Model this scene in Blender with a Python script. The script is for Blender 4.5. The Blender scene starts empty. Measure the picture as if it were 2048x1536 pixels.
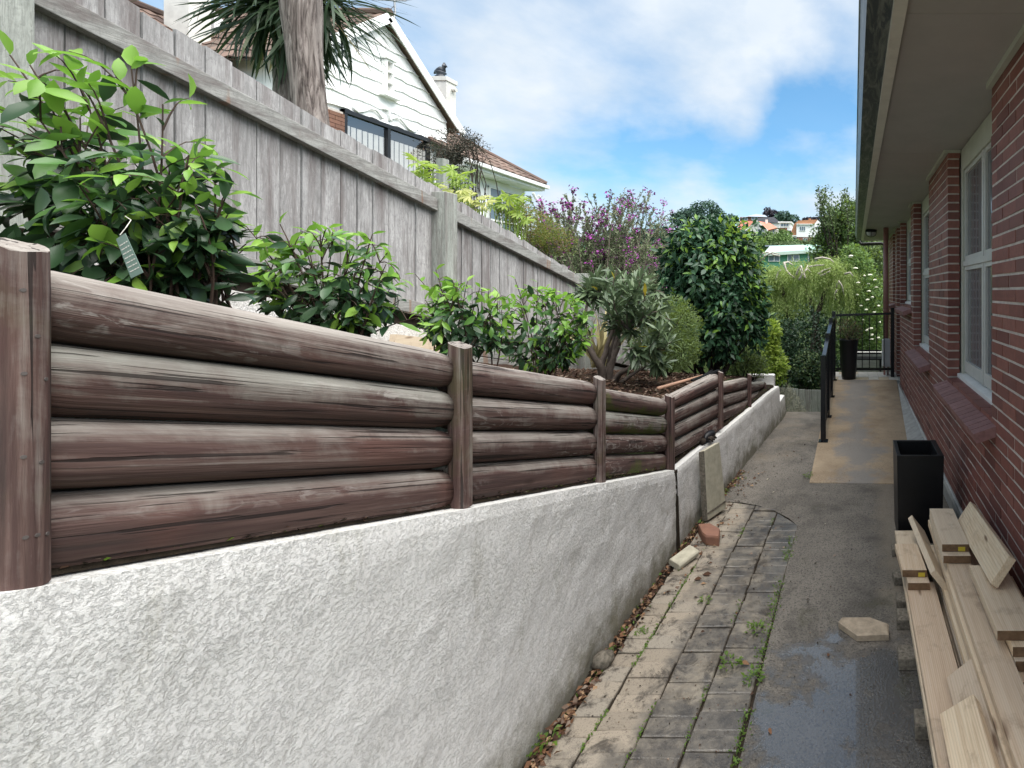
import bpy, math, random
import numpy as np
from mathutils import Vector, Matrix, noise as mnoise
R = math.radians
random.seed(7)
rng = np.random.default_rng(7)
scene = bpy.context.scene
COL = scene.collection

# ------------------------------------------------------------------ camera
# The eye is the origin; +Y runs along the brick wall, +X to the right, +Z up.
F, CU, CV = 1000.0, 1708.0, 583.0
cam_d = bpy.data.cameras.new('camera')
cam = bpy.data.objects.new('camera', cam_d)
COL.objects.link(cam)
cam.rotation_euler = (R(90), 0, 0)
cam_d.sensor_width = 36
cam_d.lens = 36 * F / 2048
cam_d.shift_x = (1024 - CU) / 2048
cam_d.shift_y = (CV - 768) / 2048
cam_d.clip_start = 0.05
cam_d.clip_end = 3000
scene.camera = cam

# ------------------------------------------------------------------ world and sun
SUN_EL, SUN_AZ = 65, 112          # azimuth measured clockwise from +Y
world = bpy.data.worlds.new('World')
scene.world = world
world.use_nodes = True
wn, wl_ = world.node_tree.nodes, world.node_tree.links
wn.clear()


def W(t, **k):
    n = wn.new(t)
    for a, b in k.items():
        setattr(n, a, b)
    return n


sky = W('ShaderNodeTexSky', sky_type='NISHITA', sun_disc=False, sun_elevation=R(SUN_EL), sun_rotation=R(SUN_AZ))
sky.air_density = 1.0
sky.dust_density = 0.6
sky.ozone_density = 1.6
bgs = W('ShaderNodeBackground')
bgs.inputs['Strength'].default_value = 0.100
hs = W('ShaderNodeHueSaturation')
hs.inputs['Saturation'].default_value = 1.35
hs.inputs['Hue'].default_value = 0.488
wl_.new(sky.outputs[0], hs.inputs['Color'])
wl_.new(hs.outputs[0], bgs.inputs['Color'])
tc = W('ShaderNodeTexCoord')
sep = W('ShaderNodeSeparateXYZ')
wl_.new(tc.outputs['Generated'], sep.inputs[0])


def wm(op, a, b=None, c=None, clamp=False):
    n = W('ShaderNodeMath', operation=op)
    n.use_clamp = clamp
    for i, x in enumerate((a, b, c)):
        if x is None:
            continue
        if isinstance(x, (int, float)):
            n.inputs[i].default_value = x
        else:
            wl_.new(x, n.inputs[i])
    return n.outputs[0]


zc = wm('MAXIMUM', sep.outputs[2], 0.0)
den = wm('ADD', zc, 0.22)
px_ = wm('DIVIDE', sep.outputs[0], den)
py_ = wm('DIVIDE', sep.outputs[1], den)
cmb = W('ShaderNodeCombineXYZ')
wl_.new(px_, cmb.inputs[0])
wl_.new(py_, cmb.inputs[1])
mp = W('ShaderNodeMapping')
mp.inputs['Location'].default_value = (8.8, 9.7, 2)
mp.inputs['Rotation'].default_value = (0, 0, R(15))
mp.inputs['Scale'].default_value = (1.2, 1.2, 1)
wl_.new(cmb.outputs[0], mp.inputs[0])
n1 = W('ShaderNodeTexNoise')
n1.inputs['Scale'].default_value = 1.0
n1.inputs['Detail'].default_value = 9
n1.inputs['Roughness'].default_value = 0.58
n1.inputs['Distortion'].default_value = 0.1
wl_.new(mp.outputs[0], n1.inputs['Vector'])
ramp = W('ShaderNodeValToRGB')
ramp.color_ramp.elements[0].position = 0.30
ramp.color_ramp.elements[0].color = (0.12, 0.12, 0.12, 1)
ramp.color_ramp.elements[1].position = 0.66
ramp.color_ramp.elements[1].color = (1, 1, 1, 1)
# breaks (-) and banks (+) of cloud, placed by direction
cover = n1.outputs[0]
n3 = W('ShaderNodeTexNoise')
n3.inputs['Scale'].default_value = 5.5
n3.inputs['Detail'].default_value = 5
wl_.new(tc.outputs['Generated'], n3.inputs['Vector'])
wob = W('ShaderNodeVectorMath', operation='MULTIPLY_ADD')
wl_.new(n3.outputs[1], wob.inputs[0])
wob.inputs[1].default_value = (0.30, 0.30, 0.30)
wl_.new(tc.outputs['Generated'], wob.inputs[2])
wsub = W('ShaderNodeVectorMath', operation='SUBTRACT')
wl_.new(wob.outputs[0], wsub.inputs[0])
wsub.inputs[1].default_value = (0.15, 0.15, 0.15)
wnrm = W('ShaderNodeVectorMath', operation='NORMALIZE')
wl_.new(wsub.outputs[0], wnrm.inputs[0])
for (u_, v_, rad_, amt_) in [(1670, 150, 10, -0.11), (1640, 260, 8, -0.08), (1500, 325, 7, -0.11), (1340, 322, 6, -0.11), (1180, 335, 5, -0.10), (720, 20, 8, -0.08), (300, -20, 9, -0.10),
                             (1350, 90, 14, 0.11), (1050, 200, 9, 0.10), (1560, 60, 6, 0.10), (1480, 210, 5, 0.06), (900, 60, 8, 0.06)]:
    dv_ = Vector(((u_ - CU) / F, 1, (CV - v_) / F)).normalized()
    dt = W('ShaderNodeVectorMath', operation='DOT_PRODUCT')
    wl_.new(wnrm.outputs[0], dt.inputs[0])
    dt.inputs[1].default_value = dv_
    mr_ = W('ShaderNodeMapRange', interpolation_type='SMOOTHSTEP')
    wl_.new(dt.outputs['Value'], mr_.inputs[0])
    mr_.inputs[1].default_value = math.cos(R(rad_))
    mr_.inputs[2].default_value = 1.0
    mr_.inputs[4].default_value = amt_
    cover = wm('ADD', cover, mr_.outputs[0])
wl_.new(cover, ramp.inputs[0])
n2 = W('ShaderNodeTexNoise')
n2.inputs['Scale'].default_value = 2.6
n2.inputs['Detail'].default_value = 6
wl_.new(mp.outputs[0], n2.inputs['Vector'])
cr = W('ShaderNodeValToRGB')
cr.color_ramp.elements[0].position = 0.3
cr.color_ramp.elements[0].color = (0.66, 0.76, 0.87, 1)
cr.color_ramp.elements[1].position = 0.68
cr.color_ramp.elements[1].color = (0.84, 0.90, 0.96, 1)
wl_.new(n2.outputs[0], cr.inputs[0])
bgc = W('ShaderNodeBackground')
bgc.inputs['Strength'].default_value = 0.50
wl_.new(cr.outputs[0], bgc.inputs['Color'])
# thin veil of cloud that thickens towards the horizon
hz = wm('SUBTRACT', 1.0, wm('MULTIPLY', zc, 5.0), clamp=True)
msk = wm('MAXIMUM', ramp.outputs[0], wm('MULTIPLY', hz, 0.62), clamp=True)
mxs = W('ShaderNodeMixShader')
wl_.new(msk, mxs.inputs[0])
wl_.new(bgs.outputs[0], mxs.inputs[1])
wl_.new(bgc.outputs[0], mxs.inputs[2])
wo = W('ShaderNodeOutputWorld')
wl_.new(mxs.outputs[0], wo.inputs[0])

sun_d = bpy.data.lights.new('sun', 'SUN')
sun_d.energy = 4.2
sun_d.angle = R(80)
sun_d.color = (1.0, 0.96, 0.90)
sun = bpy.data.objects.new('sun', sun_d)
COL.objects.link(sun)
_sd = Vector((math.sin(R(SUN_AZ)) * math.cos(R(SUN_EL)), math.cos(R(SUN_AZ)) * math.cos(R(SUN_EL)), math.sin(R(SUN_EL))))
sun.rotation_euler = _sd.to_track_quat('Z', 'Y').to_euler()
sun.location = _sd * 40
vs = scene.view_settings
vs.view_transform = 'Standard'
vs.look = 'None'
vs.exposure = 1.14
vs.gamma = 1
vs.use_curve_mapping = False
scene.render.engine = 'CYCLES'
scene.cycles.max_bounces = 8
scene.cycles.transparent_max_bounces = 12


# ------------------------------------------------------------------ helpers
def P(u, v, Y):
    return Vector(((u - CU) * Y / F, Y, (CV - v) * Y / F))


def PX(u, v, X):
    return P(u, v, X * F / (u - CU))


def PZ(u, v, Z):
    return P(u, v, Z * F / (CV - v))


def lerp(a, b, t):
    return a + (b - a) * t


def interp(x, pts):
    return float(np.interp(x, [p[0] for p in pts], [p[1] for p in pts]))


WLOC = {}


def tag(o, label=None, cat=None, group=None, kind=None):
    if label:
        o['label'] = label
    if cat:
        o['category'] = cat
    if group:
        o['group'] = group
    if kind:
        o['kind'] = kind
    return o


def empty(name, loc, label=None, cat=None, group=None, kind=None):
    o = bpy.data.objects.new(name, None)
    COL.objects.link(o)
    o.location = loc
    o.empty_display_size = 0.1
    WLOC[o.as_pointer()] = Vector(loc)
    return tag(o, label, cat, group, kind)


def wloc(o):
    return WLOC.get(o.as_pointer(), Vector((0, 0, 0))) if o else Vector((0, 0, 0))


class MB:
    def __init__(self):
        self.v, self.f, self.m = [], [], []

    def add(self, vs, fs, m=0):
        b = len(self.v)
        self.v += [tuple(x) for x in vs]
        self.f += [tuple(b + i for i in f) for f in fs]
        self.m += [m] * len(fs)
        return self

    def hexa(self, c, m=0):
        """8 corners: bottom 4 counter-clockwise, then top 4"""
        return self.add(c, [(3, 2, 1, 0), (4, 5, 6, 7), (0, 1, 5, 4), (1, 2, 6, 5), (2, 3, 7, 6), (3, 0, 4, 7)], m)

    def box(self, x0, x1, y0, y1, z0, z1, m=0):
        return self.hexa([(x0, y0, z0), (x1, y0, z0), (x1, y1, z0), (x0, y1, z0),
                          (x0, y0, z1), (x1, y0, z1), (x1, y1, z1), (x0, y1, z1)], m)

    def cbox(self, x0, x1, y0, y1, z0, z1, c=0.004, m=0, jit=0.0, rnd=random):
        """box with chamfered top edges"""
        j = lambda: rnd.uniform(-jit, jit)
        b = [(x0 + j(), y0 + j(), z0), (x1 + j(), y0 + j(), z0), (x1 + j(), y1 + j(), z0), (x0 + j(), y1 + j(), z0)]
        mid = [(p[0], p[1], z1 - c) for p in b]
        s = [(c, c), (-c, c), (-c, -c), (c, -c)]
        t = [(p[0] + q[0], p[1] + q[1], z1) for p, q in zip(b, s)]
        vs = b + mid + t
        fs = [(3, 2, 1, 0), (8, 9, 10, 11)]
        for k in range(4):
            n = (k + 1) % 4
            fs += [(k, n, 4 + n, 4 + k), (4 + k, 4 + n, 8 + n, 8 + k)]
        return self.add(vs, fs, m)

    def beam(self, a, b, w, h, up=(0, 0, 1), m=0, c=0.0):
        """box from a to b, w across, h along up (centred); c = chamfer"""
        a, b, up = Vector(a), Vector(b), Vector(up)
        d = (b - a).normalized()
        s = d.cross(up).normalized()
        u = s.cross(d).normalized()
        if c <= 0:
            pr = [(-w / 2, -h / 2), (w / 2, -h / 2), (w / 2, h / 2), (-w / 2, h / 2)]
        else:
            pr = [(-w / 2 + c, -h / 2), (w / 2 - c, -h / 2), (w / 2, -h / 2 + c), (w / 2, h / 2 - c),
                  (w / 2 - c, h / 2), (-w / 2 + c, h / 2), (-w / 2, h / 2 - c), (-w / 2, -h / 2 + c)]
        n = len(pr)
        vs = [a + s * p + u * q for p, q in pr] + [b + s * p + u * q for p, q in pr]
        fs = [tuple(range(n)), tuple(range(2 * n - 1, n - 1, -1))]
        fs += [(i, n + i, n + (i + 1) % n, (i + 1) % n) for i in range(n)]
        return self.add(vs, fs, m)

    def tube(self, pts, rad, n=8, cap=True, m=0):
        pts = [Vector(p) for p in pts]
        if isinstance(rad, (int, float)):
            rad = [rad] * len(pts)
        b = len(self.v)
        ref = Vector((0.31, 0.17, 0.93)).normalized()
        for i, p in enumerate(pts):
            d = (pts[min(i + 1, len(pts) - 1)] - pts[max(i - 1, 0)])
            d = d.normalized() if d.length > 1e-9 else Vector((0, 0, 1))
            if abs(d.dot(ref)) > 0.97:
                ref = Vector((0.9, 0.2, 0.1)).normalized()
            s = d.cross(ref).normalized()
            t = s.cross(d)
            for k in range(n):
                an = 2 * math.pi * k / n
                self.v.append(tuple(p + (s * math.cos(an) + t * math.sin(an)) * rad[i]))
        for i in range(len(pts) - 1):
            for k in range(n):
                k2 = (k + 1) % n
                self.f.append((b + i * n + k, b + i * n + k2, b + (i + 1) * n + k2, b + (i + 1) * n + k))
                self.m.append(m)
        if cap:
            self.f.append(tuple(b + k for k in range(n - 1, -1, -1)))
            self.f.append(tuple(b + (len(pts) - 1) * n + k for k in range(n)))
            self.m += [m, m]
        return self

    def lathe(self, c, prof, n=24, m=0):
        """prof = [(r, z)], closed top and bottom if r==0"""
        b = len(self.v)
        for r, z in prof:
            for k in range(n):
                a = 2 * math.pi * k / n
                self.v.append((c[0] + r * math.cos(a), c[1] + r * math.sin(a), c[2] + z))
        for i in range(len(prof) - 1):
            for k in range(n):
                k2 = (k + 1) % n
                self.f.append((b + i * n + k, b + i * n + k2, b + (i + 1) * n + k2, b + (i + 1) * n + k))
                self.m.append(m)
        return self

    def prism(self, poly, d, m=0):
        """poly = list of points, extruded by vector d"""
        n = len(poly)
        d = Vector(d)
        vs = [Vector(p) for p in poly] + [Vector(p) + d for p in poly]
        fs = [tuple(range(n)), tuple(range(2 * n - 1, n - 1, -1))]
        fs += [(i, n + i, n + (i + 1) % n, (i + 1) % n) for i in range(n)]
        return self.add(vs, fs, m)

    def build(self, name, mats, parent=None, smooth=False, loc=None, bevel=0.0, **props):
        o3 = wloc(parent) if parent else Vector(loc if loc else (0, 0, 0))
        me = bpy.data.meshes.new(name)
        me.from_pydata([(x - o3.x, y - o3.y, z - o3.z) for x, y, z in self.v], [], self.f)
        if not isinstance(mats, (list, tuple)):
            mats = [mats]
        for mt in mats:
            me.materials.append(mt)
        if len(mats) > 1:
            me.polygons.foreach_set('material_index', self.m)
        import bmesh
        bm = bmesh.new()
        bm.from_mesh(me)
        bmesh.ops.recalc_face_normals(bm, faces=bm.faces)
        bm.to_mesh(me)
        bm.free()
        if smooth:
            me.polygons.foreach_set('use_smooth', [True] * len(me.polygons))
        o = bpy.data.objects.new(name, me)
        COL.objects.link(o)
        if parent:
            o.parent = parent
            WLOC[o.as_pointer()] = o3
        else:
            o.location = o3
            WLOC[o.as_pointer()] = o3
        if bevel > 0:
            bv = o.modifiers.new('bevel', 'BEVEL')
            bv.width = bevel
            bv.segments = 2
            bv.limit_method = 'ANGLE'
        return tag(o, **props)


def inst(name, me, loc, parent, rot=None, scale=1.0):
    """an object of its own that shares mesh data; loc in world coordinates"""
    o = bpy.data.objects.new(name, me)
    COL.objects.link(o)
    o.parent = parent
    l = Vector(loc) - wloc(parent)
    if rot is not None:
        o.matrix_basis = Matrix.Translation(l) @ rot.to_4x4() @ Matrix.Scale(scale, 4)
    else:
        o.location = l
    return o


# ------------------------------------------------------------------ materials
class NT:
    def __init__(self, name):
        self.mat = bpy.data.materials.new(name)
        self.mat.use_nodes = True
        self.n, self.l = self.mat.node_tree.nodes, self.mat.node_tree.links
        self.n.clear()
        self.out = self.n.new('ShaderNodeOutputMaterial')
        self.bs = self.n.new('ShaderNodeBsdfPrincipled')
        self.l.new(self.bs.outputs[0], self.out.inputs[0])
        self._pos = None

    def node(self, t, **k):
        n = self.n.new(t)
        for a, b in k.items():
            setattr(n, a, b)
        return n

    def put(self, sock, x):
        if isinstance(x, bpy.types.NodeSocket):
            self.l.new(x, sock)
        elif isinstance(x, (tuple, list)):
            sock.default_value = tuple(x) + ((1,) if len(x) == 3 and sock.type == 'RGBA' else ())
        else:
            sock.default_value = x

    @property
    def pos(self):
        if self._pos is None:
            self._pos = self.node('ShaderNodeNewGeometry').outputs['Position']
        return self._pos

    def attr(self, name):
        a = self.node('ShaderNodeAttribute')
        a.attribute_name = name
        return a.outputs['Vector']

    def mapped(self, scale=(1, 1, 1), loc=(0, 0, 0), rot=(0, 0, 0), src=None):
        m = self.node('ShaderNodeMapping')
        self.put(m.inputs[0], src or self.pos)
        m.inputs['Scale'].default_value = scale
        m.inputs['Location'].default_value = loc
        m.inputs['Rotation'].default_value = rot
        return m.outputs[0]

    def noise(self, scale=5, detail=4, rough=0.5, dist=0, vec=None):
        n = self.node('ShaderNodeTexNoise')
        self.put(n.inputs['Vector'], vec if vec is not None else self.pos)
        n.inputs['Scale'].default_value = scale
        n.inputs['Detail'].default_value = detail
        n.inputs['Roughness'].default_value = rough
        n.inputs['Distortion'].default_value = dist
        return n.outputs[0]

    def voro(self, scale=5, vec=None, feature='F1', rnd=1.0):
        n = self.node('ShaderNodeTexVoronoi', feature=feature)
        self.put(n.inputs['Vector'], vec if vec is not None else self.pos)
        n.inputs['Scale'].default_value = scale
        n.inputs['Randomness'].default_value = rnd
        return n.outputs[0]

    def ramp(self, x, stops, mode='LINEAR'):
        r = self.node('ShaderNodeValToRGB')
        r.color_ramp.interpolation = mode
        self.put(r.inputs[0], x)
        e = r.color_ramp.elements
        while len(e) < len(stops):
            e.new(0.5)
        for k, (p, c) in enumerate(stops):
            e[k].position = p
            if isinstance(c, (int, float)):
                c = (c, c, c)
            e[k].color = tuple(c) + (1,)
        return r.outputs[0]

    def math(self, op, a, b=0.0, clamp=False):
        n = self.node('ShaderNodeMath', operation=op)
        n.use_clamp = clamp
        self.put(n.inputs[0], a)
        self.put(n.inputs[1], b)
        return n.outputs[0]

    def mix(self, f, a, b, mode='MIX'):
        n = self.node('ShaderNodeMix', data_type='RGBA', blend_type=mode)
        self.put(n.inputs[0], f)
        self.put(n.inputs[6], a)
        self.put(n.inputs[7], b)
        return n.outputs[2]

    def xyz(self, src=None):
        s = self.node('ShaderNodeSeparateXYZ')
        self.put(s.inputs[0], src or self.pos)
        return s.outputs

    def rand(self):
        a = self.node('ShaderNodeObjectInfo').outputs['Random']
        b = self.node('ShaderNodeNewGeometry').outputs['Random Per Island']
        return self.math('FRACT', self.math('ADD', a, b))

    def rng(self, x, a, b, c=0.0, d=1.0):
        m = self.node('ShaderNodeMapRange')
        self.put(m.inputs[0], x)
        m.inputs[1].default_value, m.inputs[2].default_value = a, b
        m.inputs[3].default_value, m.inputs[4].default_value = c, d
        return m.outputs[0]

    def bump(self, h, strength=0.5, dist=0.01, normal=None):
        b = self.node('ShaderNodeBump')
        b.inputs['Strength'].default_value = strength
        b.inputs['Distance'].default_value = dist
        self.put(b.inputs['Height'], h)
        if normal is not None:
            self.put(b.inputs['Normal'], normal)
        return b.outputs[0]

    def fin(self, col, rough=0.7, normal=None, spec=0.5, metal=0.0, **kw):
        self.put(self.bs.inputs['Base Color'], col)
        self.put(self.bs.inputs['Roughness'], rough)
        self.put(self.bs.inputs['Specular IOR Level'], spec)
        self.put(self.bs.inputs['Metallic'], metal)
        if normal is not None:
            self.put(self.bs.inputs['Normal'], normal)
        for k, x in kw.items():
            self.put(self.bs.inputs[k.replace('_', ' ')], x)
        return self.mat


M = {}


def simple(name, col, rough=0.6, spec=0.5, var=0.12, scale=8, bump=0.0, metal=0.0):
    t = NT(name)
    n = t.noise(scale, 5, 0.6)
    lo = tuple(c * (1 - var) for c in col)
    hi = tuple(min(1, c * (1 + var)) for c in col)
    c = t.ramp(n, [(0.3, lo), (0.7, hi)])
    nm = t.bump(t.noise(scale * 12, 3), bump, 0.003) if bump else None
    M[name] = t.fin(c, rough, nm, spec, metal)
    return M[name]


def leafmat(name, stops, rough=0.42, trans=0.35, spec=0.4, tcol=None):
    t = NT(name)
    r = t.rand()
    n = t.noise(1.7, 2)
    x = t.math('ADD', t.math('MULTIPLY', r, 0.75), t.math('MULTIPLY', n, 0.3))
    c = t.ramp(x, stops)
    t.fin(c, rough, None, spec)
    tr = t.node('ShaderNodeBsdfTranslucent')
    tc_ = t.mix(0.55, c, tcol or (0.45, 0.60, 0.06), 'MIX') if trans > 0.25 else c
    t.put(tr.inputs[0], tc_)
    ms = t.node('ShaderNodeMixShader')
    ms.inputs[0].default_value = trans
    t.l.new(t.bs.outputs[0], ms.inputs[1])
    t.l.new(tr.outputs[0], ms.inputs[2])
    t.l.new(ms.outputs[0], t.out.inputs[0])
    M[name] = t.mat
    return t.mat


# stained half-round log wood, silvered where the top has bleached
def log_mat(name, axis='Y', moss=0.0):
    t = NT(name)
    sc = (10, 0.45, 16) if axis == 'Y' else (16, 16, 0.7)
    lc = t.attr('lc')
    t._pos = lc
    v = t.mapped(sc)
    g1 = t.noise(2.4, 8, 0.62, 0.25, v)
    g2 = t.noise(7.0, 6, 0.62, 0.2, v)
    big = t.noise(2.3, 4, 0.55)
    pt = t.noise(7.0, 6, 0.66, 0.6)
    oir = t.node('ShaderNodeObjectInfo').outputs['Random']
    base = t.ramp(g1, [(0.28, (0.042, 0.030, 0.028)), (0.44, (0.10, 0.062, 0.054)), (0.58, (0.155, 0.098, 0.085)), (0.74, (0.24, 0.19, 0.17))])
    base = t.mix(t.ramp(g2, [(0.42, 0.0), (0.6, 0.6)]), base, (0.065, 0.036, 0.034))
    red = t.ramp(big, [(0.52, 0.0), (0.70, 0.40)])
    base = t.mix(red, base, (0.17, 0.072, 0.055))
    # weathering: bleached crown of the log
    nz = t.xyz(t.node('ShaderNodeNewGeometry').outputs['Normal'])[2]
    w = t.math('ADD', t.math('MULTIPLY', nz, 0.55), t.math('MULTIPLY', t.math('SUBTRACT', g1, 0.5), 1.3))
    w = t.math('ADD', w, t.math('MULTIPLY', t.math('SUBTRACT', pt, 0.5), 0.9))
    wr = t.ramp(t.math('ADD', w, t.math('MULTIPLY', t.math('SUBTRACT', oir, 0.4), 0.35)), [(0.02, 0.0), (0.50, 0.88)])
    base = t.mix(wr, base, t.ramp(t.math('ADD', t.math('MULTIPLY', g2, 0.6), t.math('MULTIPLY', big, 0.4)), [(0.35, (0.21, 0.185, 0.165)), (0.65, (0.42, 0.39, 0.35))]))
    base = t.mix(t.math('MULTIPLY', t.ramp(t.math('FRACT', t.math('MULTIPLY', oir, 7.3)), [(0.55, 0.0), (0.75, 0.5)]), wr), base, (0.24, 0.27, 0.235))
    # pale flaked paint patches
    fl = t.noise(26, 4, 0.7, 1.2, t.mapped((1, 0.35, 1.3)))
    fl2 = t.noise(1.6, 3, 0.5, 0, t.mapped((1, 0.6, 4), loc=(3, 1, 2)))
    fm = t.math('MULTIPLY', 1.0 if axis == 'Y' else 0.12, t.math('MULTIPLY', t.ramp(fl, [(0.54, 0.0), (0.62, 1.0)]), t.ramp(fl2, [(0.50, 0.0), (0.62, 0.5)])))
    base = t.mix(fm, base, (0.46, 0.43, 0.40))
    # knots
    kn = t.voro(1.0, t.mapped((5, 1.9, 7), loc=(0.3, 0.6, 0.2)))
    base = t.mix(t.ramp(kn, [(0.05, 0.85), (0.11, 0.0)]), base, (0.045, 0.026, 0.02))
    # long drying cracks
    cr_ = t.noise(3.4, 3, 0.5, 0.3, t.mapped((20, 0.55, 34) if axis == 'Y' else (30, 30, 0.5), loc=(1, 2, 3)))
    cm = t.ramp(cr_, [(0.61, 0.0), (0.63, 1.0)])
    base = t.mix(t.math('MULTIPLY', cm, 0.8), base, (0.02, 0.015, 0.014))
    if moss > 0:
        mm = t.ramp(t.math('ADD', t.noise(5, 5, 0.6), t.math('MULTIPLY', nz, -0.22)), [(0.52, 0.0), (0.68, moss)])
        base = t.mix(mm, base, (0.085, 0.11, 0.022))
    h = t.math('ADD', t.math('MULTIPLY', g2, 0.6), t.math('MULTIPLY', cm, -1.2))
    return t.fin(base, t.rng(g1, 0.3, 0.7, 0.7, 0.9), t.bump(h, 0.8, 0.008), 0.25)


M['log'] = log_mat('stained_log')
M['log_moss'] = log_mat('mossy_log', moss=0.85)
M['log_post'] = log_mat('stained_post', axis='Z', moss=0.25)


def fence_mat(name, lo, hi, dark, axis='Z', rust=0.0):
    t = NT(name)
    sc = {'Z': (16, 16, 1.1), 'Y': (16, 1.0, 22)}[axis]
    ri = t.rand()
    off = t.node('ShaderNodeCombineXYZ')
    t.put(off.inputs[0], t.math('MULTIPLY', ri, 9.0))
    t.put(off.inputs[2], t.math('MULTIPLY', ri, 17.0))
    av = t.node('ShaderNodeVectorMath', operation='ADD')
    t.put(av.inputs[0], t.pos)
    t.put(av.inputs[1], off.outputs[0])
    p = av.outputs[0]
    v = t.mapped(sc, src=p)
    g1 = t.noise(2.2, 9, 0.68, 0.7, v)
    g2 = t.noise(7, 7, 0.7, 1.6, v)
    ring = t.noise(1.0, 4, 0.55, 3.5, t.mapped((7, 7, 2.6) if axis == 'Z' else (7, 2, 9), src=p))
    c = t.ramp(g1, [(0.3, dark), (0.44, lo), (0.68, hi)])
    c = t.mix(t.ramp(g2, [(0.40, 0.6), (0.54, 0.0)]), c, dark)
    c = t.mix(t.ramp(ring, [(0.40, 0.38), (0.50, 0.0), (0.60, 0.25)]), c, tuple(x * 0.62 for x in lo))
    c = t.mix(t.rng(ri, 0, 1, 0, 0.35), c, tuple(x * 0.55 for x in lo))
    st = t.noise(1.3, 5, 0.65, 0, t.mapped((7, 7, 0.45) if axis == 'Z' else (5, 2, 5), src=p))
    c = t.mix(t.ramp(st, [(0.50, 0.0), (0.64, 0.7)]), c, (0.13, 0.105, 0.10))
    if rust:
        rs = t.noise(4.0, 2, 0.5, 0, t.mapped((1.5, 3.1, 0.3)))
        c = t.mix(t.ramp(rs, [(0.655, 0.0), (0.69, rust)]), c, (0.23, 0.11, 0.05))
    sc_ = t.noise(34, 6, 0.75, 1.0, t.mapped((1, 1, .55), src=p))
    c = t.mix(t.ramp(sc_, [(0.36, 0.45), (0.48, 0.0), (0.60, 0.0)]), c, tuple(x * 0.5 for x in lo))
    h = t.math('ADD', t.math('MULTIPLY', g2, 0.5), t.math('MULTIPLY', sc_, 0.8))
    M[name] = t.fin(c, 0.85, t.bump(h, 0.75, 0.005), 0.25)
    return M[name]


fence_mat('grey_paling', (0.40, 0.39, 0.385), (0.61, 0.60, 0.595), (0.17, 0.162, 0.158))
fence_mat('grey_rail', (0.34, 0.34, 0.32), (0.48, 0.48, 0.45), (0.12, 0.115, 0.11), 'Y', 0.5)
fence_mat('grey_post', (0.36, 0.38, 0.345), (0.50, 0.52, 0.475), (0.18, 0.185, 0.165), 'Z')

# rough-cast plaster
t = NT('stucco')
n_a = t.noise(80, 8, 0.70, 0.0)
n_b = t.noise(120, 6, 0.7, 0.0)
n_c = t.noise(15, 6, 0.62, 0.0)
vv = t.voro(46, t.mapped((1, 1, 1)), 'SMOOTH_F1')
stc = t.ramp(n_c, [(0.35, (0.77, 0.755, 0.73)), (0.65, (0.81, 0.795, 0.775))])
pits = t.math('MULTIPLY', t.ramp(n_a, [(0.35, 1.0), (0.42, 0.0)]), t.ramp(n_c, [(0.38, 0.9), (0.55, 0.1)]))
pits = t.math('MULTIPLY', pits, t.rng(t.xyz()[1], 0.8, 2.6, 0.12, 0.85))
stc = t.mix(t.math('MULTIPLY', pits, 0.75), stc, (0.20, 0.195, 0.165))
x, y, z = t.xyz()
# splash dirt along the foot, algae streaks and stains
low = t.math('ADD', t.rng(z, -1.95, -1.55, 1.0, 0.0), t.math('MULTIPLY', t.math('SUBTRACT', t.noise(4, 6, 0.7), 0.5), 1.6))
stc = t.mix(t.ramp(low, [(0.38, 0.0), (0.9, 0.88)]), stc, (0.15, 0.135, 0.085))
strk = t.noise(2.0, 6, 0.65, 0.3, t.mapped((1, 2.2, 0.55), loc=(0, 0.4, 0)))
stc = t.mix(t.math('MULTIPLY', t.ramp(strk, [(0.53, 0.0), (0.68, 0.7)]), t.ramp(n_b, [(0.35, 1.0), (0.6, 0.2)])), stc, (0.24, 0.22, 0.13))
far = t.rng(y, 1.2, 2.8, 0.0, 0.42)
stc = t.mix(t.math('MULTIPLY', far, t.ramp(n_b, [(0.40, 1.0), (0.56, 0.0)])), stc, (0.20, 0.19, 0.165))
nz = t.xyz(t.node('ShaderNodeNewGeometry').outputs['Normal'])[2]
stc = t.mix(t.math('MULTIPLY', t.ramp(nz, [(0.5, 0.0), (0.8, 1.0)]), t.ramp(n_c, [(0.3, 0.2), (0.5, 0.85)])), stc, (0.80, 0.79, 0.75))
plate = t.ramp(n_a, [(0.40, 0.0), (0.50, 0.75), (0.62, 1.0)])
hh = t.math('ADD', t.math('MULTIPLY', plate, 0.36), t.math('MULTIPLY', n_c, 0.18))
hh = t.math('ADD', hh, t.math('MULTIPLY', n_b, 0.30))
hh = t.math('MULTIPLY', hh, t.ramp(t.noise(2.6, 4, 0.6), [(0.38, 0.75), (0.58, 1.0)]))
M['stucco'] = t.fin(stc, 0.85, t.bump(hh, 0.9, 0.0085), 0.3)

# bricks
def brick_mat(name, stops, b=0.5):
    t = NT(name)
    r = t.rand()
    c = t.ramp(r, stops)
    n = t.noise(22, 6, 0.65)
    c = t.mix(t.ramp(n, [(0.35, 0.35), (0.6, 0.0)]), c, (0.07, 0.035, 0.03))
    bl = t.noise(1.6, 3, 0.5)
    c = t.mix(t.ramp(bl, [(0.42, 0.0), (0.66, 0.40)]), c, (0.25, 0.12, 0.10))
    M[name] = t.fin(c, 0.62, t.bump(t.noise(90, 4, 0.6), b, 0.002), 0.4)


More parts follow.
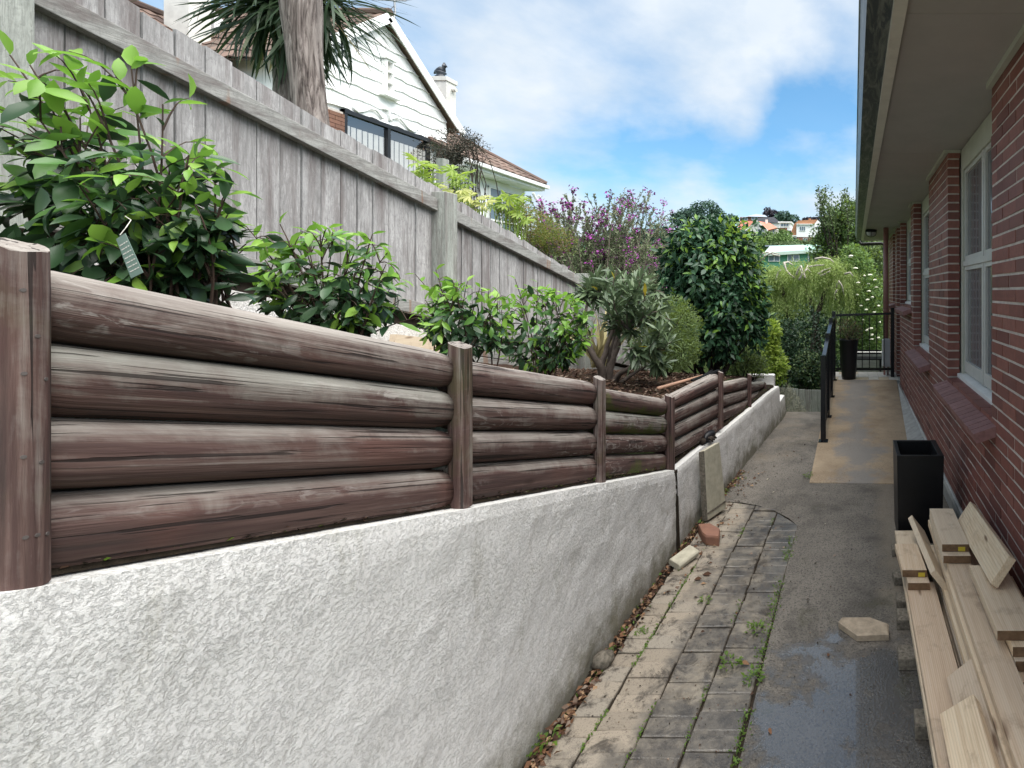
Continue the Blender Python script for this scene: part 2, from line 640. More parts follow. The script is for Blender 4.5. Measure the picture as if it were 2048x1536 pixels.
brick_mat('brick', [(0.0, (0.145, 0.050, 0.042)), (0.3, (0.20, 0.068, 0.053)), (0.7, (0.245, 0.085, 0.064)), (1.0, (0.28, 0.108, 0.083))])
brick_mat('sill_brick', [(0.0, (0.27, 0.135, 0.125)), (1.0, (0.36, 0.19, 0.175))])
brick_mat('orange_brick', [(0.0, (0.17, 0.085, 0.05)), (1.0, (0.23, 0.115, 0.07))])
simple('mortar', (0.52, 0.47, 0.42), 0.9, 0.2, 0.18, 25, 0.6)
simple('dark_mortar', (0.10, 0.075, 0.065), 0.9, 0.2, 0.18, 25, 0.4)

# pavers: sandy on the dry side, grey and wet to the right
t = NT('paver')
r = t.rand()
x, y, z = t.xyz()
c = t.ramp(r, [(0.0, (0.235, 0.20, 0.155)), (0.5, (0.30, 0.255, 0.198)), (1.0, (0.27, 0.24, 0.195))])
sp = t.noise(150, 3, 0.6)
c = t.mix(t.ramp(sp, [(0.35, 0.55), (0.46, 0.0)]), c, (0.12, 0.09, 0.07))
gm = t.math('ADD', t.rng(x, -1.14, -0.72, 0.0, 1.0), t.math('MULTIPLY', t.math('SUBTRACT', t.noise(3.1, 6, 0.7), 0.5), 2.3))
gm = t.ramp(gm, [(0.22, 0.0), (0.66, 0.92)])
c = t.mix(gm, c, t.ramp(t.noise(9, 6, 0.7), [(0.38, (0.075, 0.064, 0.052)), (0.62, (0.24, 0.21, 0.165))]))
dirt = t.noise(6.5, 8, 0.78, 0.4)
c = t.mix(t.ramp(dirt, [(0.50, 0.0), (0.60, 0.85)]), c, (0.035, 0.028, 0.022))
wet = t.math('MULTIPLY', gm, t.ramp(t.noise(2.6, 6, 0.68, 0.4, t.mapped((1, 1, 1), loc=(4, 2, 0))), [(0.40, 0.0), (0.52, 1.0)]))
c = t.mix(t.math('MULTIPLY', wet, 0.55), c, (0.035, 0.032, 0.03))
ro = t.rng(wet, 0, 1, 0.85, 0.24)
M['paver'] = t.fin(c, ro, t.bump(t.math('ADD', sp, dirt), 0.6, 0.004), t.rng(wet, 0, 1, 0.5, 0.7))

# concrete path with exposed aggregate, stains and a wet patch
t = NT('path_concrete')
x, y, z = t.xyz()
ag = t.noise(75, 5, 0.75)
ag2 = t.voro(95)
c = t.ramp(t.noise(1.7, 6, 0.6), [(0.35, (0.12, 0.107, 0.09)), (0.6, (0.215, 0.192, 0.162))])
c = t.mix(t.ramp(ag, [(0.38, 0.85), (0.50, 0.0)]), c, (0.035, 0.03, 0.027))
c = t.mix(t.ramp(ag2, [(0.08, 0.6), (0.30, 0.0)]), c, (0.31, 0.28, 0.24))
tan = t.math('ADD', t.rng(y, 3.6, 7.5, -0.1, 0.38), t.math('MULTIPLY', t.math('SUBTRACT', t.noise(1.9, 6, 0.65), 0.5), 1.8))
c = t.mix(t.ramp(tan, [(0.25, 0.0), (0.75, 0.85)]), c, (0.245, 0.20, 0.145))
blot = t.noise(2.4, 7, 0.72, 0.5, t.mapped((1, 0.8, 1), loc=(2, 8, 0)))
c = t.mix(t.ramp(blot, [(0.50, 0.0), (0.64, 0.6)]), c, (0.055, 0.05, 0.042))
side = t.math('MULTIPLY', t.ramp(t.math('ADD', x, t.math('MULTIPLY', t.noise(4, 5, 0.6), 0.3)), [(0.30, 0.0), (0.42, 0.55)]), t.rng(y, 2.6, 3.2, 0, 1))
c = t.mix(side, c, (0.25, 0.205, 0.15))
# puddle: low spot between the loose paver and the camera
dx = t.math('DIVIDE', t.math('SUBTRACT', x, -0.04), 0.52)
dy = t.math('DIVIDE', t.math('SUBTRACT', y, 2.30), 0.60)
rr = t.math('ADD', t.math('MULTIPLY', dx, dx), t.math('MULTIPLY', dy, dy))
pud = t.math('ADD', t.math('SUBTRACT', 1.0, rr), t.math('MULTIPLY', t.math('SUBTRACT', t.noise(4.2, 9, 0.72, 0.3), 0.5), 4.6))
dark_ = t.ramp(pud, [(-0.0, 0.25), (0.5, 0.9)])
pudm = t.ramp(pud, [(0.20, 0.0), (0.65, 1.0)])
c = t.mix(t.math('MULTIPLY', dark_, 0.85), c, (0.04, 0.037, 0.034))
moss = t.ramp(t.noise(3.3, 6, 0.7, 0, t.mapped((1, 1, 1), loc=(7, 1, 0))), [(0.60, 0.0), (0.72, 0.6)])
c = t.mix(moss, c, (0.045, 0.045, 0.02))
h = t.math('MULTIPLY', t.math('ADD', ag, t.math('MULTIPLY', ag2, 0.7)), t.rng(pudm, 0, 1, 1.0, 0.28))
ro = t.math('ADD', t.rng(pudm, 0, 1, 0.85, 0.07), t.math('MULTIPLY', t.math('MULTIPLY', ag2, 0.12), t.math('SUBTRACT', 1.0, pudm)))
M['path_concrete'] = t.fin(c, ro, t.bump(h, 0.9, 0.006), t.rng(pudm, 0, 1, 0.5, 1.0), Coat_Weight=pudm, Coat_Roughness=0.04)

t = NT('ramp_concrete')
x, y, z = t.xyz()
c = t.ramp(t.noise(2.2, 6, 0.65), [(0.35, (0.235, 0.175, 0.115)), (0.62, (0.34, 0.265, 0.18))])
gr = t.math('SUBTRACT', 1.0, t.math('ABSOLUTE', t.math('MULTIPLY', t.math('SUBTRACT', x, t.math('ADD', 0.10, t.math('MULTIPLY', t.noise(0.9, 3), -0.1))), 2.4)))
gr = t.math('ADD', gr, t.math('MULTIPLY', t.math('SUBTRACT', t.noise(2.1, 7, 0.7), 0.5), 3.0))
c = t.mix(t.ramp(gr, [(0.25, 0.0), (0.75, 0.85)]), c, (0.19, 0.182, 0.172))
c = t.mix(t.ramp(t.math('ADD', t.noise(60, 5, 0.7), t.math('MULTIPLY', t.noise(3), 0.3)), [(0.50, 0.45), (0.62, 0.0)]), c, (0.12, 0.085, 0.05))
wp = t.ramp(t.math('ADD', gr, t.math('MULTIPLY', t.noise(5, 5, 0.6), 0.6)), [(1.35, 0.0), (1.6, 1.0)])
M['ramp_concrete'] = t.fin(c, t.rng(wp, 0, 1, 0.85, 0.25), t.bump(t.noise(70, 4, 0.6), 0.5, 0.003), 0.4)

simple('footing', (0.36, 0.355, 0.33), 0.85, 0.3, 0.2, 12, 0.6)
simple('footing_paint', (0.60, 0.60, 0.56), 0.7, 0.3, 0.2, 14, 0.4)
simple('tile', (0.50, 0.47, 0.42), 0.5, 0.4, 0.16, 9, 0.2)
simple('tile_ochre', (0.46, 0.38, 0.27), 0.5, 0.4, 0.2, 9, 0.2)
simple('soffit', (0.40, 0.38, 0.36), 0.75, 0.3, 0.07, 2.5)
simple('trim', (0.44, 0.45, 0.38), 0.6, 0.35, 0.08, 6)
simple('sash_paint', (0.50, 0.50, 0.47), 0.5, 0.4, 0.08, 9)
simple('white_paint', (0.74, 0.74, 0.72), 0.45, 0.45, 0.08, 9)
simple('cream_paint', (0.62, 0.60, 0.54), 0.5, 0.4, 0.08, 9)
simple('black_metal', (0.006, 0.007, 0.010), 0.25, 0.4, 0.1, 9)
simple('brown_pipe', (0.26, 0.125, 0.105), 0.5, 0.4, 0.1, 9)
simple('dark_pipe', (0.035, 0.03, 0.027), 0.4, 0.4, 0.1, 9)
simple('grey_box', (0.42, 0.43, 0.44), 0.5, 0.4, 0.05, 9)
simple('dark_plastic', (0.010, 0.010, 0.012), 0.4, 0.35, 0.1, 9)
simple('black_planter', (0.006, 0.006, 0.007), 0.45, 0.4, 0.2, 14, 0.15)
simple('soil', (0.032, 0.025, 0.018), 0.95, 0.1, 0.4, 30, 1.0)
simple('grass', (0.06, 0.09, 0.03), 0.9, 0.1, 0.3, 3, 1.0)
simple('bark', (0.13, 0.105, 0.09), 0.9, 0.2, 0.35, 18, 1.0)
simple('twig', (0.055, 0.036, 0.026), 0.7, 0.3, 0.3, 18)
simple('pale_bark', (0.42, 0.38, 0.33), 0.9, 0.2, 0.25, 18, 0.6)
simple('dark_trunk', (0.045, 0.036, 0.03), 0.9, 0.1, 0.3, 18)
simple('render_white', (0.87, 0.87, 0.86), 0.7, 0.3, 0.04, 3, 0.2)
simple('render_cream', (0.64, 0.63, 0.59), 0.85, 0.3, 0.12, 6, 0.6)
simple('window_black', (0.015, 0.015, 0.017), 0.35, 0.5)
simple('curtain', (0.62, 0.61, 0.58), 0.85, 0.2, 0.06)
simple('mint_roof', (0.36, 0.55, 0.45), 0.5, 0.4, 0.06, 0.6)
simple('green_board', (0.09, 0.26, 0.17), 0.7, 0.3, 0.1, 0.8)
simple('red_roof', (0.52, 0.20, 0.14), 0.8, 0.2, 0.10, 0.8)
simple('orange_roof', (0.36, 0.18, 0.10), 0.8, 0.2, 0.15, 0.8)
simple('grey_roof', (0.13, 0.13, 0.15), 0.7, 0.3, 0.1, 0.8)
simple('blue_roof', (0.30, 0.34, 0.40), 0.5, 0.4, 0.08, 0.8)
simple('far_brick', (0.26, 0.11, 0.08), 0.8, 0.2, 0.1, 1.5)
simple('mint_wall', (0.50, 0.60, 0.53), 0.8, 0.2, 0.06, 1.0)
simple('slab', (0.43, 0.40, 0.31), 0.85, 0.3, 0.2, 16, 0.5)
simple('rough_slab', (0.17, 0.15, 0.12), 0.95, 0.2, 0.5, 60, 1.0)
simple('stone', (0.33, 0.27, 0.20), 0.9, 0.2, 0.25, 26, 0.7)
simple('yellow_tag', (0.55, 0.42, 0.04), 0.5, 0.4, 0.05)
simple('tag_green', (0.16, 0.24, 0.20), 0.4, 0.5, 0.08)
simple('purple_flower', (0.28, 0.045, 0.27), 0.6, 0.3, 0.3, 4)
simple('cream_flower', (0.78, 0.76, 0.60), 0.7, 0.3, 0.08, 4)
simple('handle_wood', (0.42, 0.25, 0.17), 0.6, 0.4, 0.1, 9)
simple('lead', (0.03, 0.035, 0.045), 0.4, 0.5, 0.2, 9)
simple('steel', (0.35, 0.36, 0.37), 0.4, 0.5, 0.1, 9, 0, 0.6)

# gutter: dark slate outside with lichen streaks on its underside
t = NT('gutter')
c = t.ramp(t.noise(2, 6, 0.7, 1.5, t.mapped((9, 1.6, 9))), [(0.45, (0.035, 0.05, 0.06)), (0.62, (0.16, 0.18, 0.165))])
M['gutter'] = t.fin(c, 0.4, None, 0.5)

# window glass: dark room behind a reflective pane
t = NT('glass')
M['glass'] = t.fin((0.045, 0.055, 0.06), 0.06, None, 0.8)
t = NT('net_glass')
c = t.ramp(t.noise(2.0, 3, 0.5, 0, t.mapped((30, 30, 0.3))), [(0.35, (0.10, 0.105, 0.11)), (0.65, (0.19, 0.195, 0.20))])
M['net_glass'] = t.fin(c, 0.10, None, 0.7)
t = NT('far_glass')
M['far_glass'] = t.fin((0.12, 0.17, 0.21), 0.12, None, 0.8)

# pine timber, sawn face lines
t = NT('pine')
r = t.rand()
oi = t.node('ShaderNodeTexCoord').outputs['Object']
v = t.mapped((30, 1.1, 30), src=oi)
g = t.noise(2.0, 6, 0.6, 1.2, v)
c = t.ramp(g, [(0.3, (0.54, 0.38, 0.23)), (0.5, (0.73, 0.57, 0.38)), (0.7, (0.80, 0.68, 0.50))])
c = t.mix(t.ramp(r, [(0.0, 0.0), (0.5, 0.35), (1.0, 0.75)]), c, (0.60, 0.51, 0.40))
c = t.mix(t.ramp(t.math('FRACT', t.math('MULTIPLY', r, 5.7)), [(0.55, 0.0), (0.9, 0.5)]), c, (0.46, 0.33, 0.25))
sw = t.node('ShaderNodeTexWave', wave_type='BANDS', bands_direction='X')
t.put(sw.inputs[0], oi)
sw.inputs['Scale'].default_value = 34
sw.inputs['Distortion'].default_value = 0.6
c = t.mix(t.ramp(sw.outputs[1], [(0.0, 0.20), (0.4, 0.0)]), c, (0.30, 0.21, 0.13))
kn = t.voro(1.0, t.mapped((9, 2.4, 9), src=oi))
c = t.mix(t.ramp(kn, [(0.05, 0.85), (0.12, 0.0)]), c, (0.13, 0.065, 0.035))
st = t.noise(7, 6, 0.7)
c = t.mix(t.ramp(st, [(0.54, 0.0), (0.66, 0.45)]), c, (0.30, 0.21, 0.14))
M['pine'] = t.fin(c, 0.7, t.bump(t.math('ADD', sw.outputs[1], g), 0.25, 0.002), 0.3)

# roof tiles
t = NT('roof_tile')
r = t.rand()
c = t.ramp(r, [(0.0, (0.095, 0.065, 0.055)), (0.6, (0.155, 0.105, 0.085)), (1.0, (0.21, 0.15, 0.12))])
c = t.mix(t.ramp(t.noise(3.5, 5, 0.6), [(0.48, 0.0), (0.62, 0.6)]), c, (0.12, 0.105, 0.085))
M['roof_tile'] = t.fin(c, 0.8, t.bump(t.noise(30, 4), 0.5, 0.01), 0.2)

# cabbage tree bark: deep vertical furrows
t = NT('corky_bark')
v = t.mapped((20, 20, 1.7))
g = t.noise(1.6, 8, 0.68, 0.9, v)
c = t.ramp(g, [(0.36, (0.045, 0.036, 0.032)), (0.47, (0.18, 0.15, 0.135)), (0.56, (0.30, 0.26, 0.235)), (0.72, (0.40, 0.36, 0.33))])
M['corky_bark'] = t.fin(c, 0.9, t.bump(g, 1.0, 0.03), 0.2)

# mulch
t = NT('mulch')
vo = t.node('ShaderNodeTexVoronoi')
t.put(vo.inputs['Vector'], t.mapped((1, 1, 1)))
vo.inputs['Scale'].default_value = 45
c = t.mix(0.6, (0.055, 0.035, 0.025), vo.outputs['Color'], 'MULTIPLY')
c = t.mix(0.35, c, (0.07, 0.045, 0.03))
M['mulch'] = t.fin(c, 0.95, t.bump(t.math('ADD', vo.outputs['Distance'], t.noise(40)), 1.0, 0.02), 0.1)
t = NT('bark_chip')
c = t.ramp(t.rand(), [(0.0, (0.035, 0.02, 0.014)), (0.6, (0.11, 0.065, 0.045)), (1.0, (0.24, 0.19, 0.15))])
M['bark_chip'] = t.fin(c, 0.9, None, 0.1)
t = NT('dead_leaf')
c = t.ramp(t.rand(), [(0.0, (0.06, 0.03, 0.018)), (0.6, (0.17, 0.085, 0.045)), (1.0, (0.33, 0.22, 0.13))])
M['dead_leaf'] = t.fin(c, 0.8, None, 0.2)

leafmat('laurel_bright', [(0.0, (0.12, 0.27, 0.035)), (0.5, (0.20, 0.38, 0.055)), (1.0, (0.30, 0.48, 0.09))], 0.33, 0.40, 0.45, (0.28, 0.56, 0.07))
leafmat('laurel_mid', [(0.0, (0.05, 0.135, 0.035)), (1.0, (0.11, 0.235, 0.05))], 0.33, 0.3, 0.45, (0.22, 0.48, 0.07))
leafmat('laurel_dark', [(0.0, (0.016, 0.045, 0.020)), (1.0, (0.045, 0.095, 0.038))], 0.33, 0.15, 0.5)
leafmat('oleander', [(0.0, (0.05, 0.085, 0.045)), (1.0, (0.17, 0.235, 0.12))], 0.4, 0.25, 0.45)
leafmat('olive_small', [(0.0, (0.05, 0.085, 0.035)), (1.0, (0.18, 0.25, 0.095))], 0.5, 0.3, 0.3)
leafmat('purple_bush', [(0.0, (0.11, 0.15, 0.085)), (0.6, (0.22, 0.27, 0.15)), (1.0, (0.29, 0.28, 0.19))], 0.6, 0.25, 0.2)
leafmat('autumn_bush', [(0.0, (0.07, 0.09, 0.03)), (0.6, (0.17, 0.19, 0.06)), (1.0, (0.26, 0.11, 0.07))], 0.6, 0.3, 0.2)
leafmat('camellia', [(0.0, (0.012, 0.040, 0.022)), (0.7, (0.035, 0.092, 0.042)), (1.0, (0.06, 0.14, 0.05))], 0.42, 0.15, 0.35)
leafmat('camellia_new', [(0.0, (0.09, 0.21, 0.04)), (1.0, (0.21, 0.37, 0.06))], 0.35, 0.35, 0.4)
leafmat('weeping', [(0.0, (0.11, 0.17, 0.05)), (0.5, (0.27, 0.36, 0.12)), (1.0, (0.50, 0.58, 0.27))], 0.6, 0.35, 0.2)
leafmat('ivy', [(0.0, (0.010, 0.028, 0.014)), (1.0, (0.035, 0.075, 0.03))], 0.45, 0.12, 0.3)
leafmat('lime', [(0.0, (0.14, 0.24, 0.04)), (1.0, (0.36, 0.45, 0.09))], 0.5, 0.4, 0.3)
leafmat('elder', [(0.0, (0.05, 0.11, 0.03)), (1.0, (0.16, 0.27, 0.07))], 0.5, 0.3, 0.3)
leafmat('tree_mid', [(0.0, (0.055, 0.09, 0.04)), (1.0, (0.16, 0.215, 0.09))], 0.6, 0.25, 0.2)
leafmat('tree_far', [(0.0, (0.045, 0.085, 0.065)), (1.0, (0.09, 0.155, 0.105))], 0.7, 0.1, 0.1)  # bluish lift puts distance haze into the leaf colour
leafmat('hedge_far', [(0.0, (0.07, 0.13, 0.04)), (1.0, (0.16, 0.24, 0.08))], 0.7, 0.15, 0.1)
leafmat('plum_far', [(0.0, (0.035, 0.035, 0.045)), (1.0, (0.07, 0.06, 0.07))], 0.7, 0.1, 0.1)
leafmat('scraggly', [(0.0, (0.035, 0.04, 0.03)), (0.7, (0.075, 0.075, 0.055)), (1.0, (0.16, 0.10, 0.075))], 0.6, 0.15, 0.2)
leafmat('fatsia', [(0.0, (0.20, 0.32, 0.06)), (1.0, (0.42, 0.52, 0.14))], 0.4, 0.45, 0.3)
leafmat('fatsia_yellow', [(0.0, (0.32, 0.36, 0.10)), (1.0, (0.62, 0.60, 0.26))], 0.45, 0.4, 0.3)
leafmat('cordyline', [(0.0, (0.020, 0.045, 0.022)), (0.85, (0.06, 0.10, 0.045)), (1.0, (0.20, 0.22, 0.10))], 0.4, 0.2, 0.4)
leafmat('dry_blade', [(0.0, (0.22, 0.20, 0.10)), (1.0, (0.42, 0.36, 0.18))], 0.6, 0.2, 0.2)
leafmat('silver', [(0.0, (0.17, 0.17, 0.12)), (1.0, (0.42, 0.42, 0.32))], 0.7, 0.2, 0.2)
leafmat('pot_plant', [(0.0, (0.045, 0.065, 0.03)), (0.6, (0.09, 0.11, 0.05)), (1.0, (0.30, 0.13, 0.08))], 0.5, 0.2, 0.3)
leafmat('weed', [(0.0, (0.04, 0.09, 0.015)), (1.0, (0.12, 0.20, 0.03))], 0.5, 0.3, 0.3)
leafmat('yellow_leaf', [(0.0, (0.55, 0.30, 0.03)), (1.0, (0.60, 0.38, 0.05))], 0.5, 0.3, 0.3)


# ------------------------------------------------------------------ leaves
def leaf_full(w=0.36, curl=0.12, fold=0.05):
    v = [(0, 0, 0), (0.22, w * 0.34, fold * 0.6), (0.22, 0, -0.01), (0.22, -w * 0.34, fold * 0.6),
         (0.5, w * 0.5, fold - curl * 0.15), (0.5, 0, -curl * 0.2), (0.5, -w * 0.5, fold - curl * 0.15),
         (0.78, w * 0.33, fold * 0.6 - curl * 0.5), (0.78, 0, -curl * 0.55), (0.78, -w * 0.33, fold * 0.6 - curl * 0.5), (1.0, 0, -curl)]
    f = [(0, 2, 1), (0, 3, 2), (1, 2, 5, 4), (2, 3, 6, 5), (4, 5, 8, 7), (5, 6, 9, 8), (7, 8, 10), (8, 9, 10)]
    return np.array(v, float), f


def leaf_lite(w=0.4, curl=0.1, fold=0.06):
    v = [(0, 0, 0), (0.45, w / 2, fold), (1, 0, -curl), (0.45, -w / 2, fold), (0.45, 0, -0.02)]
    f = [(0, 4, 1), (4, 2, 1), (0, 3, 4), (3, 2, 4)]
    return np.array(v, float), f


def leaf_quad(w=0.5):
    v = [(0, 0, 0), (0.5, w / 2, 0.05), (1, 0, -0.08), (0.5, -w / 2, 0.05)]
    return np.array(v, float), [(0, 1, 2), (0, 2, 3)]


def blade(w=0.05, droop=0.6, seg=5):
    v, f = [], []
    for i in range(seg + 1):
        s = i / seg
        ww = w * (0.6 + 0.8 * s) * (1 - s ** 3) + 0.002
        x = s * math.cos(droop * s * 0.9)
        z = -s * math.sin(droop * s * 0.9)
        v += [(x, ww / 2, z), (x, -ww / 2, z)]
        if i:
            f.append((2 * i - 2, 2 * i - 1, 2 * i + 1, 2 * i))
    return np.array(v, float), f


def frames(d, up, roll):
    """arrays of rotation matrices with x along d, z near up, rolled"""
    d = d / np.linalg.norm(d, axis=1, keepdims=True)
    up = up - d * (up * d).sum(1, keepdims=True)
    nn = np.linalg.norm(up, axis=1, keepdims=True)
    up = np.where(nn > 1e-4, up / np.maximum(nn, 1e-6), np.array([[0, 1, 0]]))
    y = np.cross(up, d)
    c, s = np.cos(roll)[:, None], np.sin(roll)[:, None]
    y2 = y * c + up * s
    z2 = -y * s + up * c
    return np.stack([d, y2, z2], axis=2)


def scatter(name, tmpl, pos, rot, size, mats, midx=None, parent=None, smooth=False, **props):
    """one mesh out of many copies of a small template"""
    tv, tf = tmpl
    n = len(pos)
    o3 = wloc(parent)
    pos = np.asarray(pos, float) - np.array(o3)[None]
    V = np.einsum('nij,kj->nki', rot, tv) * np.asarray(size, float)[:, None, None] + pos[:, None, :]
    V = V.reshape(-1, 3)
    lens = np.array([len(f) for f in tf])
    flat = np.concatenate([np.array(f) for f in tf])
    K = len(tv)
    loops = (flat[None, :] + (np.arange(n) * K)[:, None]).reshape(-1)
    tot = np.tile(lens, n)
    st = np.concatenate([[0], np.cumsum(tot)[:-1]])
    me = bpy.data.meshes.new(name)
    me.vertices.add(len(V))
    me.vertices.foreach_set('co', V.astype(np.float32).ravel())
    me.loops.add(len(loops))
    me.loops.foreach_set('vertex_index', loops.astype(np.int32))
    me.polygons.add(len(tot))
    me.polygons.foreach_set('loop_start', st.astype(np.int32))
    me.polygons.foreach_set('loop_total', tot.astype(np.int32))
    if not isinstance(mats, (list, tuple)):
        mats = [mats]
    for m in mats:
        me.materials.append(m)
    if midx is not None:
        me.polygons.foreach_set('material_index', np.repeat(np.asarray(midx, np.int32), len(tf)))
    if smooth:
        me.polygons.foreach_set('use_smooth', np.ones(len(tot), bool))
    me.update(calc_edges=True)
    me.validate()
    o = bpy.data.objects.new(name, me)
    COL.objects.link(o)
    if parent:
        o.parent = parent
    WLOC[o.as_pointer()] = o3
    return tag(o, **props)


def shell_points(blobs, n, thick=0.35, lump=0.22, seed=0, flat=0.0):
    """points near the lumpy surface of a union of ellipsoids, with outward directions"""
    r = np.random.default_rng(seed)
    vols = np.array([b[1][0] * b[1][1] * b[1][2] for b in blobs]) ** 0.67
    pick = r.choice(len(blobs), n, p=vols / vols.sum())
    c = np.array([b[0] for b in blobs], float)[pick]
    rad = np.array([b[1] for b in blobs], float)[pick]
    d = r.normal(size=(n, 3))
    d /= np.linalg.norm(d, axis=1, keepdims=True)
    ph = r.uniform(0, 6.28, (6, 3))
    lumpv = sum(np.sin(d @ (r.normal(size=3) * 4.5) + p[0]) for p in ph) / 3.0
    rr = (1 - thick * r.random(n) ** 1.7) * (1 + lump * lumpv * 0.6)
    pos = c + d * rad * rr[:, None]
    return pos, d, r

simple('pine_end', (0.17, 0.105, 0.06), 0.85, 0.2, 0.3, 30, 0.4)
simple('nail_rust', (0.10, 0.085, 0.08), 0.6, 0.4, 0.2, 30)
# ================================================================== SETTING
G = -1.95
WALLX = [(-1, -1.345), (2.05, -1.345), (2.6, -1.345), (3.4, -1.338), (3.77, -1.34), (4.33, -1.325), (4.91, -1.28), (5.95, -1.22), (6.75, -1.17), (7.5, -1.12)]
WALLZ = [(-1, -0.10), (0.3, -0.33), (0.824, -0.49), (1.76, -0.765), (2.73, -1.045), (3.77, -1.346), (4.83, -1.385), (5.95, -1.405), (6.75, -1.40), (7.5, -1.42)]
BEDLOG = [(-1, 0.5), (0.82, -0.03), (1.76, -0.30), (2.73, -0.56), (3.81, -0.88), (5.1, -0.93), (6.2, -1.07), (7.5, -1.30)]
BEDFEN = [(-1, 0.6), (0.8, 0.22), (2.0, -0.08), (3.86, -0.52), (5.9, -0.92), (7.5, -1.2)]
FX = -3.3


def hgt(x, y):
    pr = [(-60, -2.4), (8.6, -2.4), (10, -3.0), (14, -3.9), (25, -4.5), (42, -1.0), (52, 1.6), (70, 4.6), (100, 10.4), (122, 14.5), (140, 16.5), (200, 17), (320, 6), (600, -6), (2500, -20)]
    z = interp(y, pr)
    if y > 60:
        z += 2.0 * math.sin(x * 0.021 + 1.0) * min(1, (y - 60) / 60) - 0.00012 * (x + 15) ** 2 * min(1, (y - 60) / 60)
    return max(z, -25)


mb = MB()
ys = [-60, -20, -5, 0, 5, 8.6, 9.3, 10, 12, 14, 18, 25, 33, 42, 47, 52, 60, 70, 80, 90, 100, 110, 122, 130, 140, 160, 200, 260, 320, 450, 600, 1000, 2500]
xs = [-2500, -800, -400, -250, -160, -120, -90, -70, -55, -42, -32, -24, -16, -10, -5, 0, 5, 10, 16, 24, 34, 50, 70, 100, 150, 250, 500, 2500]
vs_, fs_ = [], []
for y in ys:
    for x in xs:
        vs_.append((x, y, hgt(x, y)))
for i in range(len(ys) - 1):
    for j in range(len(xs) - 1):
        a = i * len(xs) + j
        fs_.append((a, a + 1, a + 1 + len(xs), a + len(xs)))
mb.add(vs_, fs_)
mb.build('ground', M['grass'], smooth=True, kind='structure')

# neighbour's yard on the high side of the fence
mb = MB()


def yardz(x, y):
    return interp(y, [(-3, 0.9), (2, -0.1), (4, -0.55), (6, -0.95), (8, -1.3), (12, -1.6), (20, -1.9)]) + 0.24 * max(0, (-3.36 - x)) * (1 if x > -9 else 1)


vs_, fs_ = [], []
yy = [-3, 0, 2, 4, 6, 8, 10, 12, 14, 17, 20]
xx = [-22, -16, -12, -9, -7, -5, -4.2, -3.36]
for y in yy:
    for x in xx:
        vs_.append((x, y, min(yardz(x, y), 1.2)))
for i in range(len(yy) - 1):
    for j in range(len(xx) - 1):
        a = i * len(xx) + j
        fs_.append((a, a + 1, a + 1 + len(xx), a + len(xx)))
mb.add(vs_, fs_)
n0 = len(mb.v)
edge = [(xx[-1], y) for y in yy] + [(x, yy[-1]) for x in reversed(xx[:-1])]
eb = len(mb.v)
for x, y in edge:
    mb.v.append((x, y, min(yardz(x, y), 1.2)))
    mb.v.append((x, y, -5))
for i in range(len(edge) - 1):
    mb.f.append((eb + 2 * i, eb + 2 * i + 1, eb + 2 * i + 3, eb + 2 * i + 2))
    mb.m.append(0)
mb.build('terrain', M['grass'], kind='structure')

# concrete path
mb = MB()
pth = [(0.9, -2), (0.9, 8.3), (-0.42, 8.3), (-0.42, 8.35), (-1.14, 8.0), (-1.16, 6.75)]
vs_ = []
fs_ = []
rows = [-2, 0, 1, 1.45, 1.5, 4.63, 5, 6, 6.75, 7.5, 8.1]
# right strip beside the pavers, then full width beyond them
mb.add([(-0.475, -2, G), (0.86, -2, G), (0.86, 5.0, G), (-0.475, 5.3, G)], [(0, 1, 2, 3)])
arc = [(-0.475, 4.17), (-0.56, 4.30), (-0.70, 4.44), (-0.86, 4.55), (-1.04, 4.62), (-1.26, 4.64)]
mb.add([(-0.475, 5.3, G)] + [(x, y, G) for x, y in arc] + [(-1.26, 5.3, G)], [tuple(range(8))])
mb.add([(-1.30, 5.3, G), (0.0, 5.3, G), (0.0, 8.15, G - 0.01), (-1.12, 8.15, G - 0.01)], [(0, 1, 2, 3)])
mb.add([(-1.26, 4.64, G), (-1.26, 5.3, G), (-1.30, 5.3, G), (-1.33, 4.4, G)], [(0, 1, 2, 3)])
mb.add([(-1.12, 8.15, G - 0.01), (0.0, 8.15, G - 0.01), (0.0, 8.2, G - 0.5), (-1.12, 8.2, G - 0.5)], [(0, 1, 2, 3)])
path = mb.build('path', M['path_concrete'], loc=(0, 3, G), kind='structure')

# brick pavers laid in the path (each a piece of the path) on a bed of dirt
mb = MB()
mb.add([(-1.55, -1, G - 0.010), (-0.470, -1, G - 0.010), (-0.470, 4.2, G - 0.010), (-0.56, 4.32, G - 0.010), (-0.86, 4.57, G - 0.010), (-1.04, 4.64, G - 0.010), (-1.26, 4.66, G - 0.010), (-1.45, 4.66, G - 0.010)], [tuple(range(8))])
mb.build('joint_dirt', M['soil'], path, kind='stuff')
cols = [(-1.300, -1.160), (-1.157, -0.942), (-0.939, -0.722), (-0.719, -0.500)]
pr = random.Random(5)
pvm = [[] for _ in range(4)]
for ci, (a, b) in enumerate(cols):
    for k in range(5):
        m_ = MB()
        w, h = b - a, 0.098
        m_.cbox(-w / 2 + 0.002, w / 2 - 0.002, -h / 2 - .001, h / 2 + .001, -0.05, 0, 0.005, jit=0.0035, rnd=pr)
        o = m_.build('tmp', M['paver'])
        pvm[ci].append(o.data)
        bpy.data.objects.remove(o)
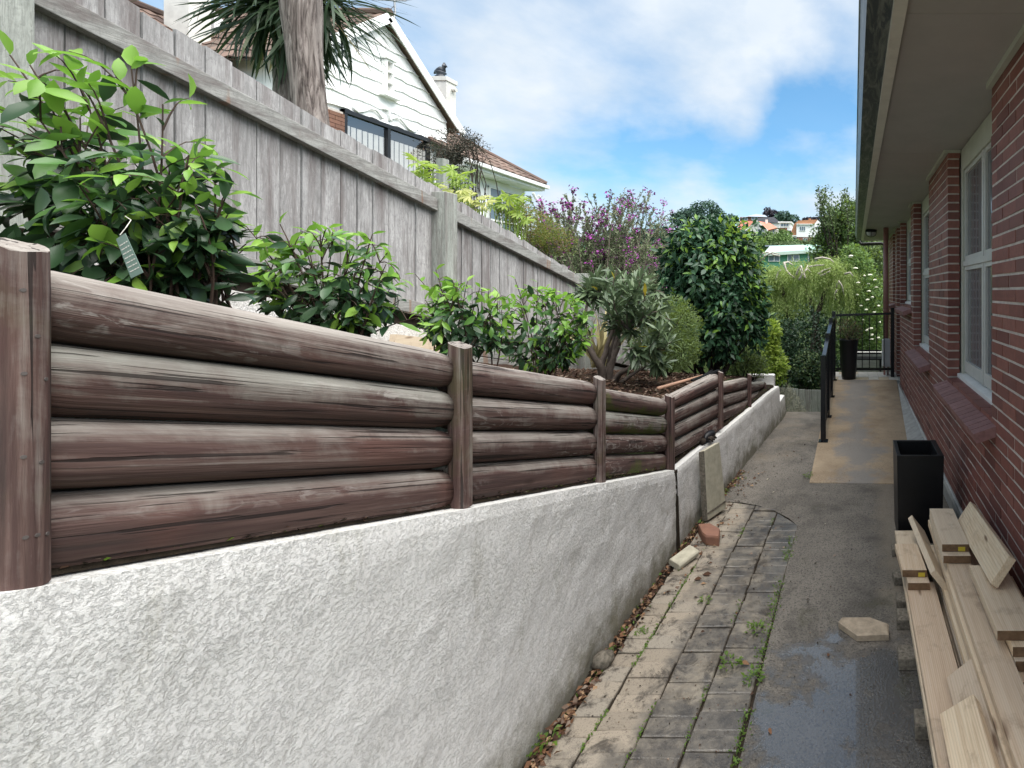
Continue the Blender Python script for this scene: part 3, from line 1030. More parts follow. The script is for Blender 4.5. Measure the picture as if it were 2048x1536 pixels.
for ci, (a, b) in enumerate(cols):
    for r_ in range(-3, 33):
        yc = 1.52 + r_ * 0.103 + (0.03 if ci % 2 else 0)
        xs_ = interp(yc, [(2.0, 0.0), (4.6, 0.045)])
        cx = (a + b) / 2 + xs_
        lim = interp(cx, [(-1.26, 4.60), (-1.04, 4.58), (-0.86, 4.50), (-0.70, 4.40), (-0.56, 4.24), (-0.475, 4.12)])
        if yc > lim - 0.035:
            continue
        rot = (Matrix.Rotation(pr.uniform(-0.02, 0.02), 3, 'Z') @ Matrix.Rotation(pr.uniform(-0.010, 0.010), 3, 'X') @ Matrix.Rotation(pr.uniform(-0.014, 0.014), 3, 'Y'))
        sink = -0.008 if pr.random() < 0.12 else 0
        inst('paver', pvm[ci][pr.randrange(5)], (cx + pr.uniform(-0.003, 0.003), yc + pr.uniform(-0.003, 0.003), G + 0.003 + sink + pr.uniform(-0.003, 0.002)), path, rot)

# pavers cut to the curved end
ARC = [(-1.30, 4.63), (-1.26, 4.63), (-1.04, 4.61), (-0.86, 4.54), (-0.70, 4.43), (-0.56, 4.29), (-0.48, 4.17)]
for ci, (a, b) in enumerate(cols):
    yl_ = [1.52 + r_ * 0.103 + (0.03 if ci % 2 else 0) for r_ in range(-3, 33)]
    cx = (a + b) / 2 + 0.045
    lim = interp(cx, [(-1.26, 4.60), (-1.04, 4.58), (-0.86, 4.50), (-0.70, 4.40), (-0.56, 4.24), (-0.475, 4.12)])
    ylast = max(q for q in yl_ if q <= lim - 0.035) + 0.052
    xa_, xb_ = a + 0.045 + .003, min(b + 0.045, -0.482) - .003
    ya_, yb_ = interp(xa_, ARC) - .006, interp(xb_, ARC) - .006
    ya_, yb_ = max(ya_, ylast + .004), max(yb_, ylast + .003)
    if max(ya_, yb_) > ylast + 0.012:
        m_ = MB()
        m_.prism([(xa_, ylast, G + .002), (xb_, ylast, G + .002), (xb_, yb_, G + .002), (xa_, ya_, G + .002)], (0, 0, -.05))
        m_.build('paver', M['paver'], path)
# ramp slab up to the tiled landing
rb, ra = 0.0555, -2.2302
rz = lambda y: ra + rb * y
mb = MB()
mb.hexa([(-0.455, 5.09, G - .06), (0.62, 5.05, G - .06), (0.82, 9.62, G - .06), (-0.445, 9.62, G - .06),
         (-0.455, 5.09, rz(5.09) + .006), (0.62, 5.05, rz(5.05) + .008), (0.82, 9.62, rz(9.62)), (-0.445, 9.62, rz(9.62))])
mb.build('ramp', M['ramp_concrete'], kind='structure', bevel=0.006)

# landing with a row of floor tiles
mb = MB()
mb.box(-0.46, 0.95, 9.62, 10.6, G - 0.3, -1.712)
land = mb.build('landing', M['footing'], kind='structure')
tp = random.Random(3)
for k in range(8):
    for j in range(3):
        x0 = -0.455 + k * 0.198 - 0.05
        m_ = MB()
        xa, xb = max(x0, -0.455), min(x0 + 0.194, 0.862 if j < 2 else 0.95)
        if xb - xa < 0.02:
            continue
        m_.cbox(xa, xb, 9.63 + j * 0.31, 9.63 + j * 0.31 + 0.304, -1.711, -1.697, 0.003)
        m_.build('tile', M['tile_ochre' if tp.random() < 0.3 else 'tile'], land)

# ------------------------------------------------------------------ rendered retaining wall
wall = empty('retaining_wall', (-1.4, 3.0, G), 'white rough-cast plastered retaining wall under the stained logs, stained green at its foot', 'wall')


def wallseg(y0, y1, name='plaster_face'):
    m_ = MB()
    ny = max(2, int((y1 - y0) / 0.03))
    nz_ = 26
    v, f = [], []
    for i in range(ny + 1):
        y = lerp(y0, y1, i / ny)
        X, Zt = interp(y, WALLX), interp(y, WALLZ)
        for j in range(nz_ + 1):
            s = j / nz_
            z = lerp(G - 0.1, Zt, s)
            dn = 0.010 * mnoise.noise(Vector((y * 1.3, z * 1.3, 2))) + 0.006 * mnoise.noise(Vector((y * 7, z * 7, 5))) + 0.003 * mnoise.noise(Vector((y * 22, z * 22, 9)))
            batter = lerp(-.05, .03, min(1, max(0, (y - 2.0) / 2.0))) * (1 - s)
            rnd_ = -0.012 if j == nz_ else (-0.003 if j == nz_ - 1 else 0)
            v.append((X + dn + batter * 0.6 + rnd_, y, z))
    for i in range(ny):
        for j in range(nz_):
            a = i * (nz_ + 1) + j
            f.append((a, a + nz_ + 1, a + nz_ + 2, a + 1))
    b = len(v)
    # top ledge and back
    for i in range(ny + 1):
        y = lerp(y0, y1, i / ny)
        X, Zt = interp(y, WALLX), interp(y, WALLZ)
        t0 = v[i * (nz_ + 1) + nz_]
        v.append((X - 0.10, y, Zt + 0.006 + 0.004 * mnoise.noise(Vector((y * 9, 1, 1)))))
        v.append((X - 0.30, y, Zt + 0.004))
        v.append((X - 0.30, y, G - 0.1))
    for i in range(ny):
        a = i * (nz_ + 1) + nz_
        p, q = b + 3 * i, b + 3 * (i + 1)
        f.append((a, a + nz_ + 1, q, p))
        f.append((p, q, q + 1, p + 1))
        f.append((p + 1, q + 1, q + 2, p + 2))
    for i in (0, ny):
        ring = [i * (nz_ + 1) + j for j in range(nz_ + 1)] + [b + 3 * i, b + 3 * i + 1, b + 3 * i + 2]
        f.append(tuple(ring))
    m_.add(v, f)
    return m_.build(name, M['stucco'], wall, smooth=False)


wallseg(-1.0, 3.762)
wallseg(3.788, 7.5)
m_ = MB()
m_.prism([(-1.60, 3.75, G), (-1.321, 3.75, G), (-1.341, 3.75, -1.352), (-1.60, 3.75, -1.352)], (0, .05, 0))
m_.build('expansion_joint', M['soil'], wall)
# end block and stepped toe
m_ = MB()
m_.prism([(-1.205, 7.50, G - .1), (-1.205, 7.50, -1.265), (-1.225, 7.50, -1.255), (-1.60, 7.50, -1.255), (-1.60, 7.50, G - .1)], (0, 0.14, 0))
m_.build('end_block', M['stucco'], wall)
m_ = MB()
m_.prism([(-1.20, 7.56, G - .1), (-1.20, 7.56, -1.66), (-1.12, 7.56, -1.67), (-1.08, 7.56, G - .1)], (0, 0.5, 0))
m_.build('toe', M['stucco'], wall)

# ------------------------------------------------------------------ log wall
logw = empty('log_wall', (-1.42, 3.0, -0.9), 'stained half-round log wall with upright posts on top of the white plastered wall', 'log wall')
#  (uL, uR, XL, XR, left boundaries, right boundaries, moss)
LOGS = [
    (60, 906, -1.398, -1.398, [521, 674, 831, 987, 1147], [704, 777, 858, 936, 1010], 0),
    (934, 1193, -1.398, -1.398, [719, 789, 860.5, 929, 998], [763, 810, 861.6, 911, 958], 0),
    (1205, 1334, -1.398, -1.398, [774, 819, 866.6, 909, 952.6], [796, 832.7, 867.7, 905, 938], 1),
    (1344, 1440, -1.398, -1.33, [793.7, 821, 851, 884, 918], [746.7, 776, 804.5, 832.7, 861], 0),
    (1443, 1498, -1.33, -1.30, [766.6, 790, 818, 843], [754.6, 777, 797, 818], 0),
    (1502, 1529, -1.295, -1.27, [764.8, 786.5, 808], [762, 778, 796], 0),
]
lr = random.Random(11)
for (uL, uR, XL, XR, bl, br, ms) in LOGS:
    for k in range(len(bl) - 1):
        n = 22
        pts, rad = [], []
        last = k == len(bl) - 2
        ea = 17 / (XL * F / (uL - CU)) if last else 0
        eb = 17 / (XR * F / (uR - CU)) if last else 0
        a0, a1 = PX(uL, bl[k], XL), PX(uL, bl[k + 1] + ea, XL)
        b0, b1 = PX(uR, br[k], XR), PX(uR, br[k + 1] + eb, XR)
        A, B = (a0 + a1) / 2, (b0 + b1) / 2
        rA, rB = (a0 - a1).length / 2 * 1.0, (b0 - b1).length / 2 * 1.0
        A.x -= rA * 0.9
        B.x -= rB * 0.9
        m_ = MB()
        v, f = [], []
        NS, NP = 18, 24
        ph = lr.uniform(0, 6)
        for i in range(NS + 1):
            s = i / NS
            c_ = A.lerp(B, s)
            r0 = lerp(rA, rB, s)
            if i in (0, NS):
                    r0 *= 0.955
            for q in range(NP):
                an = 2 * math.pi * q / NP
                wob = 1 + 0.018 * math.sin(3 * an + ph + s * 2) + 0.014 * mnoise.noise(Vector((s * 5, an, ph)))
                # a flat sawn where the logs bed on each other
                zz = math.sin(an)
                zz = max(-0.975, min(0.975, zz))
                cx_ = math.cos(an)
                ex = 0.72 if zz < 0 else 0.86
                cx_ = math.copysign(abs(cx_) ** ex, cx_)
                zz = math.copysign(abs(zz) ** ex, zz)
                v.append((c_.x + cx_ * r0 * wob, c_.y, c_.z + zz * r0 * (1.0 if i not in (0, NS) else 0.96) * wob))
        for i in range(NS):
            for q in range(NP):
                q2 = (q + 1) % NP
                f.append((i * NP + q, i * NP + q2, (i + 1) * NP + q2, (i + 1) * NP + q))
        f.append(tuple(range(NP)))
        f.append(tuple(NS * NP + q for q in range(NP)))
        m_.add(v, f)
        mossy = ms and k in (0, 1, 3)
        lo_ = m_.build('log', M['log_moss' if mossy else 'log'], logw, smooth=True)
        at = lo_.data.attributes.new('lc', 'FLOAT_VECTOR', 'POINT')
        L_ = (B - A).length
        ox = lr.uniform(0, 20)
        co = []
        for i in range(NS + 1):
            r0 = lerp(rA, rB, i / NS)
            for q in range(NP):
                an = 2 * math.pi * q / NP
                co += [ox + math.cos(an) * r0, ox * 1.7 + L_ * i / NS, math.sin(an) * r0]
        at.data.foreach_set('vector', co)
#  posts: (u centre, width px, v top, v base, X)
POSTS = [(27, 156, 489, 1166, -1.395), (920.5, 47, 690, 1009, -1.395), (1199, 24, 756, 962, -1.395), (1339.5, 20, 791, 939, -1.39),
         (1441.5, 11, 744, 854, -1.31), (1499, 8.5, 749, 817, -1.27), (1530.5, 4, 765, 794, -1.25)]
for k, (u, w, v0, v1, X) in enumerate(POSTS):
    b, t_ = PX(u, v1, X), PX(u, v0, X)
    tan = (CU - u) / F
    D = w / F * b.y / math.sqrt(1 + tan * tan)
    m_ = MB()
    n = 20 if k == 0 else 14
    prof = []
    for q in range(n):
        an = 2 * math.pi * q / n
        cx, cy = math.cos(an), math.sin(an)
        if k == 0:
            rx = ry = 1.0
        else:
            # squared round: flat faces, eased corners
            e = 0.55
            cx = math.copysign(abs(cx) ** e, cx)
            cy = math.copysign(abs(cy) ** e, cy)
        prof.append((cx * D / 2 * (1.0 if k == 0 else 0.93), cy * D / 2 * (1.0 if k == 0 else 0.93)))
    v, f = [], []
    NZ = 8
    for i in range(NZ + 1):
        z = lerp(b.z - 0.01, t_.z, i / NZ)
        sc = 1.0 if i < NZ else 0.97
        for (x, y) in prof:
            zz = z
            if i == NZ:
                zz += -0.012 * (x / (D / 2)) + (0.006 * mnoise.noise(Vector((x * 60, y * 60, k))))
            v.append((b.x + x * sc, b.y + y * sc, zz))
    for i in range(NZ):
        for q in range(n):
            q2 = (q + 1) % n
            f.append((i * n + q, i * n + q2, (i + 1) * n + q2, (i + 1) * n + q))
    f.append(tuple(NZ * n + q for q in range(n)))
    f.append(tuple(q for q in range(n - 1, -1, -1)))
    m_.add(v, f)
    po = m_.build('post', M['log_post'], logw, smooth=False, bevel=0.0)
    at = po.data.attributes.new('lc', 'FLOAT_VECTOR', 'POINT')
    at.data.foreach_set('vector', [c for p_ in v for c in (p_[0] - b.x + k * 3.3, p_[1] - b.y, p_[2] + k * 5.1)])
    if k == 0:
        # sunken nail heads
        for (nu, nv) in [(46, 580), (75, 672), (48, 747), (92, 758), (47, 914), (83, 924), (51, 1075), (75, 1070), (95, 1067)]:
            dirv = Vector(((nu - CU) / F, 1, (CV - nv) / F))
            # hit the cylinder
            ox, oy = -b.x, -b.y
            aa = dirv.x ** 2 + 1
            bb = 2 * (dirv.x * ox + oy)
            cc = ox * ox + oy * oy - (D / 2) ** 2
            disc = bb * bb - 4 * aa * cc
            if disc < 0:
                continue
            tt = (-bb - math.sqrt(disc)) / (2 * aa)
            hp = dirv * tt
            nrm = Vector((hp.x - b.x, hp.y - b.y, 0)).normalized()
            m2 = MB()
            m2.tube([hp - nrm * 0.004, hp + nrm * 0.0008], 0.0032, 10)
            m2.build('nail', M['nail_rust'], po)

# dirt, moss and litter lying along the ledge
mr = np.random.default_rng(4)
n = 2600
yy_ = mr.uniform(0.75, 7.4, n)
xx_ = np.array([interp(y, WALLX) - 0.060 - abs(mr.normal(0, 0.009)) - (0.0 if y < 3.8 else mr.uniform(0, 0.05)) for y in yy_])
zz_ = np.array([interp(y, WALLZ) + 0.012 + mr.uniform(0, .022) for y in yy_])
d = mr.normal(size=(n, 3)); d[:, 2] = abs(d[:, 2]) * 0.6
scatter('ledge_litter', leaf_quad(0.5), np.stack([xx_, yy_, zz_], 1), frames(d, np.tile([0, 0, 1.0], (n, 1)), mr.uniform(-1, 1, n)),
        mr.uniform(0.006, 0.020, n), [M['bark_chip'], M['weed'], M['soil']], mr.choice([0, 1, 2], n, p=[0.4, 0.25, 0.35]), kind='stuff')
mb = MB()
seg = 180
for i in range(seg):
    y0, y1 = lerp(0.7, 7.4, i / seg), lerp(0.7, 7.4, (i + 1) / seg)
    for (ya, yb) in ((y0, y1),):
        xa, xb = interp(ya, WALLX), interp(yb, WALLX)
        za, zb = interp(ya, WALLZ) + 0.008, interp(yb, WALLZ) + 0.008
        w0 = 0.058 + 0.010 * mnoise.noise(Vector((ya * 7, 0, 0)))
        w1 = 0.058 + 0.010 * mnoise.noise(Vector((yb * 7, 0, 0)))
        h0 = 0.030 + 0.012 * mnoise.noise(Vector((ya * 5, 4, 0)))
        h1 = 0.030 + 0.012 * mnoise.noise(Vector((yb * 5, 4, 0)))
        mb.add([(xa - w0, ya, za), (xb - w1, yb, zb), (xb - w1 - .022, yb, zb + h1), (xa - w0 - .022, ya, za + h0), (xb - 0.20, yb, zb + h1 + .006), (xa - 0.20, ya, za + h0 + .006)], [(0, 1, 2, 3), (3, 2, 4, 5)])
mb.build('ledge_dirt', M['soil'], kind='stuff')

# garden bed behind the logs
mb = MB()
ny, nx = 70, 16
v, f = [], []
for i in range(ny + 1):
    y = lerp(-1, 7.49, i / ny)
    xl = -1.52 if y < 3.9 else interp(y, [(3.9, -1.52), (5.2, -1.44), (7.5, -1.36)])
    for j in range(nx + 1):
        s = j / nx
        x = lerp(xl, FX + 0.02, s)
        z = lerp(interp(y, BEDLOG), interp(y, BEDFEN), s) + 0.025 * mnoise.noise(Vector((x * 2.2, y * 2.2, 0))) + 0.012 * mnoise.noise(Vector((x * 9, y * 9, 0)))
        v.append((x, y, z))
for i in range(ny):
    for j in range(nx):
        a = i * (nx + 1) + j
        f.append((a, a + 1, a + nx + 2, a + nx + 1))
mb.add(v, f)
mb.build('garden_bed', M['mulch'], smooth=True, kind='structure')


def bedz(x, y):
    s = min(1, max(0, (-1.5 - x) / 1.8))
    return lerp(interp(y, BEDLOG), interp(y, BEDFEN), s)


n = 5200
cy = mr.uniform(3.4, 7.4, n); cx = mr.uniform(-2.9, -1.5, n)
cz = np.array([bedz(a, b) + 0.014 for a, b in zip(cx, cy)])
d = mr.normal(size=(n, 3)); d[:, 2] *= 0.25
scatter('bark_mulch', leaf_quad(0.45), np.stack([cx, cy, cz], 1), frames(d, np.tile([0, 0, 1.0], (n, 1)), mr.uniform(-.6, .6, n)),
        mr.uniform(0.018, 0.05, n), M['bark_chip'], kind='stuff')

# ------------------------------------------------------------------ paling fence
fence = empty('paling_fence', (FX, 4, -0.5), 'tall weathered grey paling fence with square posts, running down behind the garden bed', 'fence')
FTOP = [(-2, 2.6), (2.268, 1.322), (2.683, 1.202), (3.09, 1.067), (3.47, 0.965), (3.99, 0.812), (4.648, 0.617), (5.914, 0.225), (8.3, -0.55)]
RTOP_LO = [(-1, 1.87), (2.012, 1.133), (2.69, 0.912), (3.274, 0.765), (3.88, 0.628)]
RTOP_LO2 = [(4.0, 0.595), (5.9, 0.085), (8.3, -0.57)]
RBOT_HI = [(-1, 1.13), (2.523, 0.217), (2.962, 0.105), (3.86, -0.12)]
RBOT_HI2 = [(4.0, -0.19), (5.9, -0.64), (8.3, -1.25)]
fr = random.Random(21)
y = -0.6
while y < 8.2:
    w = 0.112 + fr.uniform(-0.004, 0.004)
    zt0, zt1 = interp(y, FTOP), interp(y + w, FTOP)
    hi_ = 4.0
    zb0 = interp(y, RBOT_HI if y < hi_ else RBOT_HI2) - 0.07
    zb1 = interp(y + w, RBOT_HI if y < hi_ else RBOT_HI2) - 0.07
    dj = fr.uniform(-0.012, 0.010)
    dx = fr.uniform(-0.004, 0.004)
    m_ = MB()
    x1 = FX + dx
    tw = fr.uniform(-0.003, 0.003)
    m_.hexa([(x1 - .018, y, zb0), (x1 + tw, y, zb0), (x1 - tw, y + w - .007, zb1), (x1 - .018, y + w - .007, zb1),
             (x1 - .018, y, zt0 + dj), (x1 + tw, y, zt0 + dj), (x1 - tw, y + w - .007, zt1 + dj + fr.uniform(-.006, .006)), (x1 - .018, y + w - .007, zt1 + dj)])
    m_.build('paling', M['grey_paling'], fence)
    y += w
PY = [1.888, 3.96, 5.98, 8.0]


def rail(name, pts, ya, yb, h, x0, x1, over=True):
    m_ = MB()
    za, zb = interp(ya, pts), interp(yb, pts)
    m_.hexa([(x0, ya, za), (x1, ya, za), (x1, yb, zb), (x0, yb, zb), (x0, ya, za + h), (x1, ya, za + h), (x1, yb, zb + h), (x0, yb, zb + h)])
    return m_.build(name, M['grey_rail'], fence, bevel=0.004)


xr0, xr1 = FX + 0.006, FX + 0.055
rail('rail', RTOP_LO, -0.6, 1.825, 0.095, xr0, xr1)
rail('rail', RTOP_LO, 1.95, 3.90, 0.095, xr0, xr1)
rail('rail', RTOP_LO2, 4.03, 5.92, 0.095, xr0, xr1)
rail('rail', RTOP_LO2, 6.05, 8.0, 0.095, xr0, xr1)
lo = lambda pts: [(a, b - 0.095) for a, b in pts]
rail('rail', lo(RBOT_HI), -0.6, 1.825, 0.095, xr0, xr1)
rail('rail', lo(RBOT_HI), 1.95, 3.90, 0.095, xr0, xr1)
rail('rail', lo(RBOT_HI2), 4.03, 5.92, 0.095, xr0, xr1)
rail('rail', lo(RBOT_HI2), 6.05, 8.0, 0.095, xr0, xr1)
for k, py in enumerate(PY):
    m_ = MB()
    top = [1.9, (CV - 384) * 3.9 / 1000 + 0.005, (CV - 547) * 5.93 / 1000, -0.25][k]
    m_.box(FX + 0.0, FX + 0.115, py - 0.058, py + 0.058, -2.0, top)
    m_.build('post', M['grey_post'], fence, bevel=0.006)
# dark strips standing in for the shade in the gap below the bottom rail
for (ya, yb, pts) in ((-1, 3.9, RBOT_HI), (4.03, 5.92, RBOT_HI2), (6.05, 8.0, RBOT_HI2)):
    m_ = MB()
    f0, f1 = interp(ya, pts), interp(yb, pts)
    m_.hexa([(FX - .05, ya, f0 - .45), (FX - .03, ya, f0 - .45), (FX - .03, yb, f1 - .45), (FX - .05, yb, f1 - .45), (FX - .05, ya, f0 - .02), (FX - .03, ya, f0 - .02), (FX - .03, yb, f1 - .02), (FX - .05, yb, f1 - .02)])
    m_.build('gap_shade_strip', M['dark_trunk'], fence)
# low concrete strip under the boards, then retaining boards further down
m_ = MB()
m_.hexa([(FX - .12, -1, 0.0), (FX + .04, -1, 0.0), (FX + .04, 3.9, -1.3), (FX - .12, 3.9, -1.3), (FX - .12, -1, .92), (FX + .04, -1, .92), (FX + .04, 3.9, -.315), (FX - .12, 3.9, -.315)])
m_.build('footing_strip', M['stucco'], fence)
for kk in range(2):
    for (ya, yb) in ((4.03, 5.92), (6.05, 8.0)):
        m_ = MB()
        top = lambda y: interp(y, RBOT_HI2) - 0.135 - kk * 0.155
        m_.hexa([(FX - .03, ya, top(ya) - .15), (FX + .02, ya, top(ya) - .15), (FX + .02, yb, top(yb) - .15), (FX - .03, yb, top(yb) - .15),
                 (FX - .03, ya, top(ya)), (FX + .02, ya, top(ya)), (FX + .02, yb, top(yb)), (FX - .03, yb, top(yb))])
        m_.build('retaining_board', M['grey_rail'], fence, bevel=0.004)
# fresh timber offcut against the fence post
mb = MB()
mb.beam((FX + .11, 3.45, -0.36), (FX + .11, 3.86, -0.44), 0.045, 0.13)
mb.build('timber_offcut', M['pine'], loc=(FX + .11, 3.65, -.45), label='short pale timber offcut lying at the foot of the grey fence post', cat='timber')

# ------------------------------------------------------------------ brick house
WX = 0.865
house = empty('brick_house', (WX, 6, G), 'long single-storey dark red brick house with wide eaves on the right of the path', 'house')
C0, CH = -1.749, 0.0803
NC = 38
ZTOP = C0 + NC * CH            # 1.302
OPEN = [(3.145, 4.61, -0.80, 1.31), (5.77, 7.27, -0.80, 1.31), (7.62, 9.30, -0.235, 1.31), (9.42, 10.07, -2.0, 1.31), (10.55, 11.10, -0.235, 1.31)]
brk = {}


def brick_mesh(L):
    L = round(L, 3)
    if L not in brk:
        m_ = MB()
        m_.box(0, 0.11, 0, L, 0, CH - 0.015)
        o = m_.build('tmp', M['brick'])
        brk[L] = o.data
        bpy.data.objects.remove(o)
    return brk[L]


br_ = random.Random(9)
bl_ = []
for c in range(NC):
    z0 = C0 + c * CH + 0.0065
    zc = z0 + CH / 2
    ints = [[0.9, 12.4]]
    for (a, b, s, t_) in OPEN:
        if s < zc - 0.02 and zc < t_:
            new = []
            for i0, i1 in ints:
                if b <= i0 or a >= i1:
                    new.append([i0, i1])
                else:
                    if a > i0:
                        new.append([i0, a])
                    if b < i1:
                        new.append([b, i1])
            ints = new
    for i0, i1 in ints:
        L = i1 - i0
        nfull = L / 0.24
        off = 0.0 if c % 2 else 0.12
        y = i1
        first = True
        while y > i0 + 0.012:
            ll = 0.23
            if first and off:
                ll = 0.11
            first = False
            a = max(i0, y - ll)
            if a - i0 < 0.05:
                a = i0
            bl_.append((y, a, z0))
            y = a - 0.010
cand = sorted(bl_, key=lambda q: abs(q[1] - 2.75) if q[1] > 2.2 else 99)
near = set(id(q) for q in [q for q in cand if q[0] > 2.45][:300])
rest = MB()
for q in bl_:
    y1, y0, z0 = q
    L = y1 - y0
    jx = br_.uniform(-0.003, 0.003)
    if id(q) in near:
        inst('brick', brick_mesh(L), (WX + jx, y0, z0), house)
    else:
        rest.box(WX + jx, WX + 0.11, y0, y1, z0, z0 + CH - 0.015)
rest.build('brick_courses', M['brick'], house, kind='stuff')
# mortar core, set back behind the brick faces
core = MB()
ysplit = sorted(set([0.9, 12.4] + [o[0] for o in OPEN] + [o[1] for o in OPEN]))
for a, b in zip(ysplit[:-1], ysplit[1:]):
    op = [o for o in OPEN if o[0] <= a + 1e-6 and o[1] >= b - 1e-6]
    e = 0.006
    if op:
        s = op[0][2]
        if s > C0:
            core.box(WX + 0.004, WX + 0.24, a - 0.02, b + 0.02, C0, s - 0.012)
    else:
        core.box(WX + 0.004, WX + 0.104, a + (e if a > 1 else 0), b - e, C0 + 0.001, ZTOP)
core.build('mortar', M['mortar'], house)
bk = MB()
bk.box(WX + 0.26, WX + 0.30, 0.9, 12.4, G, ZTOP)
bk.box(WX + 0.11, WX + 4.0, 12.40, 12.42, G, ZTOP)
for (a, b, s, t_) in OPEN:
    pass
bk.build('inner_wall', M['cream_paint'], house)
# plinth with its pale painted lip and the sloping footing beside the ramp
pl = MB()
pl.box(WX - 0.004, WX + 0.24, 0.9, 12.4, G - 0.3, C0 - 0.001)
pl.build('plinth', M['footing'], house)
pl = MB()
pl.box(WX - 0.022, WX - 0.0045, 0.9, 9.40, C0 - 0.055, C0 - 0.004)
pl.build('plinth_lip', M['footing_paint'], house)
ft = MB()
ft.add([(WX - .004, 5.0, -1.80), (WX - .004, 9.4, -1.745), (0.82, 9.4, rz(9.4) + .002), (0.60, 5.0, rz(5.0) + .002), (WX - .004, 5.0, -2.1), (WX - .004, 9.4, -2.1), (0.82, 9.4, -2.1), (0.60, 5.0, -2.1)],
       [(0, 1, 2, 3), (3, 2, 6, 7), (0, 3, 7, 4), (1, 5, 6, 2)])
ft.build('footing', M['footing'], house)

# sills of bricks on edge, sloping out
for (a, b, zi, zo, xo) in [(3.02, 4.66, -0.78, -0.87, 0.728), (5.66, 7.24, -0.78, -0.87, 0.728), (7.5, 9.05, -0.215, -0.305, 0.728), (10.45, 11.2, -0.215, -0.305, 0.728)]:
    sb = MB()
    d_ = Vector((xo - 0.985, 0, zo - zi)).normalized()
    nn = Vector((-d_.z, 0, d_.x))
    if nn.z < 0:
        nn = -nn
    th = 0.062
    I, O = Vector((0.985, 0, zi)), Vector((xo, 0, zo))
    aa, bb_ = max(a, [3.15, 5.775, 7.625, 10.56][[3.02, 5.66, 7.5, 10.45].index(a)] - 0.10), b
    I2, O2 = I - nn * th, O - nn * th
    sb.prism([(I.x, aa + .004, I.z - .010), (O.x + .008, aa + .004, O.z - .010), (O2.x + .004, aa + .004, O2.z + .003), (I2.x, aa + .004, I2.z + .003)], (0, b - aa - .008, 0))
    sl = sb.build('window_sill', M['dark_mortar'], house)
    n = int((b - aa) / 0.085)
    pit = (b - aa) / n
    m_ = MB()
    m_.prism([(I.x, 0, I.z), (O.x, 0, O.z), (O2.x, 0, O2.z), (I2.x, 0, I2.z)], (0, pit - 0.008, 0))
    o = m_.build('tmp', M['sill_brick'])
    me_ = o.data
    bpy.data.objects.remove(o)
    for k in range(n):
        if a < 7:
            inst('brick', me_, (br_.uniform(-.002, .002), aa + k * pit, br_.uniform(-.001, .001)), sl)
    if a > 7:
        m2 = MB()
        for k in range(n):
            y0 = aa + k * pit
            m2.prism([(I.x, y0, I.z), (O.x, y0, O.z), (O2.x, y0, O2.z), (I2.x, y0, I2.z)], (0, pit - 0.004, 0))
        m2.build('brick', M['sill_brick'], sl, kind='stuff')
# dark gap closers under sills
# windows
XW = 0.985
for wi, (a, b, s, t_) in enumerate(OPEN):
    if wi == 3:
        m_ = MB()
        m_.box(1.12, 1.125, a, b, -1.70, ZTOP)
        m_.build('door', M['white_paint'], house)
        continue
    zi = s + 0.025
    m_ = MB()
    fw = 0.075
    # outer frame: cream boards; head band up to the soffit
    m_.box(XW, XW + 0.10, a + .004, a + fw, zi, 1.297)
    m_.box(XW, XW + 0.10, b - fw, b - .004, zi, 1.297)
    m_.box(XW, XW + 0.10, a + fw, b - fw, 1.10, 1.297)
    fo = m_.build('window', M['trim'], house, bevel=0.003)
    m_ = MB()
    m_.prism([(XW - 0.035, a + .005, zi - 0.012), (XW - 0.035, a + .005, zi + 0.022), (XW + 0.09, a + .005, zi + 0.045), (XW + 0.09, a + .005, zi - 0.012)], (0, b - a - 0.010, 0))
    m_.build('sill', M['white_paint'], fo, bevel=0.003)
    m_ = MB()
    zs, zh = zi + 0.05, 1.10
    ztr = zs + (zh - zs) * 0.52
    mid = a + fw + (b - a - 2 * fw) * 0.5
    x0, x1 = XW + 0.018, XW + 0.06
    for (p, q) in ((a + fw + .002, mid - 0.02), (mid + 0.02, b - fw - .002)):
        for (zl, zu, rr_) in ((zs, ztr, 0.10), (ztr + 0.05, zh - .002, 0.045)):
            m_.box(x0, x1, p, p + 0.035, zl, zu)
            m_.box(x0, x1, q - 0.035, q, zl, zu)
            m_.box(x0 + .001, x1, p + 0.035, q - 0.035, zl, zl + rr_)
            m_.box(x0 + .001, x1, p + 0.035, q - 0.035, zu - 0.035, zu)
    m_.box(x0 - 0.012, x1, a + fw + .003, b - fw - .003, ztr + .001, ztr + 0.049)
    m_.box(x0 - 0.006, x1, mid - 0.019, mid + 0.019, zs, ztr)
    m_.box(x0 - 0.006, x1, mid - 0.019, mid + 0.019, ztr + .05, zh)
    m_.build('sash', M['sash_paint'], fo, bevel=0.002)
    m_ = MB()
    m_.box(XW + 0.040, XW + 0.046, a + fw + 0.03, b - fw - 0.03, zs + .03, zh - .03)
    m_.build('pane', M['net_glass'], fo)
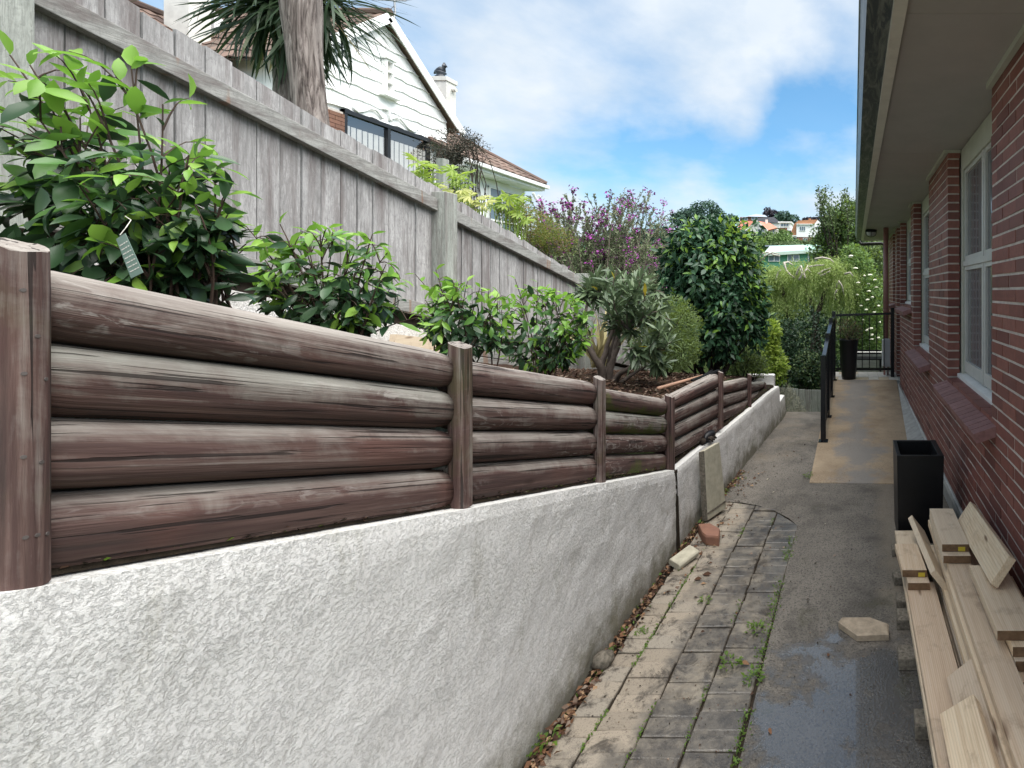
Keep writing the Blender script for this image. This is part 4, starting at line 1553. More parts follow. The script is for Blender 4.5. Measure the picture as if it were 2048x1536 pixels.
# cornice strips between brick heads and soffit
prev = 0.9
for (a, b, s, t_) in OPEN + [(12.4, 12.5, 0, 0)]:
    co = MB()
    co.box(WX - 0.035, WX - .001, prev, a + 0.0, ZTOP - 0.032, ZTOP + 0.006)
    co.build('cornice', M['trim'], house)
    co = MB()
    if b < 12.45:
        co.box(WX - 0.001, WX + 0.12, a - .02, a + .0035, ZTOP - .026, ZTOP + .004)
        co.box(WX - 0.001, WX + 0.12, b - .0035, b + .02, ZTOP - .026, ZTOP + .004)
    if b < 12.45:
        co.build('cornice_return', M['trim'], house, kind='stuff')
    prev = b
so = MB()
so.box(0.241, WX + 0.40, 0.0, 12.60, ZTOP + 0.007, ZTOP + 0.022)
so.build('soffit', M['soffit'], house)
for yj in (2.35, 4.75, 7.15, 9.55, 11.95):
    m_ = MB()
    m_.box(0.25, WX + .05, yj, yj + 0.012, ZTOP + 0.0045, ZTOP + 0.0068)
    m_.build('soffit_batten', M['soffit'], house)
fa = MB()
fa.box(0.178, 0.240, 0.0, 12.60, ZTOP - 0.020, ZTOP + 0.20)
fa.box(0.205, WX + .4, 12.60, 12.625, ZTOP - 0.020, ZTOP + 0.20)
fa.build('fascia', M['cream_paint'], house)
# gutter: open box with a rolled lip
gt = MB()
gt.prism([(0.058, 0, ZTOP + .012), (0.177, 0, ZTOP + .012), (0.177, 0, ZTOP + .018), (0.064, 0, ZTOP + .018), (0.036, 0, ZTOP + .14), (0.030, 0, ZTOP + .14)], (0, 12.66, 0))
gt.prism([(0.058, 12.66, ZTOP + .012), (0.177, 12.66, ZTOP + .012), (0.177, 12.66, ZTOP + .14), (0.030, 12.66, ZTOP + .14)], (0, .006, 0))
gt.tube([(0.033, 0, ZTOP + 0.142), (0.033, 12.66, ZTOP + 0.142)], 0.010, 8)
gt.build('gutter', M['gutter'], house)
rf = MB()
rf.add([(0.06, 0, ZTOP + 0.21), (0.06, 12.7, ZTOP + 0.21), (5.2, 12.7, ZTOP + 2.3), (5.2, 0, ZTOP + 2.3), (0.06, 0, ZTOP + 0.245), (0.06, 12.7, ZTOP + 0.245), (5.2, 12.7, ZTOP + 2.335), (5.2, 0, ZTOP + 2.335)],
       [(3, 2, 1, 0), (4, 5, 6, 7), (0, 1, 5, 4), (1, 2, 6, 5), (2, 3, 7, 6), (3, 0, 4, 7)])
rf.build('roof', M['grey_roof'], house)
# gutter return and downpipes at the far corner
dp = MB()
dp.tube([(0.13, 12.72, ZTOP - 0.03), (0.18, 12.72, ZTOP - 0.10), (0.70, 12.72, ZTOP - 0.08), (0.765, 12.66, ZTOP - 0.13), (0.775, 12.60, ZTOP - 0.6), (0.775, 12.60, -2.6)], 0.042, 10)
dp.build('downpipe', M['dark_pipe'], house, smooth=True)
dp = MB()
dp.tube([(0.655, 10.22, ZTOP - 0.0), (0.655, 10.22, -1.05)], 0.055, 12)
dp.tube([(0.655, 10.22, -0.40), (0.655, 10.22, -0.37)], 0.062, 12)
dp.tube([(0.655, 10.22, -1.05), (0.655, 10.22, -2.4)], 0.055, 12)
dp.build('downpipe', M['brown_pipe'], house, smooth=True)
# bulkhead lamp under the eave
lp = empty('bulkhead_lamp', P(1742, 463, 10.6), 'black bulkhead lamp under the eave near the far end of the brick house', 'lamp')
lc = P(1742, 463, 10.6)
m_ = MB()
m_.lathe((lc.x, lc.y, 0), [(0.0, ZTOP + .004), (0.125, ZTOP + .003), (0.13, ZTOP - .03), (0.11, ZTOP - .05), (0.0, ZTOP - .05)], 20)
m_.build('lamp_base', M['dark_plastic'], lp)
m_ = MB()
m_.lathe((lc.x, lc.y, 0), [(0.10, ZTOP - .0505), (0.095, ZTOP - .09), (0.06, ZTOP - .125), (0.0, ZTOP - .135)], 20)
m_.build('glass_dome', M['grey_box'], lp, smooth=True)
m_ = MB()
for an in (0, math.pi / 2):
    m_.tube([(lc.x + math.cos(an) * .118 * c_, lc.y + math.sin(an) * .118 * c_, ZTOP - .05 - .10 * math.sqrt(max(0, 1 - c_ * c_))) for c_ in [-1, -.8, -.5, 0, .5, .8, 1]], .006, 6)
m_.build('guard', M['dark_plastic'], lp)
# ================================================================== RAILING
rail_o = empty('handrail', (-0.385, 8, -1.9), 'black metal handrail with square posts running up the left side of the ramp', 'railing')
RP = [(1643, 712, 883, 6.28), (1656, 668, 834, 7.28), (1663.5, 637, 794, 8.38), (1668.5, 627, 757, 9.58)]
XR = -0.385
tops = []
for (u, v0, v1, Y) in RP:
    zb, zt = rz(Y), (CV - v0) * Y / 1000
    m_ = MB()
    m_.box(XR - .033, XR + .033, Y - .033, Y + .033, zb, zt)
    m_.box(XR - .037, XR + .037, Y - .037, Y + .037, zt + .0005, zt + .012)
    po = m_.build('post', M['black_metal'], rail_o, bevel=0.003)
    m_ = MB()
    m_.box(XR - .06, XR + .06, Y - .06, Y + .06, zb - .002, zb + .012)
    m_.build('base_plate', M['black_metal'], po)
    tops.append((Y, zt, zb))
for (a, b) in zip(tops[:-1], tops[1:]):
    m_ = MB()
    m_.beam((XR, a[0] + .034, a[1] - .05), (XR, b[0] - .034, b[1] - .075), 0.055, 0.04)
    m_.build('top_rail', M['black_metal'], rail_o, bevel=0.003)
    m_ = MB()
    m_.beam((XR, a[0] + .034, a[2] + .12), (XR, b[0] - .034, b[2] + .12), 0.03, 0.035)
    m_.build('bottom_rail', M['black_metal'], rail_o)
    n = 9
    for k in range(1, n):
        s = k / n
        y = lerp(a[0], b[0], s)
        m_ = MB()
        m_.box(XR - .008, XR + .008, y - .008, y + .008, lerp(a[2], b[2], s) + .13, lerp(a[1], b[1], s) - .085)
        m_.build('baluster', M['black_metal'], rail_o)
gate = empty('landing_balustrade', (0.2, 10, -1.7), 'black metal balustrade with thin upright bars across the far end of the tiled landing', 'railing')
YG = 9.95
xa, xb = P(1672, 0, YG).x, P(1784, 0, YG).x
zt = P(0, 629, YG).z
zb = P(0, 738, YG).z
m_ = MB()
m_.beam((xa, YG, zt - .015), (xb, YG, zt + .02), .045, .045)
m_.build('top_rail', M['black_metal'], gate, bevel=.003)
m_ = MB()
m_.beam((xa, YG, zb), (xb, YG, zb), .04, .05)
m_.build('bottom_rail', M['black_metal'], gate)
for k in range(8):
    x = P(1681 + k * 14.5, 0, YG).x
    m_ = MB()
    m_.box(x - .009, x + .009, YG - .009, YG + .009, zb + .026, zt - .030 + .02 * (x - xa))
    m_.build('baluster', M['black_metal'], gate)
for u, top, w in ((1785, 617, .036), (1667.5, 624, .036)):
    x = P(u, 0, YG).x
    m_ = MB()
    m_.box(x - w, x + w, YG - .036, YG + .036, -1.70, P(0, top, YG).z)
    m_.box(x - w - .005, x + w + .005, YG - .041, YG + .041, P(0, top, YG).z + .0005, P(0, top, YG).z + .015)
    m_.build('post', M['black_metal'], gate, bevel=.003)

# tall round pot with its shrub
pc = P(1697.5, 0, 9.72)
pot = empty('plant_pot', (pc.x, 9.72, -1.697), 'tall round tapering black plant pot standing on the tiled landing', 'plant pot')
r1, r0, zt_ = .185, .128, P(0, 678, 9.72).z
m_ = MB()
m_.lathe((pc.x, 9.72, 0), [(0, -1.696), (r0, -1.696), (r0 + .012, -1.64), (lerp(r0, r1, .55), -1.3), (r1, zt_ - .02), (r1 + .008, zt_), (r1 - .014, zt_), (r1 - .02, zt_ - .05), (0, zt_ - .05)], 32)
m_.build('pot_body', M['dark_plastic'], pot, smooth=True)
m_ = MB()
m_.lathe((pc.x, 9.72, 0), [(0, zt_ - .044), (r1 - .022, zt_ - .044), (r1 - .022, zt_ - .0495)], 20)
m_.build('soil', M['soil'], pot)
pp = empty('pot_shrub', (pc.x, 9.72, zt_ - .045), 'small red-tinged green shrub growing in the tall round black pot', 'shrub')
pos, d, r_ = shell_points([((pc.x - .02, 9.72, zt_ + .17), (.27, .25, .20)), ((pc.x + .1, 9.66, zt_ + .1), (.14, .16, .14))], 1500, .6, .5, 5)
scatter('foliage', leaf_lite(.4), pos, frames(d + [0, 0, .3] + r_.normal(size=pos.shape) * .5, np.tile([0, 0, 1.], (len(pos), 1)), r_.uniform(-1, 1, len(pos))), r_.uniform(.025, .05, len(pos)), M['pot_plant'], None, pp, kind='stuff')
m_ = MB()
for k in range(9):
    a = k * .7
    m_.tube([(pc.x, 9.72, zt_ - .045), (pc.x + math.cos(a) * .07, 9.72 + math.sin(a) * .07, zt_ + .08), (pc.x + math.cos(a) * .17, 9.72 + math.sin(a) * .16, zt_ + .2)], [.008, .006, .003], 5)
m_.build('stem', M['twig'], pp)

# white meter box beside the downpipe
b0, b1 = P(1766, 678, 10.05), P(1780, 733, 10.05)
eb_ = empty('meter_box', (b0.x, 10.4, b1.z), 'pale grey box fixed low on the wall end behind the black balustrade', 'box')
m_ = MB()
m_.box(b0.x + .01, b1.x, 10.02, 10.15, b1.z, b0.z)
m_.build('cabinet', M['grey_box'], eb_, bevel=.006)
m_ = MB()
m_.box(b0.x - .018, b0.x + .0095, 10.015, 10.14, b1.z + .01, b0.z - .01)
m_.build('side_panel', M['white_paint'], eb_, bevel=.003)
m_ = MB()
m_.tube([(b0.x + .07, 10.09, b1.z), (b0.x + .07, 10.09, -1.70)], .018, 8)
m_.build('pipe', M['white_paint'], eb_)

# lower deck rail and ledge seen through the balustrade
m_ = MB()
m_.box(0.0, .8, 13.0, 13.3, -4, P(0, 705, 13).z)
m_.build('low_wall', M['footing'], loc=(.4, 13.1, -4), label='low grey concrete wall seen through the black balustrade, under the flowering shrub', cat='wall')
bo = empty('slatted_bench', (0.35, 12.4, -2.1), 'dark slatted bench seen low between the bars of the black balustrade', 'bench')
for k in range(4):
    m_ = MB()
    m_.box(.02, .70, 12.2 + k * .12, 12.29 + k * .12, P(0, 719, 12.3).z, P(0, 716.5, 12.3).z)
    m_.build('slat', M['dark_plastic'], bo)
for k in range(2):
    m_ = MB()
    m_.box(.03, .69, 12.68, 12.70, P(0, 717, 12.3).z + .06 + k * .07, P(0, 717, 12.3).z + .10 + k * .07)
    m_.build('slat', M['dark_plastic'], bo)
for x in (.05, .65):
    m_ = MB()
    m_.box(x - .02, x + .02, 12.22, 12.68, -2.95, P(0, 719.5, 12.3).z)
    m_.build('leg', M['dark_plastic'], bo)

# ------------------------------------------------------------------ big square planter
plo = empty('square_planter', (.51, 4.05, G), 'tall square empty black planter standing against the brick wall behind the timber', 'planter')
x0, x1, y0, y1, zr = .331, .694, 3.85, 4.255, -1.263
m_ = MB()
t_ = .03
zi_ = zr - .13
A = [(x0 + .012, y0 + .012), (x1 - .012, y0 + .012), (x1 - .012, y1 - .012), (x0 + .012, y1 - .012)]
B = [(x0, y0), (x1, y0), (x1, y1), (x0, y1)]
Cc = [(x0 + t_, y0 + t_ * .6), (x1 - t_ * 1.5, y0 + t_ * .6), (x1 - t_ * 1.5, y1 - t_), (x0 + t_, y1 - t_)]
vs_ = [(x, y, G + .002) for x, y in A] + [(x, y, zr) for x, y in B] + [(x, y, zr) for x, y in Cc] + [(x, y, zi_) for x, y in Cc]
fs_ = [(3, 2, 1, 0)]
for k in range(4):
    n = (k + 1) % 4
    fs_ += [(k, n, 4 + n, 4 + k), (4 + k, 4 + n, 8 + n, 8 + k), (8 + k, 8 + n, 12 + n, 12 + k)]
m_.add(vs_, fs_)
m_.add([(x, y, zi_ + .001) for x, y in Cc], [(0, 1, 2, 3)])
m_.build('planter_body', M['black_planter'], plo, bevel=.003)
m_ = MB()
m_.box(x0 + t_ + .001, x1 - t_ * 1.5 - .001, y0 + t_ * .6 + .001, y1 - t_ - .001, zi_ + .002, zi_ + .012)
m_.build('soil', M['soil'], plo)

# ------------------------------------------------------------------ timber stack
TG = 'sawn pine boards stacked against the brick wall'


def board(x0, x1, y0, y1, zt, label, th=0.043, skew=0.0, name='timber_board', tagged=None, roll=None):
    cx, cy = (x0 + x1) / 2, (y0 + y1) / 2
    m_ = MB()
    m_.hexa([(x0, y0, zt - th), (x1, y0, zt - th), (x1 + skew, y1, zt - th), (x0 + skew, y1, zt - th), (x0, y0, zt), (x1, y0, zt), (x1 + skew, y1, zt), (x0 + skew, y1, zt)])
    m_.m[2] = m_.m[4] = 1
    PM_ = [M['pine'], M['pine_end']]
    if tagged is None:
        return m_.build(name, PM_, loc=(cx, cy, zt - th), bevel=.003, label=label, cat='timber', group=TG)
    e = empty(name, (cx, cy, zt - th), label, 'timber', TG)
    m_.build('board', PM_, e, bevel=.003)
    m2 = MB()
    xx = lerp(x0, x1, tagged)
    m2.box(xx - .02, xx + .02, y0 - .0016, y0 - .0003, zt - th * .92, zt - th * .35)
    m2.build('tag', M['yellow_tag'], e)
    return e


board(.320, .480, 1.2, 3.70, -1.840, 'bottom board of the left pile, resting on the small paver pieces')
board(.307, .462, 1.3, 3.76, -1.7965, 'board in the left pile whose square far end touches the foot of the black planter')
board(.313, .484, .9, 3.02, -1.752, 'long top board of the left pile with small knots, running towards the viewer')
board(.316, .445, 2.93, 3.18, -1.7075, 'short dark-ended offcut under the yellow-tagged piece on the left pile', skew=-.01)
board(.289, .436, 2.985, 3.30, -1.663, 'short yellow-tagged offcut on top of the left pile, beside the board on edge', tagged=.78, skew=-.02)
# middle pile
zz = -1.885
for k in range(8):
    zt = -1.885 + .045 * (k + 1) - .001
    j = lr.uniform(-.012, .012)
    board(.520 + j, .655 + j, 1.0 + lr.uniform(0, .2), 3.40 + lr.uniform(-.1, .05), zt,
          ['bottom board of the tall middle pile', 'second board up in the tall middle pile', 'third board up in the tall middle pile', 'fourth board up in the tall middle pile',
           'fourth board from the top in the tall middle pile', 'third board from the top in the tall middle pile', 'second board from the top in the tall middle pile', 'long top board of the tall middle pile, running under the yellow-tagged end'][k])
board(.500, .655, 2.80, 3.32, -1.480, 'short board directly under the yellow-tagged board on the middle pile')
board(.500, .655, 2.84, 3.31, -1.4355, 'yellow-tagged board lying on top of the middle pile near the planter', tagged=.72)
m_ = MB()
m_.box(.492, .520, 2.98, 3.06, -1.475, -1.437)
# right pile
for k in range(7):
    zt = -1.885 + .045 * (k + 1) - .001
    j = lr.uniform(-.012, .012)
    board(.680 + j, .835 + j, [1.2, 1.5, 1.9, 1.6, 1.98, 1.85, 2.01][k], 3.3 + lr.uniform(-.2, .05), zt,
          ['bottom board of the pile beside the brick wall', 'second board up in the pile beside the brick wall', 'third board up in the pile beside the brick wall', 'fourth board up in the pile beside the brick wall',
           'fifth board up, its end showing, in the pile beside the brick wall', 'sixth board up in the pile beside the brick wall', 'seventh board up beside the brick wall, its pale top showing at the picture edge'][k])
board(.665, .825, 2.06, 2.75, -1.5235, 'lower of the two dark-ended boards at the right edge, beside the bricks')
board(.660, .822, 2.08, 2.60, -1.4785, 'upper of the two dark-ended boards at the right edge, beside the bricks')
board(.605, .790, 2.113, 2.62, -1.4335, 'pinkish board with dark scuffs lying across the middle and right piles')


def rolled(fl, fr_, length, label, th=.042, y0=None):
    """board whose upper face runs from fl (low edge) to fr (high edge) at its far end, towards the viewer"""
    fl, fr_ = Vector(fl), Vector(fr_)
    w = (fr_ - fl)
    n = Vector((-w.z, 0, w.x)).normalized()
    if n.z < 0:
        n = -n
    dd = Vector((0, -length, 0)) if not isinstance(length, Vector) else length
    m_ = MB()
    m_.prism([fl, fr_, fr_ - n * th, fl - n * th], dd)
    c_ = fl + dd * .5 - n * th
    return m_.build('timber_board', M['pine'], loc=c_, bevel=.003, label=label, cat='timber', group=TG)


rolled((.652, 3.20, -1.478), (.742, 3.20, -1.342), Vector((.003, -.80, .075)), 'wide pale board tilted against the brick wall on top of the timber piles')
rolled((.333, 1.955, -1.652), (.460, 1.93, -1.552), 1.1, 'nearest tilted board with a brown knot near its cut corner')
rolled((.407, 2.20, -1.698), (.519, 2.18, -1.590), 1.1, 'tilted board just behind the nearest one, its pale cut corner showing')
# board on edge leaning across the left pile
m_ = MB()
A0, B0 = P(1820, 1034, 3.62), P(1866, 1148, 2.86)
m_.beam(A0 + Vector((.045, 0, -.055)), B0 + Vector((.045, 0, -.045)), .038, .15, up=(-.62, 0, .78))
m_.build('timber_board', M['pine'], loc=(A0 + B0) / 2, bevel=.003, label='board balanced on its edge slantwise between the left and middle piles', cat='timber', group=TG)

# pieces of paver that keep the timber off the ground
for k, (x, y, w, h) in enumerate([(.285, 3.72, .10, .055), (.262, 3.36, .10, .06), (.25, 2.93, .105, .064), (.235, 2.62, .12, .064), (.268, 2.22, .12, .064), (.235, 1.93, .12, .064), (.262, 3.10, .1, .06)]):
    m_ = MB()
    m_.cbox(x, x + .5, y - .05, y + .05, G + .002, G + h, .006, jit=.006)
    m_.build('paver_block', M['rough_slab'], loc=(x + .25, y, G + .002), cat='paver block', group='paver pieces under the timber',
             label=['grey paver piece under the timber beside the black planter', 'paver piece under the far end of the left timber pile', 'paver piece poking out under the yellow-tagged offcut', 'pale paver piece poking out beside the loose paver', 'paver piece under the long left board beside the puddle', 'nearest paver piece, at the bottom edge of the picture', 'small dark paver piece, second under the left timber pile'][k])

# ------------------------------------------------------------------ loose things on the path


def irregular(name, pts, h, mat, label, cat, loc=None, jit=.004, **kw):
    """flat slab with broken outline: pts are (x,y) at the base"""
    zb = pts[0][2] if len(pts[0]) > 2 else G + .003
    m_ = MB()
    n = len(pts)
    c_ = Vector((sum(p[0] for p in pts) / n, sum(p[1] for p in pts) / n, zb))
    rr_ = random.Random(n * 7)
    v = [(p[0], p[1], zb) for p in pts] + [(p[0] + rr_.uniform(-jit, jit), p[1] + rr_.uniform(-jit, jit), zb + h * .8) for p in pts]
    v += [(lerp(p[0], c_.x, .06), lerp(p[1], c_.y, .06), zb + h + rr_.uniform(-.002, .002)) for p in pts]
    f = [tuple(range(n - 1, -1, -1)), tuple(range(2 * n, 3 * n))]
    for k in range(n):
        q = (k + 1) % n
        f += [(k, q, n + q, n + k), (n + k, n + q, 2 * n + q, 2 * n + k)]
    m_.add(v, f)
    return m_.build(name, mat, loc=c_, label=label, cat=cat, **kw)


q = lambda u, v, dz=0: tuple(PZ(u, v, G + .003 + dz))[:2]
irregular('loose_paver', [q(1714, 1283), q(1778, 1281), q(1777, 1262), q(1740, 1248), q(1682, 1248), q(1677, 1256)], .042, M['stone'], 'single loose brown paver lying on the wet path', 'paver')
irregular('brick', [q(1404, 1083), q(1412, 1090), q(1438, 1093), q(1440, 1076), q(1420, 1064), q(1396, 1066)], .075, M['orange_brick'], 'orange-brown brick lying by the foot of the leaning slab', 'brick')
# broken pale stone propped on the litter
m_ = MB()
a, b = PZ(1348, 1130, G + .03), PZ(1388, 1100, G + .05)
m_.beam(a, b, .11, .05, up=(.25, 0, 1), c=.012)
m_.build('stone_slab', M['slab'], loc=a, bevel=.006, label='long pale broken stone lying against the foot of the wall', cat='stone')
m_ = MB()
c_ = PZ(1206, 1322, G + .03)
prof = [(0, -.04), (.03, -.035), (.05, 0), (.045, .03), (.02, .045), (0, .05)]
m_.lathe((c_.x, c_.y, c_.z), prof, 10)
for i, p in enumerate(m_.v):
    nn_ = mnoise.noise(Vector(p) * 30) * .012
    m_.v[i] = (p[0] * 1 + nn_, p[1] * 1 + nn_, p[2] + nn_)
m_.build('stone', M['rough_slab'], loc=c_, smooth=True, label='rounded mossy stone in the litter between wall and pavers', cat='stone')

# leaning paving slab: (bottom corners near/far, top corners)
ls = empty('leaning_slab', PZ(1425, 1040, G), 'pale paving slab standing on end, leaning on the white wall', 'paving slab')
bl = PZ(1404, 1044, G + .01)
br2 = PZ(1446, 1018, G + .01)
bb = Vector((br2.x - .02, br2.y, G + .01))
Yt = bl.y
dirw = (bb - bl)
dirw.z = 0
tl = P(1397, 904, bl.y - .02)
n_len = tl - bl
m_ = MB()
thk = Vector((.052, -.012, .015))
a0, a1 = bl, bb
t0, t1 = tl, tl + dirw * .80 + Vector((0, 0, .012))
m_.hexa([a0, a0 + thk, a1 + thk, a1, t0, t0 + thk, t1 + thk, t1])
m_.m[2] = 1
m_.build('slab_body', [M['slab'], M['rough_slab']], ls, bevel=.005)
m_ = MB()
o_ = thk + Vector((.0005, 0, 0))
e1, e2 = .09, .115
for (s0, s1) in ((e1, e2),):
    pa, pb = a0 + n_len * s0 + o_, a1 + (t1 - a1) * s0 + o_
    pc_, pd = a1 + (t1 - a1) * s1 + o_, a0 + n_len * s1 + o_
    m_.prism([pa, pb, pc_, pd], thk * .06)
m_.build('ridge', M['rough_slab'], ls)

# dark glove on the wall top
gc = PX(1411, 878, -1.35)
gl = empty('work_glove', gc, 'crumpled dark work glove dropped on the white wall top behind the leaning slab', 'glove')
m_ = MB()
wc = Vector((-1.335, gc.y, interp(gc.y, WALLZ) + .01))
m_.tube([wc + Vector((.0, -.07, .03)), wc + Vector((.0, -.03, .045)), wc + Vector((.01, .02, .05)), wc + Vector((.02, .07, .04)), wc + Vector((.02, .09, .035))], [.012, .034, .042, .036, .018], 12)
for i, p in enumerate(m_.v):
    nn_ = mnoise.noise(Vector(p) * 26) * .014
    m_.v[i] = (p[0] + nn_, p[1], p[2] + nn_)
m_.build('palm', M['dark_plastic'], gl, smooth=True)
for k in range(5):
    m_ = MB()
    s = wc + Vector((.02, .05 - k * .022, .045))
    e = Vector((.045, .02 - k * .006, -.035 + .008 * (k % 2)))
    m_.tube([s, s + e * .5 + Vector((0, 0, .012)), s + e], [.012, .011, .007], 8)
    m_.build('finger', M['dark_trunk'], gl, smooth=True)
m_ = MB()
m_.tube([wc + Vector((-.01, -.075, .03)), wc + Vector((-.012, -.105, .028))], [.026, .03], 10)
m_.build('cuff', M['dark_trunk'], gl, smooth=True)

# rake lying on the top log
ra0, ra1 = PX(1316, 776, -1.72), PX(1428, 750, -1.50)
rk = empty('garden_rake', (ra0 + ra1) / 2, 'garden rake with a wooden handle and black tines, lying on the mulch behind the logs', 'rake')
h0, h1 = PX(1316, 777, -1.66), PX(1405, 752, -1.52)
m_ = MB()
m_.tube([h0, h1], .016, 10)
m_.build('handle', M['handle_wood'], rk, smooth=True)
c0, c1 = PX(1384, 765, -1.50), PX(1437, 741, -1.40)
c0.z += .02
m_ = MB()
m_.beam(c0, c1, .03, .018)
m_.tube([h1, (h1 + c1) / 2 + Vector((0, .05, .02)), lerp(c0, c1, .5)], .009, 6)
m_.build('rake_head', M['dark_plastic'], rk)
for k in range(12):
    p = c0.lerp(c1, k / 11)
    m_ = MB()
    m_.tube([p, p + Vector((.045, -.02, .006)), p + Vector((.065, -.03, -.045))], [.006, .005, .003], 5)
    m_.build('tine', M['dark_plastic'], rk)

# ------------------------------------------------------------------ grey palings at the end of the path
ef = empty('end_fence', (-1, 9.3, -2.5), 'low grey paling fence below the end of the path, between silver bush and handrail', 'fence')
xx_ = -1.42
k = 0
while xx_ < -.42:
    m_ = MB()
    yj = 9.45 + (xx_ + 1.4) * .15
    zt = P(0, 776 + (xx_ + 1.42) * 6, yj).z + fr.uniform(-.01, .01)
    m_.box(xx_, xx_ + .118, yj, yj + .02, -3.2, zt)
    m_.build('paling', M['grey_post'], ef)
    xx_ += .122
for z in (-2.2, -2.75):
    m_ = MB()
    m_.box(-1.42, -.42, 9.66, 9.72, z, z + .09)
    m_.build('rail', M['grey_rail'], ef)

# small wire trellis at the corner of the wall
tr = empty('wire_trellis', P(1490, 775, 7.3), 'small square wire mesh panel standing in the bed behind the last logs', 'trellis')
m_ = MB()
a, b = P(1462, 750, 7.35), P(1512, 785, 7.35)
for k in range(11):
    x = lerp(a.x, b.x, k / 10)
    m_.tube([(x, 7.35, a.z), (x, 7.35, b.z)], .0022, 4)
for k in range(7):
    z = lerp(a.z, b.z, k / 6)
    m_.tube([(a.x, 7.347, z), (b.x, 7.347, z)], .0022, 4)
m_.build('mesh_wires', M['dark_plastic'], tr, kind='stuff')

# ------------------------------------------------------------------ dead leaves and debris
gr_ = np.random.default_rng(12)
n = 1500
yy_ = gr_.uniform(1.9, 5.4, n)
xx_ = np.array([interp(y, WALLX) + .012 + abs(gr_.normal(0, .030)) for y in yy_])
far_ = gr_.random(n) < .18
xx_[far_] += gr_.uniform(0, .25, far_.sum()) * (yy_[far_] > 3.2)
d = gr_.normal(size=(n, 3)); d[:, 2] *= .35
scatter('leaf_litter', leaf_lite(.55, .2, .1), np.stack([xx_, yy_, np.full(n, G + .006) + gr_.uniform(0, .012, n)], 1), frames(d, np.tile([0, 0, 1.], (n, 1)), gr_.uniform(-.9, .9, n)),
        gr_.uniform(.012, .045, n), [M['dead_leaf'], M['weed'], M['bark_chip']], gr_.choice([0, 1, 2], n, p=[.55, .08, .37]), kind='stuff')
# crumbs of dirt on pavers and path
n = 2200
yy_ = gr_.uniform(1.9, 6.5, n)
xx_ = gr_.uniform(-1.2, .3, n) ** 1
sel = gr_.random(n) < np.where(xx_ < -.45, .9, .35)
yy_, xx_ = yy_[sel], xx_[sel]
n = len(yy_)
d = gr_.normal(size=(n, 3)); d[:, 2] *= .3
scatter('path_debris', leaf_lite(.7, .1, .1), np.stack([xx_, yy_, np.full(n, G + .007)], 1), frames(d, np.tile([0, 0, 1.], (n, 1)), gr_.uniform(-.6, .6, n)),
        gr_.uniform(.003, .013, n) * (1 + (gr_.random(n) < .05) * 1.5), [M['soil'], M['bark_chip']], gr_.choice([0, 1], n), kind='stuff')
# moss and tiny weeds in the paver joints
n = 3000
ln = gr_.choice(4, n, p=[.22, .16, .17, .45])
jx = np.array([-1.157, -.945, -.733, -.497])[ln]
yy_ = gr_.uniform(1.7, 4.3, n)
cl = np.array([mnoise.noise(Vector((float(a) * 9, float(b) * 3.2, 3))) for a, b in zip(jx, yy_)])
keep = (cl > .06) | ((ln == 3) & (cl > -.02))
jx, yy_, ln = jx[keep], yy_[keep], ln[keep]
n = len(jx)
jx = jx + gr_.normal(0, 1, n) * np.where(ln == 3, .016, .006) + np.interp(yy_, [2.0, 4.6], [0, .045]) * (ln < 3)
d = gr_.normal(size=(n, 3)); d[:, 2] = abs(d[:, 2]) * .7
scatter('joint_weeds', leaf_lite(.6, .1, .1), np.stack([jx, yy_, np.full(n, G + .001)], 1), frames(d, np.tile([0, 0, 1.], (n, 1)), gr_.uniform(-.6, .6, n)),
        gr_.uniform(.006, .018, n), M['weed'], None, kind='stuff')
# weed tufts
WT = [(1462, 1330, .05, 'weed tuft growing in the paver joint beside the shiny puddle'), (1512, 1262, .05, 'leafy weed at the edge between pavers and concrete'), (1616, 955, .05, 'green weed tuft at the left corner of the ramp foot'),
      (1505, 1360, .05, 'weed tuft in the joint near the bottom of the picture'), (1410, 1205, .035, 'small weed in the middle of the brick pavers'), (1065, 1500, .05, 'low green weeds in the gap by the foot of the white wall'), (1283, 1268, .03, 'tiny weed on the edge course of the sandy pavers'), (1450, 985, .035, 'weed at the foot of the wall behind the leaning slab')]
for k, (u, v, s, lb) in enumerate(WT):
    c_ = PZ(u, v, G)
    e = empty('weed', c_, lb, 'weed', 'weeds in the path joints')
    n = 46
    a = gr_.uniform(0, 6.28, n)
    rr_ = gr_.random(n) ** .7 * s
    pos = np.stack([c_.x + np.cos(a) * rr_, c_.y + np.sin(a) * rr_, G + .004 + gr_.uniform(0, s * .6, n)], 1)
    d = np.stack([np.cos(a), np.sin(a), gr_.uniform(-.1, .8, n)], 1)
    scatter('leaves', leaf_lite(.55), pos, frames(d, np.tile([0, 0, 1.], (n, 1)), gr_.uniform(-.5, .5, n)), gr_.uniform(.3, .6, n) * s, M['weed'], None, e, kind='stuff')
